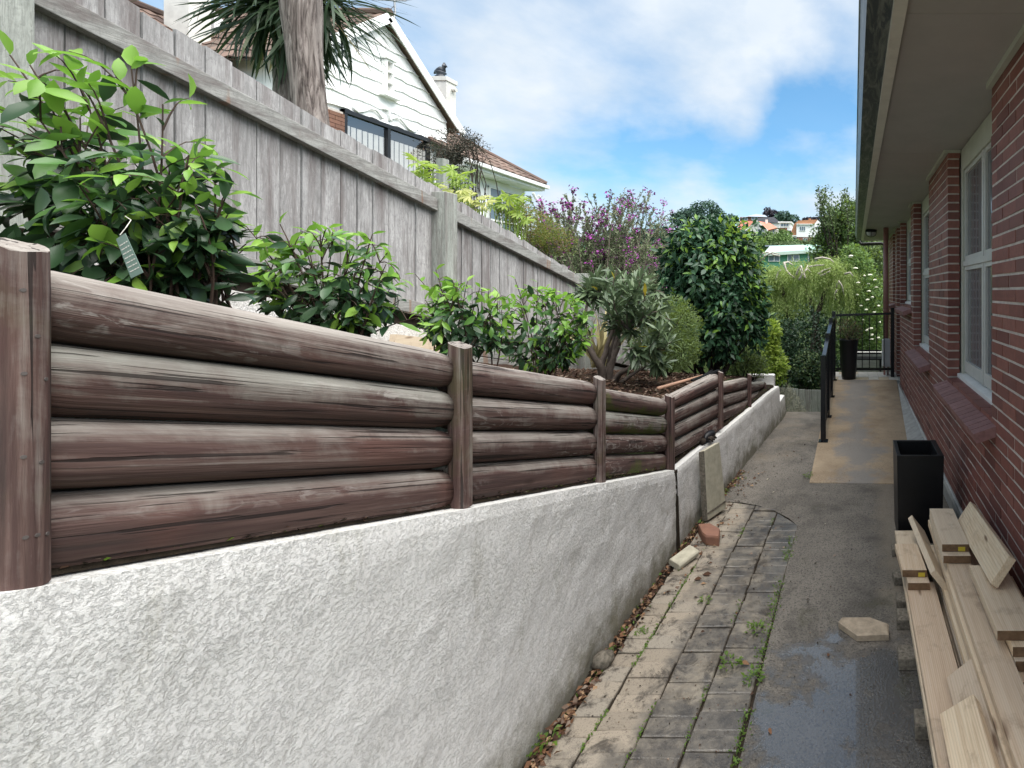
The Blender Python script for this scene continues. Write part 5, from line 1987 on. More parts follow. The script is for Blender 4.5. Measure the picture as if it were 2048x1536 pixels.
# single fallen leaves
FL = [(1480, 1326, .05, 0, 'curled brown leaf on the wet pavers near the weeds'), (1655, 1313, .03, 0, 'small tan leaf on the path beside the puddle'), (1652, 1118 - 70, .02, 1, 'tiny white petal on the concrete near the ramp foot'),
      (1550, 985 - 2, .03, 1, 'pale leaf on the concrete beyond the pavers'), (1538, 1456, .03, 0, 'brown leaf at the bottom edge of the puddle'), (1405, 1150, .07, 0, 'large curled reddish leaf beside the broken stone'), (1472, 1228, .025, 0, 'dark curled leaf on the grey pavers'),
      (1515, 965, .035, 1, 'pale narrow leaf on the concrete by the wall bend'), (1538, 957, .035, 1, 'pale narrow leaf nearest the ramp'), (1480, 954, .03, 1, 'pale narrow leaf close to the wall foot'), (1388, 1160, .06, 0, 'brown leaf in the litter at the wall foot')]
for k, (u, v, s, pale, lb) in enumerate(FL):
    c_ = PZ(u, v, G + .008)
    tv, tf = leaf_full(.5, .25, .16)
    an = k * 1.3
    rot = Matrix.Rotation(an, 3, 'Z') @ Matrix.Rotation(.25, 3, 'X')
    m_ = MB()
    m_.add([c_ + rot @ Vector(p) * s for p in tv], tf)
    m_.build('fallen_leaf', M['slab'] if pale else M['dead_leaf'], loc=c_, label=lb, cat='leaf', group='fallen leaves on the path')
# ================================================================== NEIGHBOUR'S HOUSE
t = NT('clear_pane')
t.n.remove(t.bs)
tp_ = t.node('ShaderNodeBsdfTransparent')
gl_ = t.node('ShaderNodeBsdfGlossy')
gl_.inputs['Roughness'].default_value = 0.02
lw = t.node('ShaderNodeFresnel')
ms = t.node('ShaderNodeMixShader')
ms.inputs[0].default_value = 0.25
t.l.new(tp_.outputs[0], ms.inputs[1])
t.l.new(gl_.outputs[0], ms.inputs[2])
t.l.new(ms.outputs[0], t.out.inputs[0])
M['clear_pane'] = t.mat

NX = -11.0
nh = empty('gabled_house', (NX, 12, 1), 'white weatherboarded house with a steep tiled gable and black-framed window above the grey fence', 'house')
AY, AZ = 11.65, 6.34
EYL, EYR, EZ = 9.79, 13.51, 4.62
ZB = 3.955
m_ = MB()
m_.prism([(NX - .05, EYL, 1.0), (NX - .05, EYR, 1.0), (NX - .05, EYR, EZ), (NX - .05, AY, AZ), (NX - .05, EYL, EZ)], (-3.2, 0, 0))
m_.build('wall', M['render_white'], nh)
# wavy-edged weatherboards, one part each
NB = 8
bh = (AZ - .03 - ZB) / NB
for k in range(NB):
    z0, z1 = ZB + k * bh, ZB + (k + 1) * bh + .02

    def yl(z):
        return EYL + .25 if z < EZ else lerp(EYL, AY, (z - EZ) / (AZ - EZ))

    def yr(z):
        return EYR - .02 if z < EZ else lerp(EYR, AY, (z - EZ) / (AZ - EZ))
    a, b = yl(z0), yr(z0)
    n = max(6, int((b - a) / .09))
    bot, top = [], []
    for i in range(n + 1):
        y = lerp(a, b, i / n)
        bot.append((y, z0 + .014 * math.sin(y * 9.5 + k * 1.7) + .008 * math.sin(y * 21 + k)))
    top = []
    for i in range(n + 1):
        y = lerp(a, b, i / n)
        zt = min(z1, EZ + (AZ - EZ) * (1 - abs(y - AY) / (EYR - AY)) - .01)
        top.append((y, max(zt, bot[i][1] + .004)))
    m_ = MB()
    v = [(NX + .022, y, z) for y, z in bot] + [(NX - .012, y, z) for y, z in top] + [(NX - .045, y, z) for y, z in bot]
    f = []
    for i in range(n):
        f += [(i, i + 1, n + 1 + i + 1, n + 1 + i), (i, 2 * n + 2 + i, 2 * n + 3 + i, i + 1)]
    m_.add(v, f)
    m_.build('weatherboard', M['render_white'], nh)
# barge boards
for (ya, yb, za, zb) in ((AY, EYR + .35, AZ, EZ - .32), (AY, EYL - .35, AZ, EZ - .32)):
    m_ = MB()
    d_ = Vector((0, yb - ya, zb - za)).normalized()
    m_.beam((NX + .19, ya, za + .045), (NX + .19, yb, zb + .045), .03, .19, up=(0, -d_.z, d_.y) if d_.y > 0 else (0, d_.z, -d_.y))
    m_.build('barge_board', M['render_white'], nh)
# gable roof with real tile courses
def tile_roof(name, p0, p1, q0, q1, rows, ncol, parent, th=.03, each=True):
    """p0-p1 eave edge, q0-q1 ridge edge"""
    p0, p1, q0, q1 = map(Vector, (p0, p1, q0, q1))
    nrm = (p1 - p0).cross(q0 - p0).normalized()
    if nrm.z < 0:
        nrm = -nrm
    m0 = MB()
    m0.prism([p0, p1, q1, q0], -nrm * .03)
    ro = m0.build(name, M['roof_tile'], parent)
    m2 = MB()
    for r in range(rows):
        s0, s1 = r / rows, (r + 1.12) / rows
        for c in range(ncol):
            t0, t1 = c / ncol, (c + .96) / ncol
            a = p0.lerp(p1, t0).lerp(q0.lerp(q1, t0), s0)
            b = p0.lerp(p1, t1).lerp(q0.lerp(q1, t1), s0)
            c2 = p0.lerp(p1, t1).lerp(q0.lerp(q1, t1), min(1, s1))
            d2 = p0.lerp(p1, t0).lerp(q0.lerp(q1, t0), min(1, s1))
            mid0, mid1 = (a + b) / 2 + nrm * (th + .03), (d2 + c2) / 2 + nrm * .035
            a, b = a + nrm * th, b + nrm * th
            c2, d2 = c2 + nrm * .008, d2 + nrm * .008
            m2.add([a, mid0, b, c2, mid1, d2, a - nrm * th, b - nrm * th, mid0 - nrm * th], [(0, 1, 4, 5), (1, 2, 3, 4), (6, 8, 1, 0), (8, 7, 2, 1)])
    m2.build('roof_tiles', M['roof_tile'], ro, kind='stuff')
    return ro


tile_roof('roof', (NX + .16, EYR + .35, EZ - .22), (NX - 4, EYR + .35, EZ - .22), (NX + .16, AY, AZ + .12), (NX - 4, AY, AZ + .12), 8, 16, nh)
tile_roof('roof', (NX - 4, EYL - .35, EZ - .22), (NX + .16, EYL - .35, EZ - .22), (NX - 4, AY, AZ + .12), (NX + .16, AY, AZ + .12), 8, 16, nh)
m_ = MB()
m_.tube([(NX + .2, AY, AZ + .17), (NX - 4, AY, AZ + .17)], .09, 8)
m_.build('ridge_cap', M['roof_tile'], nh)
# louvred vent
vy = lambda u, x=NX: x * F / (u - CU)
vz = lambda u, v, x=NX: (CV - v) * vy(u, x) / F
m_ = MB()
y0, y1 = vy(763, NX), vy(778, NX)
zt, zb_ = vz(770, 122), vz(770, 186)
m_.box(NX + .0, NX + .12, y0, y0 + .03, zb_, zt)
m_.box(NX + .0, NX + .12, y1 - .03, y1, zb_, zt)
for k in range(4):
    z = lerp(zb_, zt, k / 3)
    m_.box(NX + .0, NX + .12, y0 + .03, y1 - .03, z - .02, z + .02)
ve = m_.build('vent', M['render_white'], nh)
m_ = MB()
m_.box(NX + .026, NX + .034, y0 + .03, y1 - .03, zb_, zt)
m_.build('vent_back', M['cream_paint'], ve)
m_ = MB()
m_.box(NX + .0, NX + .18, y0 - .09, y1 + .16, zb_ - .10, zb_ - .025)
m_.box(NX + .0, NX + .16, y0 - .04, y1 + .06, zt + .025, zt + .09)
m_.build('vent_ledge', M['render_white'], ve)
# scrolled trim over the window
SC = [[(706, 208), (708, 217), (716, 224), (728, 222), (740, 217), (752, 220), (760, 229), (763, 235), (766, 236)],
      [(768, 217), (775, 219), (779, 228), (780, 240), (783, 241)],
      [(784, 238), (790, 235), (800, 237), (808, 246), (817, 257), (826, 263), (832, 262), (830, 254), (834, 262)]]
for s in SC:
    m_ = MB()
    m_.tube([PX(u, v, NX + .05) for u, v in s], .028, 6)
    m_.build('scroll', M['render_white'], nh, smooth=True)
# window: black frame, panes, vertical blinds
wy0, wy1 = vy(684), vy(856)
wt = 3.93
wb = 2.5
m_ = MB()
for (a, b) in ((wy0, wy0 + .06), (vy(771), vy(771) + .07), (wy1 - .06, wy1)):
    m_.box(NX - .02, NX + .06, a, b, wb, wt)
m_.box(NX - .02, NX + .07, wy0, wy1, wt - .09, wt)
m_.box(NX - .02, NX + .06, wy0, wy1, wb, wb + .06)
wf = m_.build('window', M['window_black'], nh)
m_ = MB()
m_.add([(NX + .01, wy0 + .05, wb + .05), (NX + .01, wy1 - .05, wb + .05), (NX + .01, wy1 - .05, wt - .08), (NX + .01, wy0 + .05, wt - .08)], [(0, 1, 2, 3)])
m_.build('pane', M['clear_pane'], wf)
m_ = MB()
y = wy0 + .1
while y < wy1 - .1:
    m_.hexa([(NX - .045, y, wb), (NX - .035, y, wb), (NX - .015, y + .085, wb), (NX - .025, y + .085, wb), (NX - .045, y, wt - .32), (NX - .035, y, wt - .32), (NX - .015, y + .085, wt - .32), (NX - .025, y + .085, wt - .32)])
    y += .13
m_.build('blind', M['curtain'], wf, kind='stuff')
m_ = MB()
m_.box(NX - .049, NX - .046, wy0, wy1, wb, wt)
m_.build('room', M['dark_plastic'], wf)
# brick pier left of the window
for r in range(14):
    for c in range(3):
        m_ = MB()
        y0 = vy(640) + (c - .5 * (r % 2)) * .24
        z0 = 2.6 + r * .086
        m_.box(NX + .01, NX + .07, y0, min(y0 + .23, wy0 - .01), z0, z0 + .076)
        if y0 + .05 < wy0:
            m_.build('brick', M['orange_brick'], nh)
m_ = MB()
m_.box(NX - .02, NX + .03, vy(640) - .2, wy0 - .005, 1, 3.85)
m_.build('mortar', M['mortar'], nh)

# lower wing to the right
WXn, EX = -10.8, -10.35
m_ = MB()
m_.box(WXn - 4, WXn, 13.3, 16.4, 0, 3.32)
m_.build('wing_wall', M['render_white'], nh)
m_ = MB()
m_.box(WXn, EX, 13.2, 16.62, 3.325, 3.36)
m_.box(WXn - 4, WXn - .001, 16.4, 16.62, 3.325, 3.36)
m_.build('wing_soffit', M['render_white'], nh)
m_ = MB()
m_.box(EX, EX + .03, 13.2, 16.70, 3.34, 3.50)
m_.box(EX + .031, EX + .14, 13.2, 16.78, 3.43, 3.54)
m_.build('wing_gutter', M['white_paint'], nh, bevel=.01)
m_ = MB()
c_ = PX(1074, 392, EX)
m_.tube([PX(1066, 386, EX + .02), PX(1072, 398, EX + .02), PX(1078, 402, EX + .02), PX(1081, 395, EX + .02), PX(1076, 391, EX + .02)], .04, 6)
m_.build('scroll_bracket', M['render_white'], nh)
tile_roof('wing_roof', (EX + .06, 16.75, 3.56), (EX + .06, 13.1, 3.56), (-13.6, 14.6, 5.5), (-13.6, 12, 5.5), 10, 12, nh)
m_ = MB()
m_.add([(EX + .06, 16.75, 3.55), (-13.6, 14.6, 5.5), (-17, 16.75, 3.55)], [(0, 1, 2)])
m_.build('hip_roof', M['roof_tile'], nh)
m_ = MB()
m_.tube([(EX + .04, 16.77, 3.62), (-13.6, 14.6, 5.58)], .07, 8)
m_.build('hip_cap', M['roof_tile'], nh)
y0, y1 = vy(975, WXn), vy(1030, WXn)
m_ = MB()
zt = vz(1000, 378, WXn)
for (a, b) in ((y0, y0 + .06), (lerp(y0, y1, .42), lerp(y0, y1, .42) + .06), (y1 - .06, y1)):
    m_.box(WXn + .002, WXn + .05, a, b, 1.4, zt)
for z in (1.4, 2.1, 2.75, zt - .06):
    m_.box(WXn + .002, WXn + .045, y0, y1, z, z + .06)
wf2 = m_.build('window', M['white_paint'], nh)
m_ = MB()
m_.box(WXn + .004, WXn + .02, y0 + .03, y1 - .03, 1.42, zt - .03)
m_.build('pane', M['far_glass'], wf2)
# main roof behind and its chimneys
tile_roof('main_roof', (-11.8, 13, 4.05), (-11.8, 6.5, 4.05), (-14, 13, 5.56), (-14, 6.5, 5.56), 9, 30, nh)
m_ = MB()
m_.tube([(-14, 6.5, 5.6), (-14, 13, 5.6)], .09, 8)
m_.build('ridge_cap', M['roof_tile'], nh)
m_ = MB()
m_.box(-13.9, -11.9, 6.6, 12.9, 1, 4.0)
m_.build('main_wall', M['render_white'], nh)
cx0 = -13.3
ch = MB()
y0, y1 = vy(378, -13.0), vy(438, -13.0)
ch.box(-13.5, -13.0, y0, y1 - .12, 4.4, 7.55)
ch.box(-13.54, -12.96, y0 - .04, y1 - .08, 7.36, 7.48)
co_ = ch.build('chimney', M['render_cream'], nh, bevel=.01)
ch = MB()
ch.box(-13.46, -13.04, y0 + .05, y1 - .17, 7.55, 7.63)
ch.build('clay_top', M['orange_brick'], co_)
ch = MB()
ch.prism([PX(428, 20, -13.3), PX(500, 100, -13.3), PX(470, 108, -13.3), PX(428, 92, -13.3)], (-.2, 0, 0))
ch.build('roof_upstand', M['render_white'], nh)
# right-hand chimney with its metal cowl
x1_ = -12.5
cb = [x1_ * F / (893 - CU), x1_ * F / (912 - CU)]
ztop = (CV - 153) * cb[0] / F
cw = 40 / F * cb[0]
ch = MB()
ch.box(x1_ - cw, x1_, cb[0], cb[1], 3.5, ztop - .13)
ch.box(x1_ - cw - .03, x1_ + .03, cb[0] - .03, cb[1] + .03, ztop - .13, ztop)
chim = ch.build('chimney', M['render_cream'], nh, bevel=.008)
for (u, v) in ((873, 178), (906, 180)):
    m_ = MB()
    p = P(u, v, cb[0] - .02) if u < 893 else PX(u, v, x1_ + .02)
    dd = Vector((0, -.10, 0)) if u < 893 else Vector((.10, 0, 0))
    m_.tube([p, p + dd], .06, 12)
    m_.build('vent_pipe', M['render_cream'], chim)
cc = Vector((x1_ - cw / 2 - .02, (cb[0] + cb[1]) / 2, ztop))
cowl = empty('chimney_cowl', cc, 'dark metal chimney cowl shaped like a bird with raised tail on the cream chimney', 'chimney cowl')
m_ = MB()
m_.lathe(cc, [(0, 0), (.17, 0), (.16, .05), (.11, .10), (.10, .14), (.15, .19), (.13, .22), (0, .22)], 16)
m_.build('base', M['lead'], cowl, smooth=True)
m_ = MB()
k_ = .0152 * 1.0
w2 = lambda u, v: Vector((cc.x + (u - 882) * .0153, cc.y, cc.z + (151 - v) * .0153))
m_.tube([w2(868, 140), w2(872, 137), w2(879, 135), w2(886, 131), w2(890, 125), w2(889, 118)], [.015, .055, .10, .10, .075, .02], 10)
m_.build('bird_body', M['lead'], cowl, smooth=True)
# aerial on the gable
ae = empty('tv_aerial', PX(790, 44, NX - .05), 'grey television aerial on a bent pole at the gable peak', 'aerial')
m_ = MB()
pts = [PX(775, 52, NX), PX(781, 48, NX), (PX(788, 38, NX)), PX(790, 25, NX), PX(789, 0, NX), PX(789, -25, NX)]
m_.tube(pts, .022, 8)
m_.build('pole', M['steel'], ae, smooth=True)
m_ = MB()
a, b = PX(757, 0, NX), PX(812, 2, NX)
m_.tube([a, b], .012, 6)
for k in range(9):
    p = Vector(a).lerp(Vector(b), k / 8)
    m_.tube([p + Vector((-.15, 0, .0)), p + Vector((.15, 0, .03))], .006, 4)
m_.build('antenna', M['steel'], ae)
m_ = MB()
m_.tube([PX(788, 12, NX), PX(774, 25, NX), PX(765, 36, NX), PX(762, 50, NX)], .008, 5)
m_.build('cable', M['dark_plastic'], ae)


# ================================================================== VEGETATION
def npv(v):
    return np.array([v[0], v[1], v[2]], float)


def unit(v):
    return v / (np.linalg.norm(v) + 1e-9)


TL = leaf_full(.42, .20, .05)
TLm = {}


def tmpl_mesh(key, tm, mat):
    if key not in TLm:
        me = bpy.data.meshes.new('leaf')
        me.from_pydata([tuple(p) for p in tm[0]], [], tm[1])
        me.materials.append(mat)
        me.polygons.foreach_set('use_smooth', [True] * len(me.polygons))
        TLm[key] = me
    return TLm[key]


LV = [leaf_full(.38, .20, .05), leaf_full(.34, .34, .07), leaf_full(.41, .08, .035), leaf_full(.36, .28, .10)]


def place_leaves(e, pos, rot, size, mk, mats, maxn=300, stuffname='leaves'):
    """nearest leaves become parts of their own, the rest one joined part"""
    pos = np.asarray(pos); dist = np.linalg.norm(pos, axis=1)
    order = np.argsort(dist)
    for i in order[:maxn]:
        vi = i % len(LV)
        me = tmpl_mesh((mats[mk[i]], vi), LV[vi], M[mats[mk[i]]])
        inst('leaf', me, pos[i], e, Matrix([[float(c) for c in r] for r in rot[i]]), float(size[i]))
    rest_ = order[maxn:]
    if len(rest_):
        scatter(stuffname, LV[0], pos[rest_], rot[rest_], size[rest_], [M[m] for m in mats], np.array(mk)[rest_], e, smooth=True, kind='stuff')


def laurel(name, label, base, ctr, rad, nst, target, L, seed, dirs=None, bright=.5, cat='shrub', group=None, tips=(), fill=120):
    r = np.random.default_rng(seed)
    base, ctr, rad = npv(base), npv(ctr), np.array(rad)
    e = empty(name, base, label, cat, group)
    st = MB()
    pos, dr, up, size, mk = [], [], [], [], []
    stems = []
    twx = []
    for k in range(nst):
        if dirs and k < len(dirs):
            dd = unit(np.array(dirs[k], float))
        else:
            dd = unit(r.normal(size=3) * [1, 1, .8] + [0, 0, .5])
        tip = ctr + dd * rad * r.uniform(.85, 1.02)
        b = base + r.normal(size=3) * [.08, .06, 0]
        mid = b * .5 + tip * .5 + r.normal(size=3) * [.05, .04, .02] + np.array([0, 0, .10 * np.linalg.norm(tip - b)]) + r.normal(size=3) * .02
        pts = [b + (mid - b) * 2 * s * (1 - s) + (tip - b) * s * s for s in np.linspace(0, 1, 9)]
        st.tube(pts, list(np.linspace(.0045, .0016, 9)), 5)
        stems.append((pts, dd))
    for k, (tu, tv_, tY) in enumerate(tips):
        tip = npv(P(tu, tv_, tY))
        b = base + r.normal(size=3) * [.03, .03, 0]
        mid = b * .5 + tip * .5 + np.array([0, 0, .12 * np.linalg.norm(tip - b)])
        pts = [b + (mid - b) * 2 * s * (1 - s) + (tip - b) * s * s for s in np.linspace(0, 1, 9)]
        st.tube(pts, list(np.linspace(.0055, .0018, 9)), 5)
        stems.append((pts, unit(tip - b)))
        twx.append(np.array(pts[4:]))
    # side twigs
    twigs = []
    for pts, dd in stems:
        twigs.append((pts[4:], 1.0))
        for j in range(6):
            i0 = r.integers(2, 8)
            p0 = pts[i0]
            out = unit(unit(p0 - ctr + 1e-3) * .8 + r.normal(size=3) * .7 + [0, 0, .35])
            ln = r.uniform(.35, .7) * rad.mean()
            tip = p0 + out * ln
            # keep inside the silhouette
            q_ = (tip - ctr) / rad
            nq = np.linalg.norm(q_)
            if nq > 1.05:
                tip = ctr + q_ / nq * rad * 1.05
            tw = [p0 + (tip - p0) * s + np.array([0, 0, .03 * math.sin(s * 3.1)]) for s in np.linspace(0, 1, 5)]
            st.tube(tw, list(np.linspace(.0026, .0012, 5)), 4)
            twigs.append((tw, .9))
    per = max(4, int(target / len(twigs)))
    for tw, _ in twigs:
        tw = np.array(tw)
        d_t = unit(tw[-1] - tw[-2])
        hrel = ((tw[-1] - ctr) / rad)
        newg = r.random() < bright + .42 * hrel[2]
        ph = r.uniform(0, 6.28)
        for j in range(per):
            s = 1 - (j / per) ** 1.1 * .95
            fi = s * (len(tw) - 1)
            i0 = min(int(fi), len(tw) - 2)
            p = tw[i0] + (tw[i0 + 1] - tw[i0]) * (fi - i0)
            a = ph + j * 2.4
            side = unit(np.cross(d_t, [0, 0, 1.0]) + 1e-4)
            oth = np.cross(side, d_t)
            dl = unit(d_t * (.75 if j < 3 else .25) + (side * math.cos(a) + oth * math.sin(a)) * .8 + np.array([0, 0, -.42 + .30 * (j < 3)]))
            pos.append(p); dr.append(dl); up.append(np.array([0, 0, 1.0]) + r.normal(size=3) * .45)
            size.append(L * r.uniform(.6, 1.1) * (.75 if j < 2 else 1))
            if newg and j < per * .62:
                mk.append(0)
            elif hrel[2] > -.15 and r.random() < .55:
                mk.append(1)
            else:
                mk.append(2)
    for k in range(fill):
        dd = unit(r.normal(size=3)) * r.random() ** .5
        p = ctr + np.array([0, 0, -.28 * rad[2]]) + dd * rad * [.85, .85, .72]
        pos.append(p)
        dr.append(unit(dd * [1, 1, .3] + r.normal(size=3) * .5 + [0, 0, -.45])); up.append(np.array([0, 0, 1.0]) + r.normal(size=3) * .5)
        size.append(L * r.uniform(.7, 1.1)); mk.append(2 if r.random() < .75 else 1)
    pos, dr, up = np.array(pos), np.array(dr), np.array(up)
    rot = frames(dr, up, r.uniform(-.5, .5, len(pos)))
    st.build('stems', M['twig'], e)
    place_leaves(e, pos, rot, np.array(size), mk, ['laurel_bright', 'laurel_mid', 'laurel_dark'])
    return e


GP = 'young laurels planted along the log wall'


def bz(p):
    return (p[0], p[1], bedz(p[0], p[1]))


c1 = P(205, 372, 1.53)
laurel('laurel_shrub', 'largest laurel shrub, filling the left edge in front of the fence post', bz((c1.x + .15, c1.y + .05)), c1, (.28, .20, .38), 17, 900, .098, 1, dirs=[(1, .1, -.15), (.95, 0, .25), (1, 0, .05), (-.3, 0, 1), (.3, 0, .9), (-1, 0, .5), (.9, -.1, -.5), (.6, 0, .6)], bright=.50, group=GP, fill=420, tips=[(452, 392, 1.62), (430, 340, 1.62), (486, 500, 1.66), (470, 585, 1.66), (455, 500, 1.64), (492, 488, 1.68), (395, 560, 1.6), (380, 480, 1.58), (455, 430, 1.62), (60, 130, 1.5), (20, 110, 1.5), (170, 175, 1.5), (340, 320, 1.6), (110, 190, 1.5), (440, 545, 1.66)])
c2 = P(665, 560, 2.22)
laurel('laurel_shrub', 'second laurel shrub, standing alone in the middle of the first fence panel', bz((c2.x, c2.y)), c2, (.25, .18, .22), 12, 520, .086, 2, dirs=[(-1, 0, .7), (1, 0, -.2), (.6, 0, .9), (-.8, 0, .3), (.9, 0, .3), (0, 0, 1)], bright=.62, group=GP, tips=[(492, 452, 2.2), (560, 448, 2.2), (640, 470, 2.2), (745, 468, 2.25), (775, 505, 2.25), (835, 635, 2.3), (800, 600, 2.3), (515, 590, 2.2), (530, 520, 2.2), (700, 500, 2.2)])
c3 = P(935, 630, 2.97)
laurel('laurel_shrub', 'third laurel shrub, growing in front of the square fence post', bz((c3.x, c3.y)), c3, (.22, .20, .22), 12, 560, .088, 3, dirs=[(-1, 0, .6), (-.8, 0, .9), (.7, 0, .8), (0, 0, 1)], bright=.66, group=GP, tips=[(830, 548, 2.95), (872, 540, 2.95), (905, 560, 2.95), (850, 600, 2.95), (960, 575, 3.0)])
c4 = P(1085, 655, 3.7)
laurel('laurel_shrub', 'fourth laurel shrub, farthest of the row, beside the bare-limbed shrub', bz((c4.x, c4.y)), c4, (.30, .26, .28), 15, 720, .096, 4, dirs=[(1, 0, .1), (.9, 0, -.2), (.5, 0, .8), (-.6, 0, .8), (0, 0, 1)], bright=.68, group=GP, tips=[(1030, 558, 3.6), (1075, 565, 3.7), (1150, 600, 3.75), (1182, 620, 3.75), (1188, 668, 3.7), (1165, 690, 3.7), (1110, 585, 3.7)])

# nursery label hanging in the first shrub
tg = empty('plant_label', P(262, 505, 1.36), 'pale green printed plastic nursery label hanging in the largest laurel', 'plant label')
a, b, c_, d_ = P(232, 478, 1.36), P(250, 466, 1.36), P(286, 545, 1.36), P(262, 557, 1.36)
m_ = MB()
m_.prism([a, b, c_, d_], (0, .0008, 0))
m_.build('card', M['tag_green'], tg)
m_ = MB()
for k in range(7):
    s = .18 + k * .11
    l0, l1 = a.lerp(d_, s), b.lerp(c_, s)
    for (p, q_) in ((.12, .42), (.5, .68), (.76, .9)):
        x0, x1 = l0.lerp(l1, p), l0.lerp(l1, q_)
        dn = (d_ - a).normalized() * .0028
        m_.prism([x0 + Vector((0, -.0006, 0)), x1 + Vector((0, -.0006, 0)), x1 + dn + Vector((0, -.0006, 0)), x0 + dn + Vector((0, -.0006, 0))], (0, .0004, 0))
m_.build('print', M['cream_paint'], tg)
m_ = MB()
m_.tube([P(240, 470, 1.36), P(252, 455, 1.37), P(262, 440, 1.39), P(250, 432, 1.40)], .0009, 5)
m_.build('tie', M['cream_paint'], tg)


# ---- open-limbed oleander-like shrub
def limb(mb, p0, p1, r0, r1, bend=.1, n=7, seed=0, sides=9):
    r = np.random.default_rng(seed)
    p0, p1 = npv(p0), npv(p1)
    off = r.normal(size=3) * bend * np.linalg.norm(p1 - p0)
    pts = []
    for s in np.linspace(0, 1, n):
        pts.append(p0 + (p1 - p0) * s + off * math.sin(math.pi * s) + r.normal(size=3) * .008)
    mb.tube(pts, list(np.linspace(r0, r1, n)), sides)
    return pts


YO = 4.55
ol = empty('oleander_shrub', PX(1210, 778, -2.27), 'multi-stemmed shrub with bare grey-brown limbs and long narrow leaves behind the log wall', 'shrub')
m_ = MB()
Lm = [((1206, 782), (1205, 738), (1188, 715), (1163, 680)), ((1206, 782), (1203, 735), (1215, 690), (1238, 622)), ((1212, 782), (1210, 742), (1178, 700), (1152, 640)),
      ((1215, 782), (1222, 740), (1233, 700), (1255, 655)), ((1218, 782), (1235, 750), (1262, 735), (1290, 700)), ((1210, 784), (1216, 745), (1222, 700), (1232, 650)),
      ((1222, 786), (1248, 760), (1275, 742), (1320, 720)), ((1204, 745), (1180, 690), (1168, 640), (1180, 590)), ((1225, 735), (1230, 690), (1240, 640), (1268, 600))]
tips = []
for k, pl_ in enumerate(Lm):
    ys_ = np.linspace(YO, YO + [-.25, .1, .1, -.15, -.2, .2, .1, .25, .25][k], 4)
    pts = [P(u, v, y_) for (u, v), y_ in zip(pl_, ys_)]
    fine = []
    for i in range(3):
        for s in (0, .33, .66):
            fine.append(pts[i].lerp(pts[i + 1], s) + Vector((random.uniform(-.008, .008), random.uniform(-.01, .01), 0)))
    fine.append(pts[3])
    n = len(fine)
    m_.tube(fine, list(np.linspace([.045, .042, .034, .036, .034, .026, .024, .024, .022][k], .010, n)), 9)
    tips.append(fine[-1])
m_.build('trunk', M['bark'], ol, smooth=True)
r = np.random.default_rng(31)
m_ = MB()
pos, dr, sz, mk = [], [], [], []
TC = [(1232, 575), (1212, 600), (1250, 560), (1190, 610), (1175, 585), (1265, 600), (1290, 575), (1300, 600), (1210, 560), (1240, 620), (1255, 640), (1285, 630), (1310, 640), (1330, 620), (1222, 640), (1270, 660), (1300, 670), (1325, 655), (1280, 690), (1310, 700),
      (1245, 590), (1225, 560), (1275, 560), (1205, 585), (1262, 575), (1290, 650), (1240, 665), (1255, 700), (1340, 640), (1300, 555), (1185, 570), (1170, 610), (1165, 640), (1152, 600), (1320, 580), (1338, 600), (1350, 660), (1345, 690), (1300, 720), (1262, 720), (1230, 545), (1288, 545), (1310, 560), (1190, 545), (1330, 730), (1285, 600), (1215, 620)]
for k, (u, v) in enumerate(TC):
    tp_p = npv(P(u + r.uniform(-8, 8), v + r.uniform(-8, 8), YO + r.uniform(-.45, .45)))
    st_ = min(tips, key=lambda q_: (Vector(tp_p) - q_).length)
    pts = limb(m_, st_, tp_p, .008, .004, .08, 6, k, 5)
    axis = unit(pts[-1] - pts[-3])
    for j in range(44):
        s = r.random() ** .8
        fi = (1 - s * .75) * 5
        i0 = min(int(fi), 4)
        p = pts[i0] + (pts[i0 + 1] - pts[i0]) * (fi - i0)
        dl = unit(axis * r.uniform(.2, .9) + r.normal(size=3) * .75 + [0, 0, .12])
        pos.append(p); dr.append(dl); sz.append(r.uniform(.085, .165))
m_.build('twigs', M['bark'], ol, kind='stuff')
pos, dr = np.array(pos), np.array(dr)
scatter('leaves', leaf_full(.20, .10, .02), pos, frames(dr, np.tile([0, 0, 1.], (len(pos), 1)), r.uniform(-.9, .9, len(pos))), sz, [M['oleander'], M['yellow_leaf']], (r.random(len(pos)) < .006).astype(int), ol, kind='stuff')


def bush(name, label, cat, blobs, n, leaf, size, mats, base, seed=0, thick=.4, lump=.3, out=.6, upb=.25, stems=8, stemmat='dark_trunk', group=None, mfun=None, crown='foliage', trunk=None, sr=.012, kind='stuff'):
    e = empty(name, base, label, cat, group)
    pos, d, r = shell_points(blobs, n, thick, lump, seed)
    dr = d * out + r.normal(size=pos.shape) * .7 + [0, 0, upb]
    up = d * .6 + [0, 0, .7] + r.normal(size=pos.shape) * .35
    mi = mfun(pos, d, r) if mfun else r.integers(0, len(mats), n)
    kw = dict(kind=kind) if kind else {}
    scatter(crown, leaf, pos, frames(dr, up, r.uniform(-.6, .6, n)), r.uniform(size[0], size[1], n), [M[m] for m in mats], mi, e, **kw)
    if stems:
        m_ = MB()
        for k in range(stems):
            c_, rad = blobs[r.integers(0, len(blobs))]
            dd = unit(r.normal(size=3) + [0, 0, .6])
            tip = np.array(c_, float) + dd * np.array(rad) * .8
            limb(m_, npv(base) + r.normal(size=3) * [sr * 3, sr * 3, 0], tip, sr * r.uniform(.7, 1.3), sr * .3, .1, 7, seed * 50 + k, 6)
        m_.build('stems' if not trunk else trunk, M[stemmat], e)
    return e


def B(u, v, Y, ru, rv, ry=None):
    """ellipsoid from its centre pixel and radii in pixels at depth Y"""
    c_ = P(u, v, Y)
    rx = ru * Y / F
    return ((c_.x, c_.y, c_.z), (rx, ry if ry else rx, rv * Y / F))


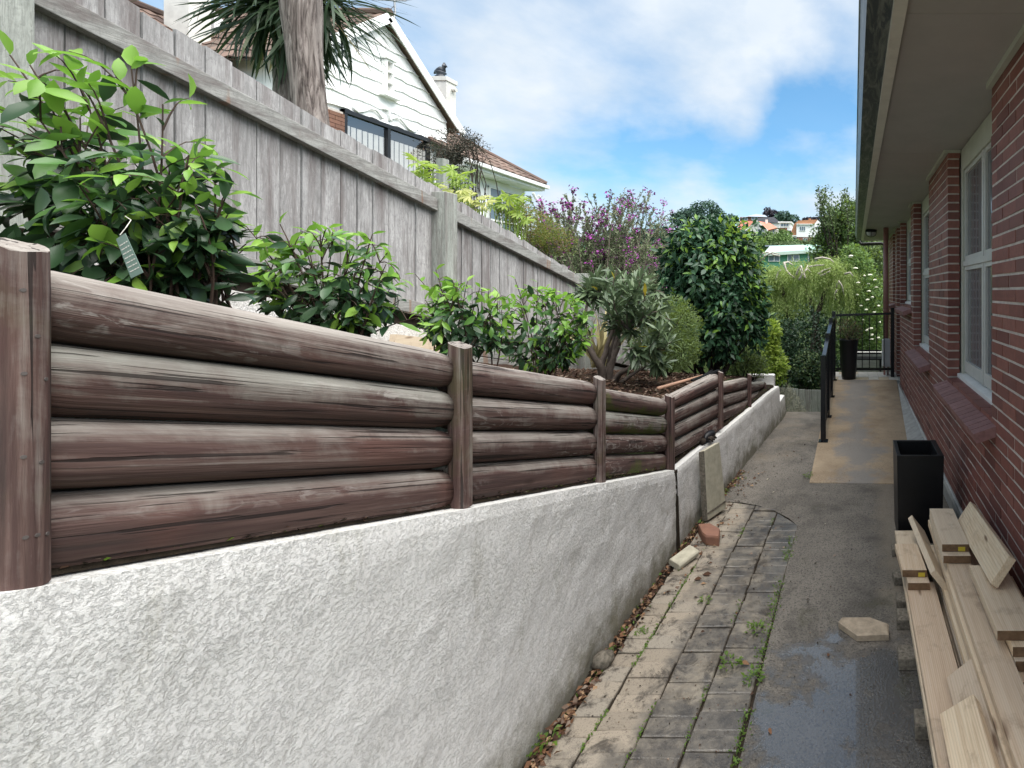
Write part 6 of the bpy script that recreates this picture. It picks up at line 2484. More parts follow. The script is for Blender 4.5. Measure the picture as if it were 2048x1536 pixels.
# small-leaved rounded bush behind the oleander
bush('round_bush', 'small-leaved olive green rounded bush between the bare-limbed shrub and the big dark bush', 'bush',
     [B(1345, 655, 5.5, 52, 58), B(1308, 690, 5.4, 45, 45), B(1352, 700, 5.4, 45, 40), B(1322, 640, 5.5, 38, 30)], 14000, leaf_lite(.30), (.022, .042), ['olive_small'], PX(1325, 758, -2.1), 41, .3, .2, .8, .3, 14, sr=.010)

# big glossy dark bush
cam_e = empty('camellia_bush', P(1425, 770, 6.6), 'big dense dark green glossy bush with fresh bright leaves towards its top right', 'bush')
blobs = [B(1425, 560, 6.6, 92, 112), B(1395, 500, 6.6, 68, 66), B(1465, 510, 6.6, 55, 68), B(1455, 620, 6.5, 72, 78), B(1385, 610, 6.7, 60, 80), B(1480, 570, 6.6, 42, 60), B(1425, 672, 6.5, 75, 52), B(1352, 540, 6.7, 34, 60), B(1512, 640, 6.6, 26, 60), B(1500, 590, 6.6, 30, 50)]
pos, d, r = shell_points(blobs, 11000, .45, .5, 51)
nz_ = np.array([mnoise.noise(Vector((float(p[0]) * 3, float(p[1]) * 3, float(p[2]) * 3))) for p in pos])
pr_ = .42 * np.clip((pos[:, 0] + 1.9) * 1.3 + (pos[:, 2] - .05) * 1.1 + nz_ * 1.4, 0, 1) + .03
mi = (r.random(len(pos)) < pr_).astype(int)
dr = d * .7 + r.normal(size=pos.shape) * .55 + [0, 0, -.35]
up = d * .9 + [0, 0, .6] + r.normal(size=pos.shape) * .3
rot = frames(dr, up, r.uniform(-.5, .5, len(pos)))
sz = r.uniform(.07, .135, len(pos))
order = np.argsort((pos * [0.3, 1, 0]).sum(1) + r.normal(size=len(pos)) * .1)
for i in order[:300]:
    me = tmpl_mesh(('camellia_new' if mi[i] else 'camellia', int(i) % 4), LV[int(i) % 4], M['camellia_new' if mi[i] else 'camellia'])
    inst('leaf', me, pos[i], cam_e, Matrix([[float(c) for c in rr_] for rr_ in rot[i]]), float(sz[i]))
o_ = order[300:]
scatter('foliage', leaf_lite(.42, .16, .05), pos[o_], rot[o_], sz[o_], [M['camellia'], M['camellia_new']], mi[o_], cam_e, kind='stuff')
m_ = MB()
for k in range(26):
    a = P(1425 + r.uniform(-30, 30), 775, 6.6 + r.uniform(-.3, .3))
    b = P(1430 + r.uniform(-85, 85), 640 + r.uniform(-20, 60), 6.6 + r.uniform(-.4, .4))
    limb(m_, a, b, r.uniform(.008, .03), .006, .12, 7, 600 + k, 6)
m_.build('stems', M['dark_trunk'], cam_e)
# light blocker: the inner twig mass of the dense bush
pos, d, r = shell_points([(b[0], tuple(x * .72 for x in b[1])) for b in blobs], 5000, .5, .2, 52)
scatter('inner_foliage', leaf_quad(.6), pos, frames(r.normal(size=pos.shape), np.tile([0, 0, 1.], (len(pos), 1)), r.uniform(-1, 1, len(pos))), r.uniform(.08, .14, len(pos)), M['camellia'], None, cam_e, kind='stuff')

# grey-green understorey shrub and lime bush by the wall end
bush('understorey_shrub', 'loose grey-green low shrub under the dark bush near the end of the log wall', 'shrub', [B(1500, 715, 7.1, 30, 28), B(1475, 735, 7.1, 30, 20), B(1518, 735, 7.2, 22, 22)], 2600, leaf_lite(.3), (.03, .055), ['olive_small', 'tree_mid'], P(1490, 770, 7.1), 61, .8, .4, .5, .3, 10)
bush('lime_bush', 'bright lime green upright bush between the dark bush and the dark ivy', 'bush', [B(1538, 665, 8.8, 22, 24), B(1532, 700, 8.8, 26, 34), B(1552, 735, 8.8, 22, 30), B(1525, 745, 8.7, 22, 25)], 2600, leaf_lite(.42), (.06, .11), ['lime'], P(1538, 800, 8.8), 62, .5, .35, .6, .2, 6,
     mfun=None)
bush('silver_bush', 'small silvery twiggy bush at the foot of the path end', 'bush', [B(1583, 815, 8.75, 22, 32), B(1572, 790, 8.75, 16, 20), B(1600, 832, 8.75, 18, 18)], 4200, leaf_lite(.32), (.016, .034), ['silver'], P(1583, 850, 8.75), 63, .6, .45, .5, .3, 18, 'pale_bark', sr=.005)
bush('ivy_mass', 'dark ivy-like shrubbery in shade under the weeping tree', 'shrub', [B(1610, 700, 11.4, 62, 75, .5), B(1585, 750, 11.2, 50, 55, .5), B(1640, 760, 11.6, 50, 60, .5), B(1560, 700, 11.6, 40, 60, .5)], 9000, leaf_lite(.6), (.05, .09), ['ivy'], P(1610, 860, 11.4), 64, .35, .3, .6, .1, 8)
bush('low_ivy', 'dark leafy ground shrub below the handrail at the path end', 'shrub', [B(1630, 745, 10.6, 26, 34, .3), B(1610, 735, 10.7, 20, 30, .3)], 1800, leaf_lite(.6), (.05, .085), ['ivy', 'tree_mid'], P(1625, 820, 10.6), 65, .4, .3)

# weeping tree with pale twisted top branches
wt_ = empty('weeping_tree', P(1625, 800, 14.5), 'weeping yellow-green tree with pale twisted branches showing along its top', 'tree')
r = np.random.default_rng(71)
pos, dr, up, sz = [], [], [], []
m_ = MB()
domes = [(1560, 560, 45, 36), (1600, 552, 58, 40), (1655, 555, 62, 46), (1690, 572, 38, 42), (1545, 605, 36, 34), (1625, 585, 60, 30), (1520, 578, 28, 32)]
wts = np.array([1, 1.3, 1.6, .8, .9, 1, .5]); wts /= wts.sum()
CL = []
for k in range(96):
    du, dv, ru, rv = domes[r.choice(len(domes), p=wts)]
    a = r.uniform(0, 6.28)
    rr_ = math.sqrt(r.random())
    CL.append((du + math.cos(a) * rr_ * ru, dv - rv * math.sqrt(1 - rr_ * rr_) * .9 + r.uniform(-6, 14), 14.5 + math.sin(a) * rr_ * ru * .0145, a, rr_, r.uniform(.55, 1.5)))
for (cu_, cv_, cY, a, rr_, cl_) in CL:
    cp = npv(P(cu_, cv_, cY))
    for k2 in range(26):
        b_ = r.uniform(0, 6.28)
        q0 = math.sqrt(r.random())
        p = cp + np.array([math.cos(b_) * .24 * q0, math.sin(b_) * .24 * q0, -.16 * q0 * q0 + r.uniform(-.03, .05)])
        ln = cl_ * r.uniform(.5, 1.0)
        outv = np.array([math.cos(a), math.sin(a), 0]) * .16 * rr_ + np.array([math.cos(b_), math.sin(b_), 0]) * .22 * q0
        n = int(ln / .042)
        for j in range(n):
            s = j / n
            q_ = p + outv * math.sin(s * 1.6) * ln * .6 + np.array([0, 0, -ln * s * (.5 + .5 * s)]) + r.normal(size=3) * .012
            pos.append(q_)
            dr.append(np.array([r.normal() * .6, r.normal() * .6, -1]) + outv * .8)
            sz.append(r.uniform(.05, .10))
pos, dr = np.array(pos), np.array(dr)
scatter('crown', leaf_quad(.16), pos, frames(dr, r.normal(size=pos.shape), r.uniform(-1.5, 1.5, len(pos))), sz, M['weeping'], None, wt_)
for k in range(3):
    limb(m_, P(1630 + k * 8, 900, 14.6), P(1560 + k * 50, 560, 14.5), .13, .05, .08, 9, 700 + k, 8)
m_.build('trunk', M['dark_trunk'], wt_)
TW = [[(1515, 520), (1522, 508), (1535, 504), (1548, 510), (1560, 512)], [(1518, 525), (1530, 512), (1545, 505), (1558, 508)], [(1568, 524), (1572, 540), (1580, 549), (1590, 556)], [(1568, 526), (1576, 524), (1586, 530)],
      [(1592, 552), (1596, 540), (1602, 532), (1606, 545), (1615, 538), (1622, 545)], [(1598, 560), (1604, 548), (1600, 536)], [(1610, 556), (1608, 546), (1616, 530)], [(1618, 534), (1632, 531), (1648, 530)],
      [(1630, 518), (1645, 515), (1660, 518), (1668, 526)], [(1636, 548), (1648, 540), (1662, 536)], [(1640, 552), (1650, 548), (1660, 542)], [(1672, 575), (1678, 562), (1684, 572), (1688, 590)], [(1675, 580), (1668, 590), (1672, 600)],
      [(1552, 560), (1556, 545), (1562, 540)], [(1690, 548), (1700, 545), (1706, 552)]]
m_ = MB()
for k, tw in enumerate(TW):
    pts = [P(u, v, 13.75 + .1 * math.sin(k * 2 + i)) for i, (u, v) in enumerate(tw)]
    fine = []
    for i in range(len(pts) - 1):
        fine += [pts[i].lerp(pts[i + 1], s) for s in (0, .5)]
    fine.append(pts[-1])
    m_.tube(fine, list(np.linspace(.032, .014, len(fine))), 6)
m_.build('bare_branches', M['pale_bark'], wt_, smooth=True)
# thin foliage veil around the bare branches
pos, d, r = shell_points([B(1600, 545, 14.3, 85, 22, .8), B(1660, 535, 14.3, 45, 22, .8), B(1545, 560, 14.3, 40, 26, .8)], 6500, 1.0, .4, 72)
dr = r.normal(size=pos.shape) * .6 + [0, 0, -.3]
scatter('upper_foliage', leaf_quad(.16), pos, frames(dr, r.normal(size=pos.shape), r.uniform(-1, 1, len(pos))), r.uniform(.07, .13, len(pos)), M['weeping'], None, wt_, kind='stuff')

# white-flowered elder behind the balustrade
el = bush('elder_shrub', 'tall green shrub with flat creamy flower heads behind the black balustrade', 'shrub', [B(1722, 560, 14.6, 32, 60, .5), B(1742, 610, 14.3, 34, 60, .5), B(1725, 670, 14.2, 42, 50, .5), B(1690, 700, 14.2, 40, 40, .4), B(1742, 690, 14.1, 34, 40, .4), B(1708, 520, 14.8, 26, 34, .4)],
          9500, leaf_lite(.4), (.07, .13), ['elder', 'hedge_far'], P(1725, 850, 14.3), 81, .45, .35, .5, .1, 10, 'dark_trunk', sr=.02)
r = np.random.default_rng(82)
FLW = [(1711, 537, 5), (1702, 512, 5), (1716, 566, 4), (1738, 583, 5), (1752, 575, 4), (1745, 595, 4), (1735, 600, 4), (1757, 612, 3), (1722, 612, 3), (1732, 620, 3), (1748, 625, 3), (1742, 657, 5), (1734, 661, 3), (1744, 670, 3), (1743, 679, 4), (1756, 676, 3), (1740, 550, 4), (1729, 552, 3),
       (1700, 515, 4), (1760, 645, 3), (1727, 640, 3), (1715, 590, 3), (1750, 560, 3), (1737, 568, 3)]
for (u, v, s) in FLW:
    m_ = MB()
    c_ = P(u, v, 13.62)
    R_ = s * 13.6 / 1000
    m_.lathe(c_, [(0, -.01), (R_, 0), (R_ * .9, .02), (0, .035)], 9)
    for i, p in enumerate(m_.v):
        nn_ = mnoise.noise(Vector(p) * 18) * .03
        m_.v[i] = (p[0] + nn_, p[1] + nn_, p[2] + nn_ * .6)
    m_.build('flower_head', M['cream_flower'], el)

# purple-flowered shrub beyond the fence
ps = empty('purple_flower_shrub', (-4.0, 8.5, -1), 'tall airy grey-green shrub with purple flowers rising behind the fence', 'shrub')
r = np.random.default_rng(91)
pos, dr, sz, mk = [], [], [], []
fp, fd = [], []
m_ = MB()
TOPS = []
outline = [(1078, 400), (1095, 430), (1110, 398), (1128, 392), (1142, 378), (1160, 405), (1175, 385), (1185, 420), (1200, 395), (1215, 380), (1235, 372), (1250, 368), (1265, 370), (1282, 376), (1300, 375), (1312, 400), (1325, 405), (1335, 430), (1345, 440), (1365, 450), (1378, 480)]
for k in range(150):
    if k < len(outline) * 2:
        u, v = outline[k % len(outline)]
        v += r.uniform(0, 22) + (25 if k >= len(outline) else 0)
        u += r.uniform(-6, 6)
    else:
        u = r.uniform(1075, 1372)
        vt = np.interp(u, [p[0] for p in outline], [p[1] for p in outline])
        v = vt + 10 + 150 * r.random() ** .9
    Yt = np.interp(u, [1075, 1150, 1250, 1370], [6.9, 7.6, 8.6, 10.5]) + r.uniform(-.4, .5)
    tip = npv(P(u, v, Yt))
    bx = npv((-4.15 + r.uniform(-.2, .2), np.interp(u, [1075, 1370], [7.3, 9.3]) + r.uniform(-.3, .3), -1.1))
    pts = limb(m_, bx, tip, .012, .003, .07, 8, 900 + k, 5)
    TOPS.append(tip)
    for jj in range(4):
        i0 = r.integers(4, 7)
        t2 = pts[i0] + unit(unit(pts[-1] - pts[i0]) + r.normal(size=3) * .35) * r.uniform(.2, .45)
        p2 = limb(m_, pts[i0], t2, .004, .002, .05, 4, 3000 + k * 5 + jj, 4)
        for q_ in range(40):
            s = 1 - r.random() ** 1.1 * .8
            fi = s * 3
            ii = min(int(fi), 2)
            p = p2[ii] + (p2[ii + 1] - p2[ii]) * (fi - ii)
            pos.append(p); dr.append(unit(unit(p2[-1] - p2[0]) * .8 + r.normal(size=3) * .55)); sz.append(r.uniform(.034, .062))
        if r.random() < .22:
            fp.append(t2)
    ax = unit(pts[-1] - pts[-3])
    for j in range(60):
        s = 1 - r.random() ** 1.2 * .4
        fi = s * 7
        ii = min(int(fi), 6)
        p = pts[ii] + (pts[ii + 1] - pts[ii]) * (fi - ii)
        pos.append(p); dr.append(unit(ax * .9 + r.normal(size=3) * .5)); sz.append(r.uniform(.036, .066))
    if r.random() < .55:
        fp.append(tip)
        fp.append(tip + r.normal(size=3) * .05)
m_.build('stems', M['bark'], ps)
pos, dr = np.array(pos), np.array(dr)
scatter('foliage', leaf_lite(.38), pos, frames(dr, np.tile([0, 0, 1.], (len(pos), 1)), r.uniform(-1.2, 1.2, len(pos))), sz, M['purple_bush'], None, ps, kind='stuff')
fpos, fdir = [], []
for p in fp:
    for j in range(14):
        fpos.append(p + r.normal(size=3) * .028)
        fdir.append(r.normal(size=3) + [0, 0, .4])
scatter('flowers', leaf_lite(.7), np.array(fpos), frames(np.array(fdir), np.tile([0, 0, 1.], (len(fpos), 1)), r.uniform(-1, 1, len(fpos))), r.uniform(.028, .055, len(fpos)), M['purple_flower'], None, ps, kind='stuff')

bush('autumn_shrub', 'low green shrub with reddish tips leaning over the fence beside the fatsias', 'shrub', [B(1060, 455, 6.3, 40, 38, .4), B(1095, 480, 6.8, 40, 32, .4), B(1030, 425, 6.0, 28, 26, .3)], 6500, leaf_lite(.3), (.024, .045), ['autumn_bush'], (-4.1, 6.3, -1), 95, .7, .4, .6, .4, 14, 'twig', sr=.008)
bush('back_hedge', 'dark green bushes seen behind the purple-flowered shrub', 'hedge', [B(1190, 575, 13, 110, 40, 1.2), B(1330, 560, 14, 90, 50, 1.2), B(1260, 560, 14, 60, 40, 1.0)], 6000, leaf_lite(.45), (.09, .16), ['tree_mid', 'ivy'], P(1220, 800, 13.5), 96, .3, .3, stems=5, sr=.03)
bush('scraggly_shrub', 'dark open twiggy shrub in front of the wing of the white house', 'shrub', [B(915, 300, 7.2, 45, 42, .35), B(890, 320, 7.2, 36, 36, .3), B(940, 285, 7.2, 28, 28, .3), B(905, 375, 7.2, 36, 36, .3)], 5200, leaf_lite(.35), (.022, .045), ['scraggly'], (-5.6, 7.2, .3), 97, .9, .5, .5, .3, 40, 'dark_trunk', sr=.009)
m_ = MB()
a = PX(885, 318, -4.6)
m_.box(a.x - .04, a.x + .04, a.y - .04, a.y + .04, 0, a.z)
m_.build('wooden_stake', M['grey_post'], loc=(a.x, a.y, 0), label='thin grey wooden stake standing between two fatsia plants behind the fence', cat='stake')

# fatsias: palmate leaves, each a part


def palmate(nl=8):
    v, f = [], []
    for k in range(nl):
        a = (k - (nl - 1) / 2) * (4.3 / nl)
        L_ = 1 - .25 * abs(k - (nl - 1) / 2) / (nl / 2)
        c_, s_ = math.cos(a), math.sin(a)
        b = len(v)
        for (x, y, z) in [(0, 0, 0), (.35, .07, .02), (.68, .125, .0), (1, 0, -.16), (.68, -.125, .0), (.35, -.07, .02), (.55, 0, -.035)]:
            x *= L_
            v.append((x * c_ - y * s_, x * s_ + y * c_, z))
        f += [(b, b + 1, b + 6, b + 5), (b + 1, b + 2, b + 6), (b + 2, b + 3, b + 6), (b + 3, b + 4, b + 6), (b + 4, b + 5, b + 6)]
    return np.array(v), f


PM = palmate()
pmm = {}
for mk_ in ('fatsia', 'fatsia_yellow'):
    me = bpy.data.meshes.new('palmate_leaf')
    me.from_pydata([tuple(p) for p in PM[0]], [], PM[1])
    me.materials.append(M[mk_])
    pmm[mk_] = me
r = np.random.default_rng(101)
FT = [('first fatsia over the fence, with large pale green fingered leaves, left of the wooden stake', [(832, 322, 26), (850, 330, 26), (866, 335, 22), (845, 352, 22), (862, 362, 22), (876, 368, 18), (838, 340, 20)], 4.75, 'fatsia', 'fatsia_plant'),
      ('second fatsia over the fence, right of the wooden stake', [(905, 340, 26), (920, 350, 24), (930, 360, 22), (912, 368, 22), (938, 345, 18)], 5.1, 'fatsia', 'fatsia_plant'),
      ('yellow-green fatsia with drooping leaves just above the fence below the second one', [(905, 385, 22), (925, 380, 22), (940, 392, 24), (955, 400, 24), (930, 402, 22), (965, 410, 20), (948, 415, 20), (895, 378, 18), (970, 395, 18), (918, 395, 20)], 5.1, 'fatsia_yellow', 'fatsia_plant'),
      ('farthest fatsia, in front of the white wing window', [(1000, 398, 26), (1018, 392, 26), (1035, 398, 24), (1048, 404, 22), (1010, 412, 22), (1028, 420, 22), (990, 404, 20), (1042, 430, 22), (1055, 440, 20)], 5.7, 'fatsia', 'fatsia_plant')]
for lb, lv, Y, mt, nm in FT:
    mu = sum(l[0] for l in lv) / len(lv)
    bs_ = P(mu, 0, Y)
    base = Vector((bs_.x, Y, -.6))
    e = empty(nm, base, lb, 'fatsia', 'fatsia plants behind the fence')
    m_ = MB()
    for (u, v, s) in lv:
        for rep in range(2):
            c_ = P(u + r.uniform(-6, 6) * rep, v + r.uniform(-2, 10) * rep, Y + r.uniform(-.12, .12) + rep * .08)
            dd = Vector((r.uniform(-1, 1), r.uniform(-.8, .4), r.uniform(-.25, .25))).normalized()
            rot = frames(np.array([npv(dd)]), np.array([[r.normal() * .3, -.55 + r.normal() * .2, .8]]), np.array([0.]))[0]
            inst('leaf', pmm[mt], c_, e, Matrix([[float(x) for x in rr_] for rr_ in rot]), s * Y / F * r.uniform(.9, 1.15))
            m_.tube([base + Vector((r.normal() * .02, 0, 0)), base.lerp(c_, .6) + Vector((r.normal() * .03, 0, .03)), c_], [.008, .006, .003], 5)
    m_.build('stems', M['fatsia'], e)

# ---- cabbage tree: corky trunk in front of the leafy head of a second stem
ct = empty('cabbage_tree', (-4.25, 3.8, .2), 'tall cabbage tree with a thick furrowed grey trunk and long sword-shaped leaves, behind the fence', 'tree')
m_ = MB()
v, f = [], []
NZ, NP = 40, 40
p0, p1 = P(622, 262, 3.9), P(598, -60, 3.9)
p0 = p0 + (p0 - p1) * .35
for i in range(NZ + 1):
    s = i / NZ
    c_ = p0.lerp(p1, s) + Vector((.012 * math.sin(s * 7), 0, 0))
    rr_ = lerp(.085, .108, min(1, s * 1.2)) * (1 + .04 * math.sin(s * 9))
    for k in range(NP):
        a = 2 * math.pi * k / NP
        g = mnoise.noise(Vector((math.cos(a) * 6, math.sin(a) * 6, s * 2.2))) * .014 + mnoise.noise(Vector((math.cos(a) * 16, math.sin(a) * 16, s * 5))) * .005
        v.append((c_.x + math.cos(a) * (rr_ + g), c_.y + math.sin(a) * (rr_ + g), c_.z))
for i in range(NZ):
    for k in range(NP):
        k2 = (k + 1) % NP
        f.append((i * NP + k, i * NP + k2, (i + 1) * NP + k2, (i + 1) * NP + k))
m_.add(v, f)
m_.build('trunk', M['corky_bark'], ct, smooth=True)
m_ = MB()
m_.tube([P(560, 230, 4.35) + Vector((0, 0, -.6)), P(566, 160, 4.35), P(575, 60, 4.35), P(578, 0, 4.35), P(580, -40, 4.35)], [.06, .06, .055, .05, .04], 12)
m_.build('second_stem', M['corky_bark'], ct, smooth=True)
r = np.random.default_rng(111)
BM = [blade(.038, dr_, 6) for dr_ in (.12, .3, .55, .9)]
bm_mesh = {}
cnt = 0
heads = [(P(548, 5, 4.3), 225), (P(640, 5, 4.3), 75)]
extra = []
for (c_, nb_) in [(P(560, -5, 4.3), 170), (P(650, -10, 4.35), 60)]:
    for k in range(nb_):
        a = r.uniform(0, 6.28)
        el_ = r.uniform(-1.3, .6)
        extra.append((npv(c_) + r.normal(size=3) * .05, (math.cos(a) * math.cos(el_), math.sin(a) * math.cos(el_), math.sin(el_)), r.uniform(.5, .78)))
scatter('leaves', BM[1], [e_[0] for e_ in extra], frames(np.array([e_[1] for e_ in extra]), np.tile([0, 0, 1.], (len(extra), 1)), r.uniform(-.4, .4, len(extra))), [e_[2] for e_ in extra], M['cordyline'], None, ct, kind='stuff')
for (c_, nb_) in heads:
    for k in range(nb_):
        a = r.uniform(0, 6.28)
        el_ = r.uniform(-1.25, .9)
        dd = np.array([math.cos(a) * math.cos(el_), math.sin(a) * math.cos(el_), math.sin(el_)])
        L_ = r.uniform(.50, .78)
        dry = r.random() < (.10 if el_ < -.6 else .02)
        key = ('dry_blade' if dry else 'cordyline', int(r.integers(0, 4)) if el_ > -.6 else 0)
        if key not in bm_mesh:
            me = bpy.data.meshes.new('blade')
            me.from_pydata([tuple(p) for p in BM[key[1]][0]], [], BM[key[1]][1])
            me.materials.append(M[key[0]])
            bm_mesh[key] = me
        rot = frames(np.array([dd]), np.array([[0, 0, 1.]]) + r.normal(size=(1, 3)) * .15, np.array([r.uniform(-.4, .4)]))[0]
        pz = c_ + Vector((r.normal() * .03, r.normal() * .03, r.normal() * .08))
        inst('leaf', bm_mesh[key], pz, ct, Matrix([[float(x) for x in rr_] for rr_ in rot]), L_)

# strappy flax behind the oleander by the fence post
fx_ = empty('flax_clump', P(1165, 740, 5.6), 'pale strappy leaves in front of the third fence post', 'flax')
me = bpy.data.meshes.new('blade')
bt = blade(.05, .5, 5)
me.from_pydata([tuple(p) for p in bt[0]], [], bt[1])
me.materials.append(M['dry_blade'])
for k in range(26):
    dd = np.array([r.normal() * .5 + .1, r.normal() * .3, 1.1])
    rot = frames(np.array([dd]), np.array([[r.normal(), r.normal(), .2]]), np.array([0.]))[0]
    inst('leaf', me, P(1195 + r.uniform(-12, 12), 735, 5.6), fx_, Matrix([[float(x) for x in rr_] for rr_ in rot]), r.uniform(.5, .85))

# ================================================================== DISTANCE


def tree(name, label, blobs, n, size, mats, base, seed, trunk_r=.2, leaf=None, thick=.4, lump=.3, group=None, cat='tree', limbs=8):
    return bush(name, label, cat, blobs, n, leaf or leaf_lite(.6), size, mats, base, seed, thick, lump, .5, .2, limbs, 'dark_trunk', group, None, 'crown', 'trunk', trunk_r, kind=None)


tree('broadleaf_tree', 'tall fine-leaved tree behind the eave end, with bare twigs above its crown', [B(1690, 465, 24, 40, 48), B(1655, 515, 24, 38, 34), B(1700, 520, 24, 36, 50), B(1645, 480, 24, 22, 26), B(1700, 425, 24, 26, 26), B(1745, 480, 24, 30, 60), B(1670, 440, 24, 22, 24)], 13000, (.10, .20), ['tree_mid', 'elder'], P(1690, 700, 24), 121, .07, None, .9, .6, limbs=14)
m_ = MB()
r = np.random.default_rng(122)
tt = empty('bare_twig_tree', P(1680, 640, 23.5), 'thin twiggy branches with small leaf tufts standing up against the sky beside the gutter', 'tree')
pos = []
for k in range(18):
    u, v = r.uniform(1632, 1712), r.uniform(372, 440)
    pts = limb(m_, P(1680, 560, 23.5), P(u, v, 23.5 + r.uniform(-1, 1)), .03, .008, .06, 8, 1200 + k, 5)
    for j in range(70):
        s = 1 - r.random() * .35
        i0 = min(int(s * 7), 6)
        pos.append(pts[i0] + (pts[i0 + 1] - pts[i0]) * (s * 7 - i0) + r.normal(size=3) * .10)
m_.build('trunk', M['dark_trunk'], tt)
pos = np.array(pos)
scatter('crown', leaf_lite(.6), pos, frames(r.normal(size=pos.shape), np.tile([0, 0, 1.], (len(pos), 1)), r.uniform(-1, 1, len(pos))), r.uniform(.10, .19, len(pos)), M['tree_mid'], None, tt)
tree('olive_tree', 'grey-green bushy tree low behind the eave end and the flowering shrub', [B(1738, 540, 19, 34, 50), B(1760, 600, 19, 34, 60), B(1715, 590, 19, 30, 50), B(1750, 500, 19.5, 26, 30)], 9000, (.09, .16), ['tree_mid', 'olive_small'], P(1740, 760, 19), 123, .08)
tree('valley_tree', 'shaded tree standing behind the weeping tree', [B(1600, 620, 20, 90, 60, 2), B(1530, 640, 20, 50, 60, 2), B(1660, 680, 20, 80, 90, 2), B(1720, 720, 19, 60, 80, 2), B(1590, 740, 18, 90, 70, 2), B(1500, 590, 20, 40, 60, 2)], 13000, (.14, .24), ['ivy', 'tree_mid'], P(1600, 860, 20), 124, .12)
tree('valley_tree', 'dark tree low down behind the slatted bench and balustrade', [B(1720, 760, 17, 90, 60, 1.5), B(1650, 800, 17, 70, 50, 1.5)], 5000, (.12, .2), ['ivy', 'elder'], P(1700, 860, 17), 125, .1)

# green board building with mint roof


def hb(e, name, mat, u0, u1, v0, v1, Y, dep, **k):
    a, b = P(u0, v1, Y), P(u1, v0, Y)
    m_ = MB()
    m_.box(a.x, b.x, Y, Y + dep, a.z, b.z)
    return m_.build(name, mat, e, **k)


def win(e, u0, u1, v0, v1, Y, nm=2, mat='white_paint', glass='far_glass'):
    a, b = P(u0, v1, Y), P(u1, v0, Y)
    t_ = max(.05, (b.x - a.x) * .05)
    m_ = MB()
    m_.box(a.x, b.x, Y - .10, Y - .002, b.z - t_, b.z)
    m_.box(a.x, b.x, Y - .10, Y - .002, a.z, a.z + t_)
    for k in range(nm + 1):
        x = lerp(a.x, b.x - t_, k / nm)
        m_.box(x, x + t_, Y - .098, Y - .003, a.z + t_, b.z - t_)
    w_ = m_.build('window', M[mat], e)
    m_ = MB()
    m_.box(a.x + t_ * .5, b.x - t_ * .5, Y - .05, Y - .004, a.z + t_ * .5, b.z - t_ * .5)
    m_.build('pane', M[glass], w_)
    return w_


YG2 = 48
gh = empty('green_house', P(1600, 560, YG2 + 2), 'long low green-boarded building with a mint metal roof and white windows in the valley', 'house')
hb(gh, 'wall', M['green_board'], 1522, 1668, 506, 580, YG2, 6)
m_ = MB()
a, b, c_, d_ = P(1528, 508, YG2 - .3), P(1672, 499, YG2 - .3), P(1655, 490, YG2 + 7), P(1540, 494, YG2 + 7)
m_.prism([a, b, c_, d_], (0, 0, .12))
m_.build('roof', M['mint_roof'], gh)
m_ = MB()
m_.beam(a + Vector((0, -.06, -.05)), b + Vector((0, -.06, -.05)), .10, .28)
m_.build('fascia', M['mint_wall'], gh)
for (u0, u1) in ((1537, 1560), (1575, 1599), (1616, 1640)):
    win(gh, u0, u1, 510 - (u0 - 1537) * .05, 523, YG2, 2)
hb(gh, 'door', M['mint_wall'], 1650, 1660, 512, 540, YG2 - .05, .04)
bh_ = empty('brick_shed', P(1560, 510, 58), 'low brick building with a flat grey roof just above the green building', 'house')
hb(bh_, 'wall', M['far_brick'], 1535, 1600, 493, 520, 58, 5)
hb(bh_, 'roof', M['blue_roof'], 1530, 1625, 490.5, 493, 57.6, 6)
hb(bh_, 'side_wall', M['white_paint'], 1600.5, 1622, 494, 520, 58.2, 4)

# white house with an orange-brown tiled gambrel roof
YW = 88
wh = empty('white_house', P(1605, 490, YW), 'two-storey white house with an orange-brown roof on the hillside', 'house')
hb(wh, 'wall', M['render_white'], 1593, 1629, 448, 474, YW, 7)
hb(wh, 'lower_wall', M['far_brick'], 1594, 1629, 474.2, 500, YW + .1, 6.8)
m_ = MB()
m_.prism([P(1629.2, 474, YW), P(1629.2, 448, YW), P(1635, 440, YW), P(1652, 455, YW), P(1652, 474, YW)], (0, 8, 0))
m_.build('gable_wall', M['render_white'], wh)
m_ = MB()
m_.prism([P(1580, 470, YW + .4), P(1592.8, 470, YW + .4), P(1592.8, 448, YW + .4), P(1628, 448, YW + .4), P(1634.5, 439, YW + .4), P(1597, 441, YW + .4), P(1588, 448, YW + .4)], (0, 8, 0))
m_.build('roof', M['orange_roof'], wh)
hb(wh, 'eave_gutter', M['white_paint'], 1580, 1593, 470.2, 472, YW, .3)
hb(wh, 'eave_gutter', M['white_paint'], 1593, 1629, 447.4, 449, YW - .3, .29)
hb(wh, 'chimney', M['orange_roof'], 1617, 1621, 437, 445, YW + 3, 1)
hb(wh, 'porch', M['render_white'], 1582, 1593.5, 472.5, 500, YW + .5, 2)
win(wh, 1599, 1611, 453, 462, YW, 3)
win(wh, 1606, 1615, 476, 485, YW + .1, 2)
win(wh, 1584, 1592, 475, 482, YW + .5, 2)
win(wh, 1634, 1640, 452, 459, YW, 1)

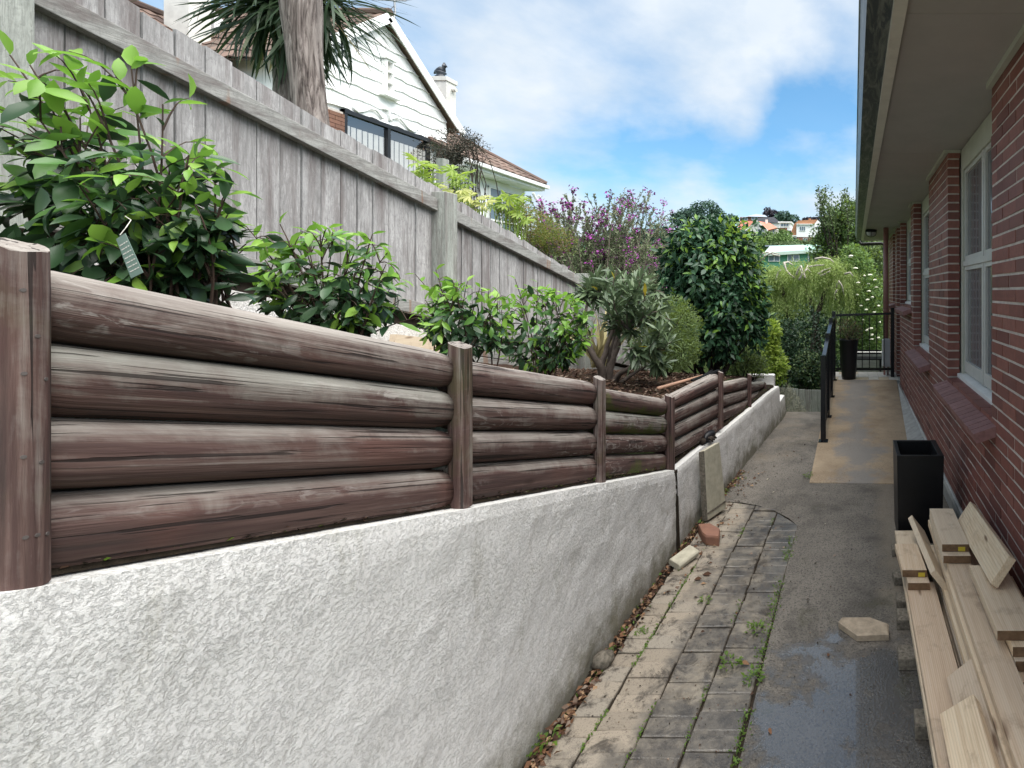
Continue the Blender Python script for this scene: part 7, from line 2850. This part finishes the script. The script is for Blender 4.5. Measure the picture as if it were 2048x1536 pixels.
# red-roofed bungalow with front gable
YR_ = 92
rh = empty('red_roof_house', P(1515, 490, YR_), 'cream bungalow with an orange-red roof and a front gable on the hillside', 'house')
m_ = MB()
m_.prism([P(1493, 480, YR_), P(1493, 459, YR_), P(1513, 442.5, YR_), P(1534, 459, YR_), P(1534, 480, YR_)], (0, 6, 0))
m_.build('wall', M['render_cream'], rh)
hb(rh, 'side_wall', M['render_cream'], 1534.2, 1553, 456, 478, YR_ + 1.5, 5)
for (a, b) in (((1491, 461.5), (1513, 441.5)), ((1513, 441.5), (1536, 461.5))):
    m_ = MB()
    m_.beam(P(a[0], a[1], YR_ - .2), P(b[0], b[1], YR_ - .2), .3, .22)
    m_.build('barge_board', M['white_paint'], rh)
m_ = MB()
m_.prism([P(1474, 460, YR_ + 2), P(1491, 461, YR_ + .3), P(1512, 442.2, YR_ + .3), P(1480, 442, YR_ + 4)], (0, 1.5, 0))
m_.prism([P(1514, 442.2, YR_ + .3), P(1536, 460, YR_ + .3), P(1554, 455.5, YR_ + 1), P(1540, 446, YR_ + 3), P(1524, 443.5, YR_ + 4)], (0, 1.5, 0))
m_.build('roof', M['red_roof'], rh)
hb(rh, 'chimney', M['render_cream'], 1530.5, 1534.5, 439, 447, YR_ + 3, .6)
win(rh, 1517, 1528, 457, 466, YR_, 3)
win(rh, 1494, 1506, 461, 470, YR_, 2, 'white_paint')
win(rh, 1545, 1550, 459, 466, YR_ + 1.5, 1)

YB_ = 118
bhh = empty('brick_blue_roof_house', P(1510, 450, YB_), 'brick house with a pale blue-grey roof and wide windows on the ridge', 'house')
hb(bhh, 'wall', M['far_brick'], 1480, 1530, 434, 445, YB_, 8)
m_ = MB()
m_.prism([P(1478, 437, YB_ - .5), P(1497, 431.5, YB_ + 1), P(1512, 428, YB_ + 3), P(1530, 430, YB_ + 3), P(1535, 434, YB_ - .5), P(1497, 433, YB_ - .5)], (0, 4, 0))
m_.build('roof', M['blue_roof'], bhh)
win(bhh, 1484, 1496, 435.5, 441, YB_, 2)
win(bhh, 1503, 1516, 433.5, 440, YB_, 2)
ghh = empty('grey_roof_house', P(1535, 455, 108), 'house with a dark grey hipped roof between the red roof and the ridge', 'house')
m_ = MB()
m_.prism([P(1508, 444, 108), P(1517, 436, 108), P(1548, 434, 108), P(1562, 446, 108)], (0, 6, 0))
m_.build('roof', M['grey_roof'], ghh)
hb(ghh, 'wall', M['render_cream'], 1510, 1560, 446.2, 456, 108.3, 5)
fh = empty('flat_roof_house', P(1572, 465, 100), 'white flat-roofed house with a wide window, behind the shrubs between the two roofs', 'house')
hb(fh, 'wall', M['render_white'], 1558, 1581, 445.5, 455.5, 100, 6)
hb(fh, 'roof', M['white_paint'], 1556, 1583.5, 443, 445.3, 99.5, 7)
hb(fh, 'lower_wall', M['far_brick'], 1560, 1574, 455.7, 468, 100.1, 5)
hb(fh, 'garage_wall', M['render_white'], 1574.2, 1583, 455.7, 470, 100.1, 5)
hb(fh, 'garage_door', M['dark_plastic'], 1576, 1582, 461, 468, 100.0, .08)
win(fh, 1561, 1578, 446.5, 453.5, 100, 3)

hc = 'trees and hedges on the hillside'
r = np.random.default_rng(131)
FTREES = [
    ('round dark green tree on the ridge, left of the hill houses', [(1412, 425, 105, 32, 20), (1385, 436, 105, 30, 18), (1435, 440, 105, 22, 18), (1362, 440, 105, 22, 14)], 'tree_far'),
    ('small ridge tree beside the blue-grey roof', [(1464, 440, 108, 9, 9), (1450, 446, 108, 12, 10)], 'tree_far'),
    ('dark purplish tree on the ridge above the grey roof', [(1537, 428, 126, 9, 10), (1548, 431, 126, 10, 8)], 'plum_far'),
    ('dark green ridge tree next to the purplish one', [(1568, 434, 122, 15, 9), (1560, 440, 122, 14, 8), (1585, 440, 124, 14, 8)], 'tree_far'),
    ('low tree behind the orange-brown roof', [(1622, 440, 130, 14, 4), (1640, 440, 130, 14, 5)], 'plum_far'),
    ('light green hedge tree below the red-roofed bungalow', [(1540, 477, 78, 26, 12), (1565, 484, 76, 26, 14), (1520, 482, 78, 22, 12), (1568, 470, 84, 14, 10)], 'hedge_far'),
    ('light green bush left of the brick shed', [(1510, 492, 66, 26, 16), (1488, 484, 74, 22, 16), (1475, 478, 80, 20, 16)], 'hedge_far'),
    ('dull green shrubs in front of the white house', [(1600, 492, 70, 32, 8), (1635, 490, 70, 30, 12), (1570, 492, 66, 26, 7)], 'tree_mid'),
    ('tree right of the white house', [(1660, 465, 80, 22, 24), (1650, 485, 74, 24, 16), (1690, 480, 74, 30, 26)], 'tree_mid'),
    ('scrub to the left of the green building', [(1500, 530, 46, 28, 26), (1478, 520, 52, 24, 26)], 'hedge_far'),
    ('pale bush behind the weeping tree, below the green building', [(1560, 560, 36, 46, 20), (1640, 555, 36, 50, 20), (1510, 560, 36, 30, 22)], 'weeping'),
    ('hillside wood left of the houses', [(1400, 470, 90, 50, 22), (1320, 480, 90, 50, 26), (1240, 490, 90, 60, 30), (1440, 480, 84, 30, 22)], 'tree_far'),
    ('distant wood on the left of the valley', [(1120, 500, 85, 70, 34), (1000, 505, 85, 80, 34), (860, 510, 85, 90, 40)], 'tree_far'),
]
for k, (lb, bl_, mt) in enumerate(FTREES):
    blobs = [B(u, v, Y, ru, rv, max(1.5, ru * Y / F * .7)) for (u, v, Y, ru, rv) in bl_]
    s_ = bl_[0][2] / F
    sz = (2.6 * s_ , 5.2 * s_)
    n = int(sum(b[3] * b[4] for b in bl_) * 2.6) + 500
    u, v, Y, ru, rv = bl_[0]
    gx = P(u, v, Y)
    tree('hill_tree', lb, blobs, n, sz, [mt], (gx.x, gx.y, min(hgt(gx.x, gx.y), blobs[0][0][2]) - .3), 140 + k, .16, leaf_quad(.8), .35, .45, hc, limbs=4)
# street lamp in front of the bungalow
sl_ = empty('street_lamp', P(1516, 480, 86), 'thin street lamp with a curved arm in front of the red-roofed bungalow', 'street lamp')
m_ = MB()
m_.tube([P(1516.5, 480, 86), P(1516.5, 452, 86), P(1515, 449, 86), P(1512, 448.5, 86), P(1510.5, 450, 86)], .07, 6)
m_.build('pole', M['steel'], sl_)
m_ = MB()
m_.tube([P(1510.5, 450, 86), P(1510, 452.5, 86)], [.12, .2], 8)
m_.build('lamp_head', M['dark_plastic'], sl_)
# hills closing the valley on the far side
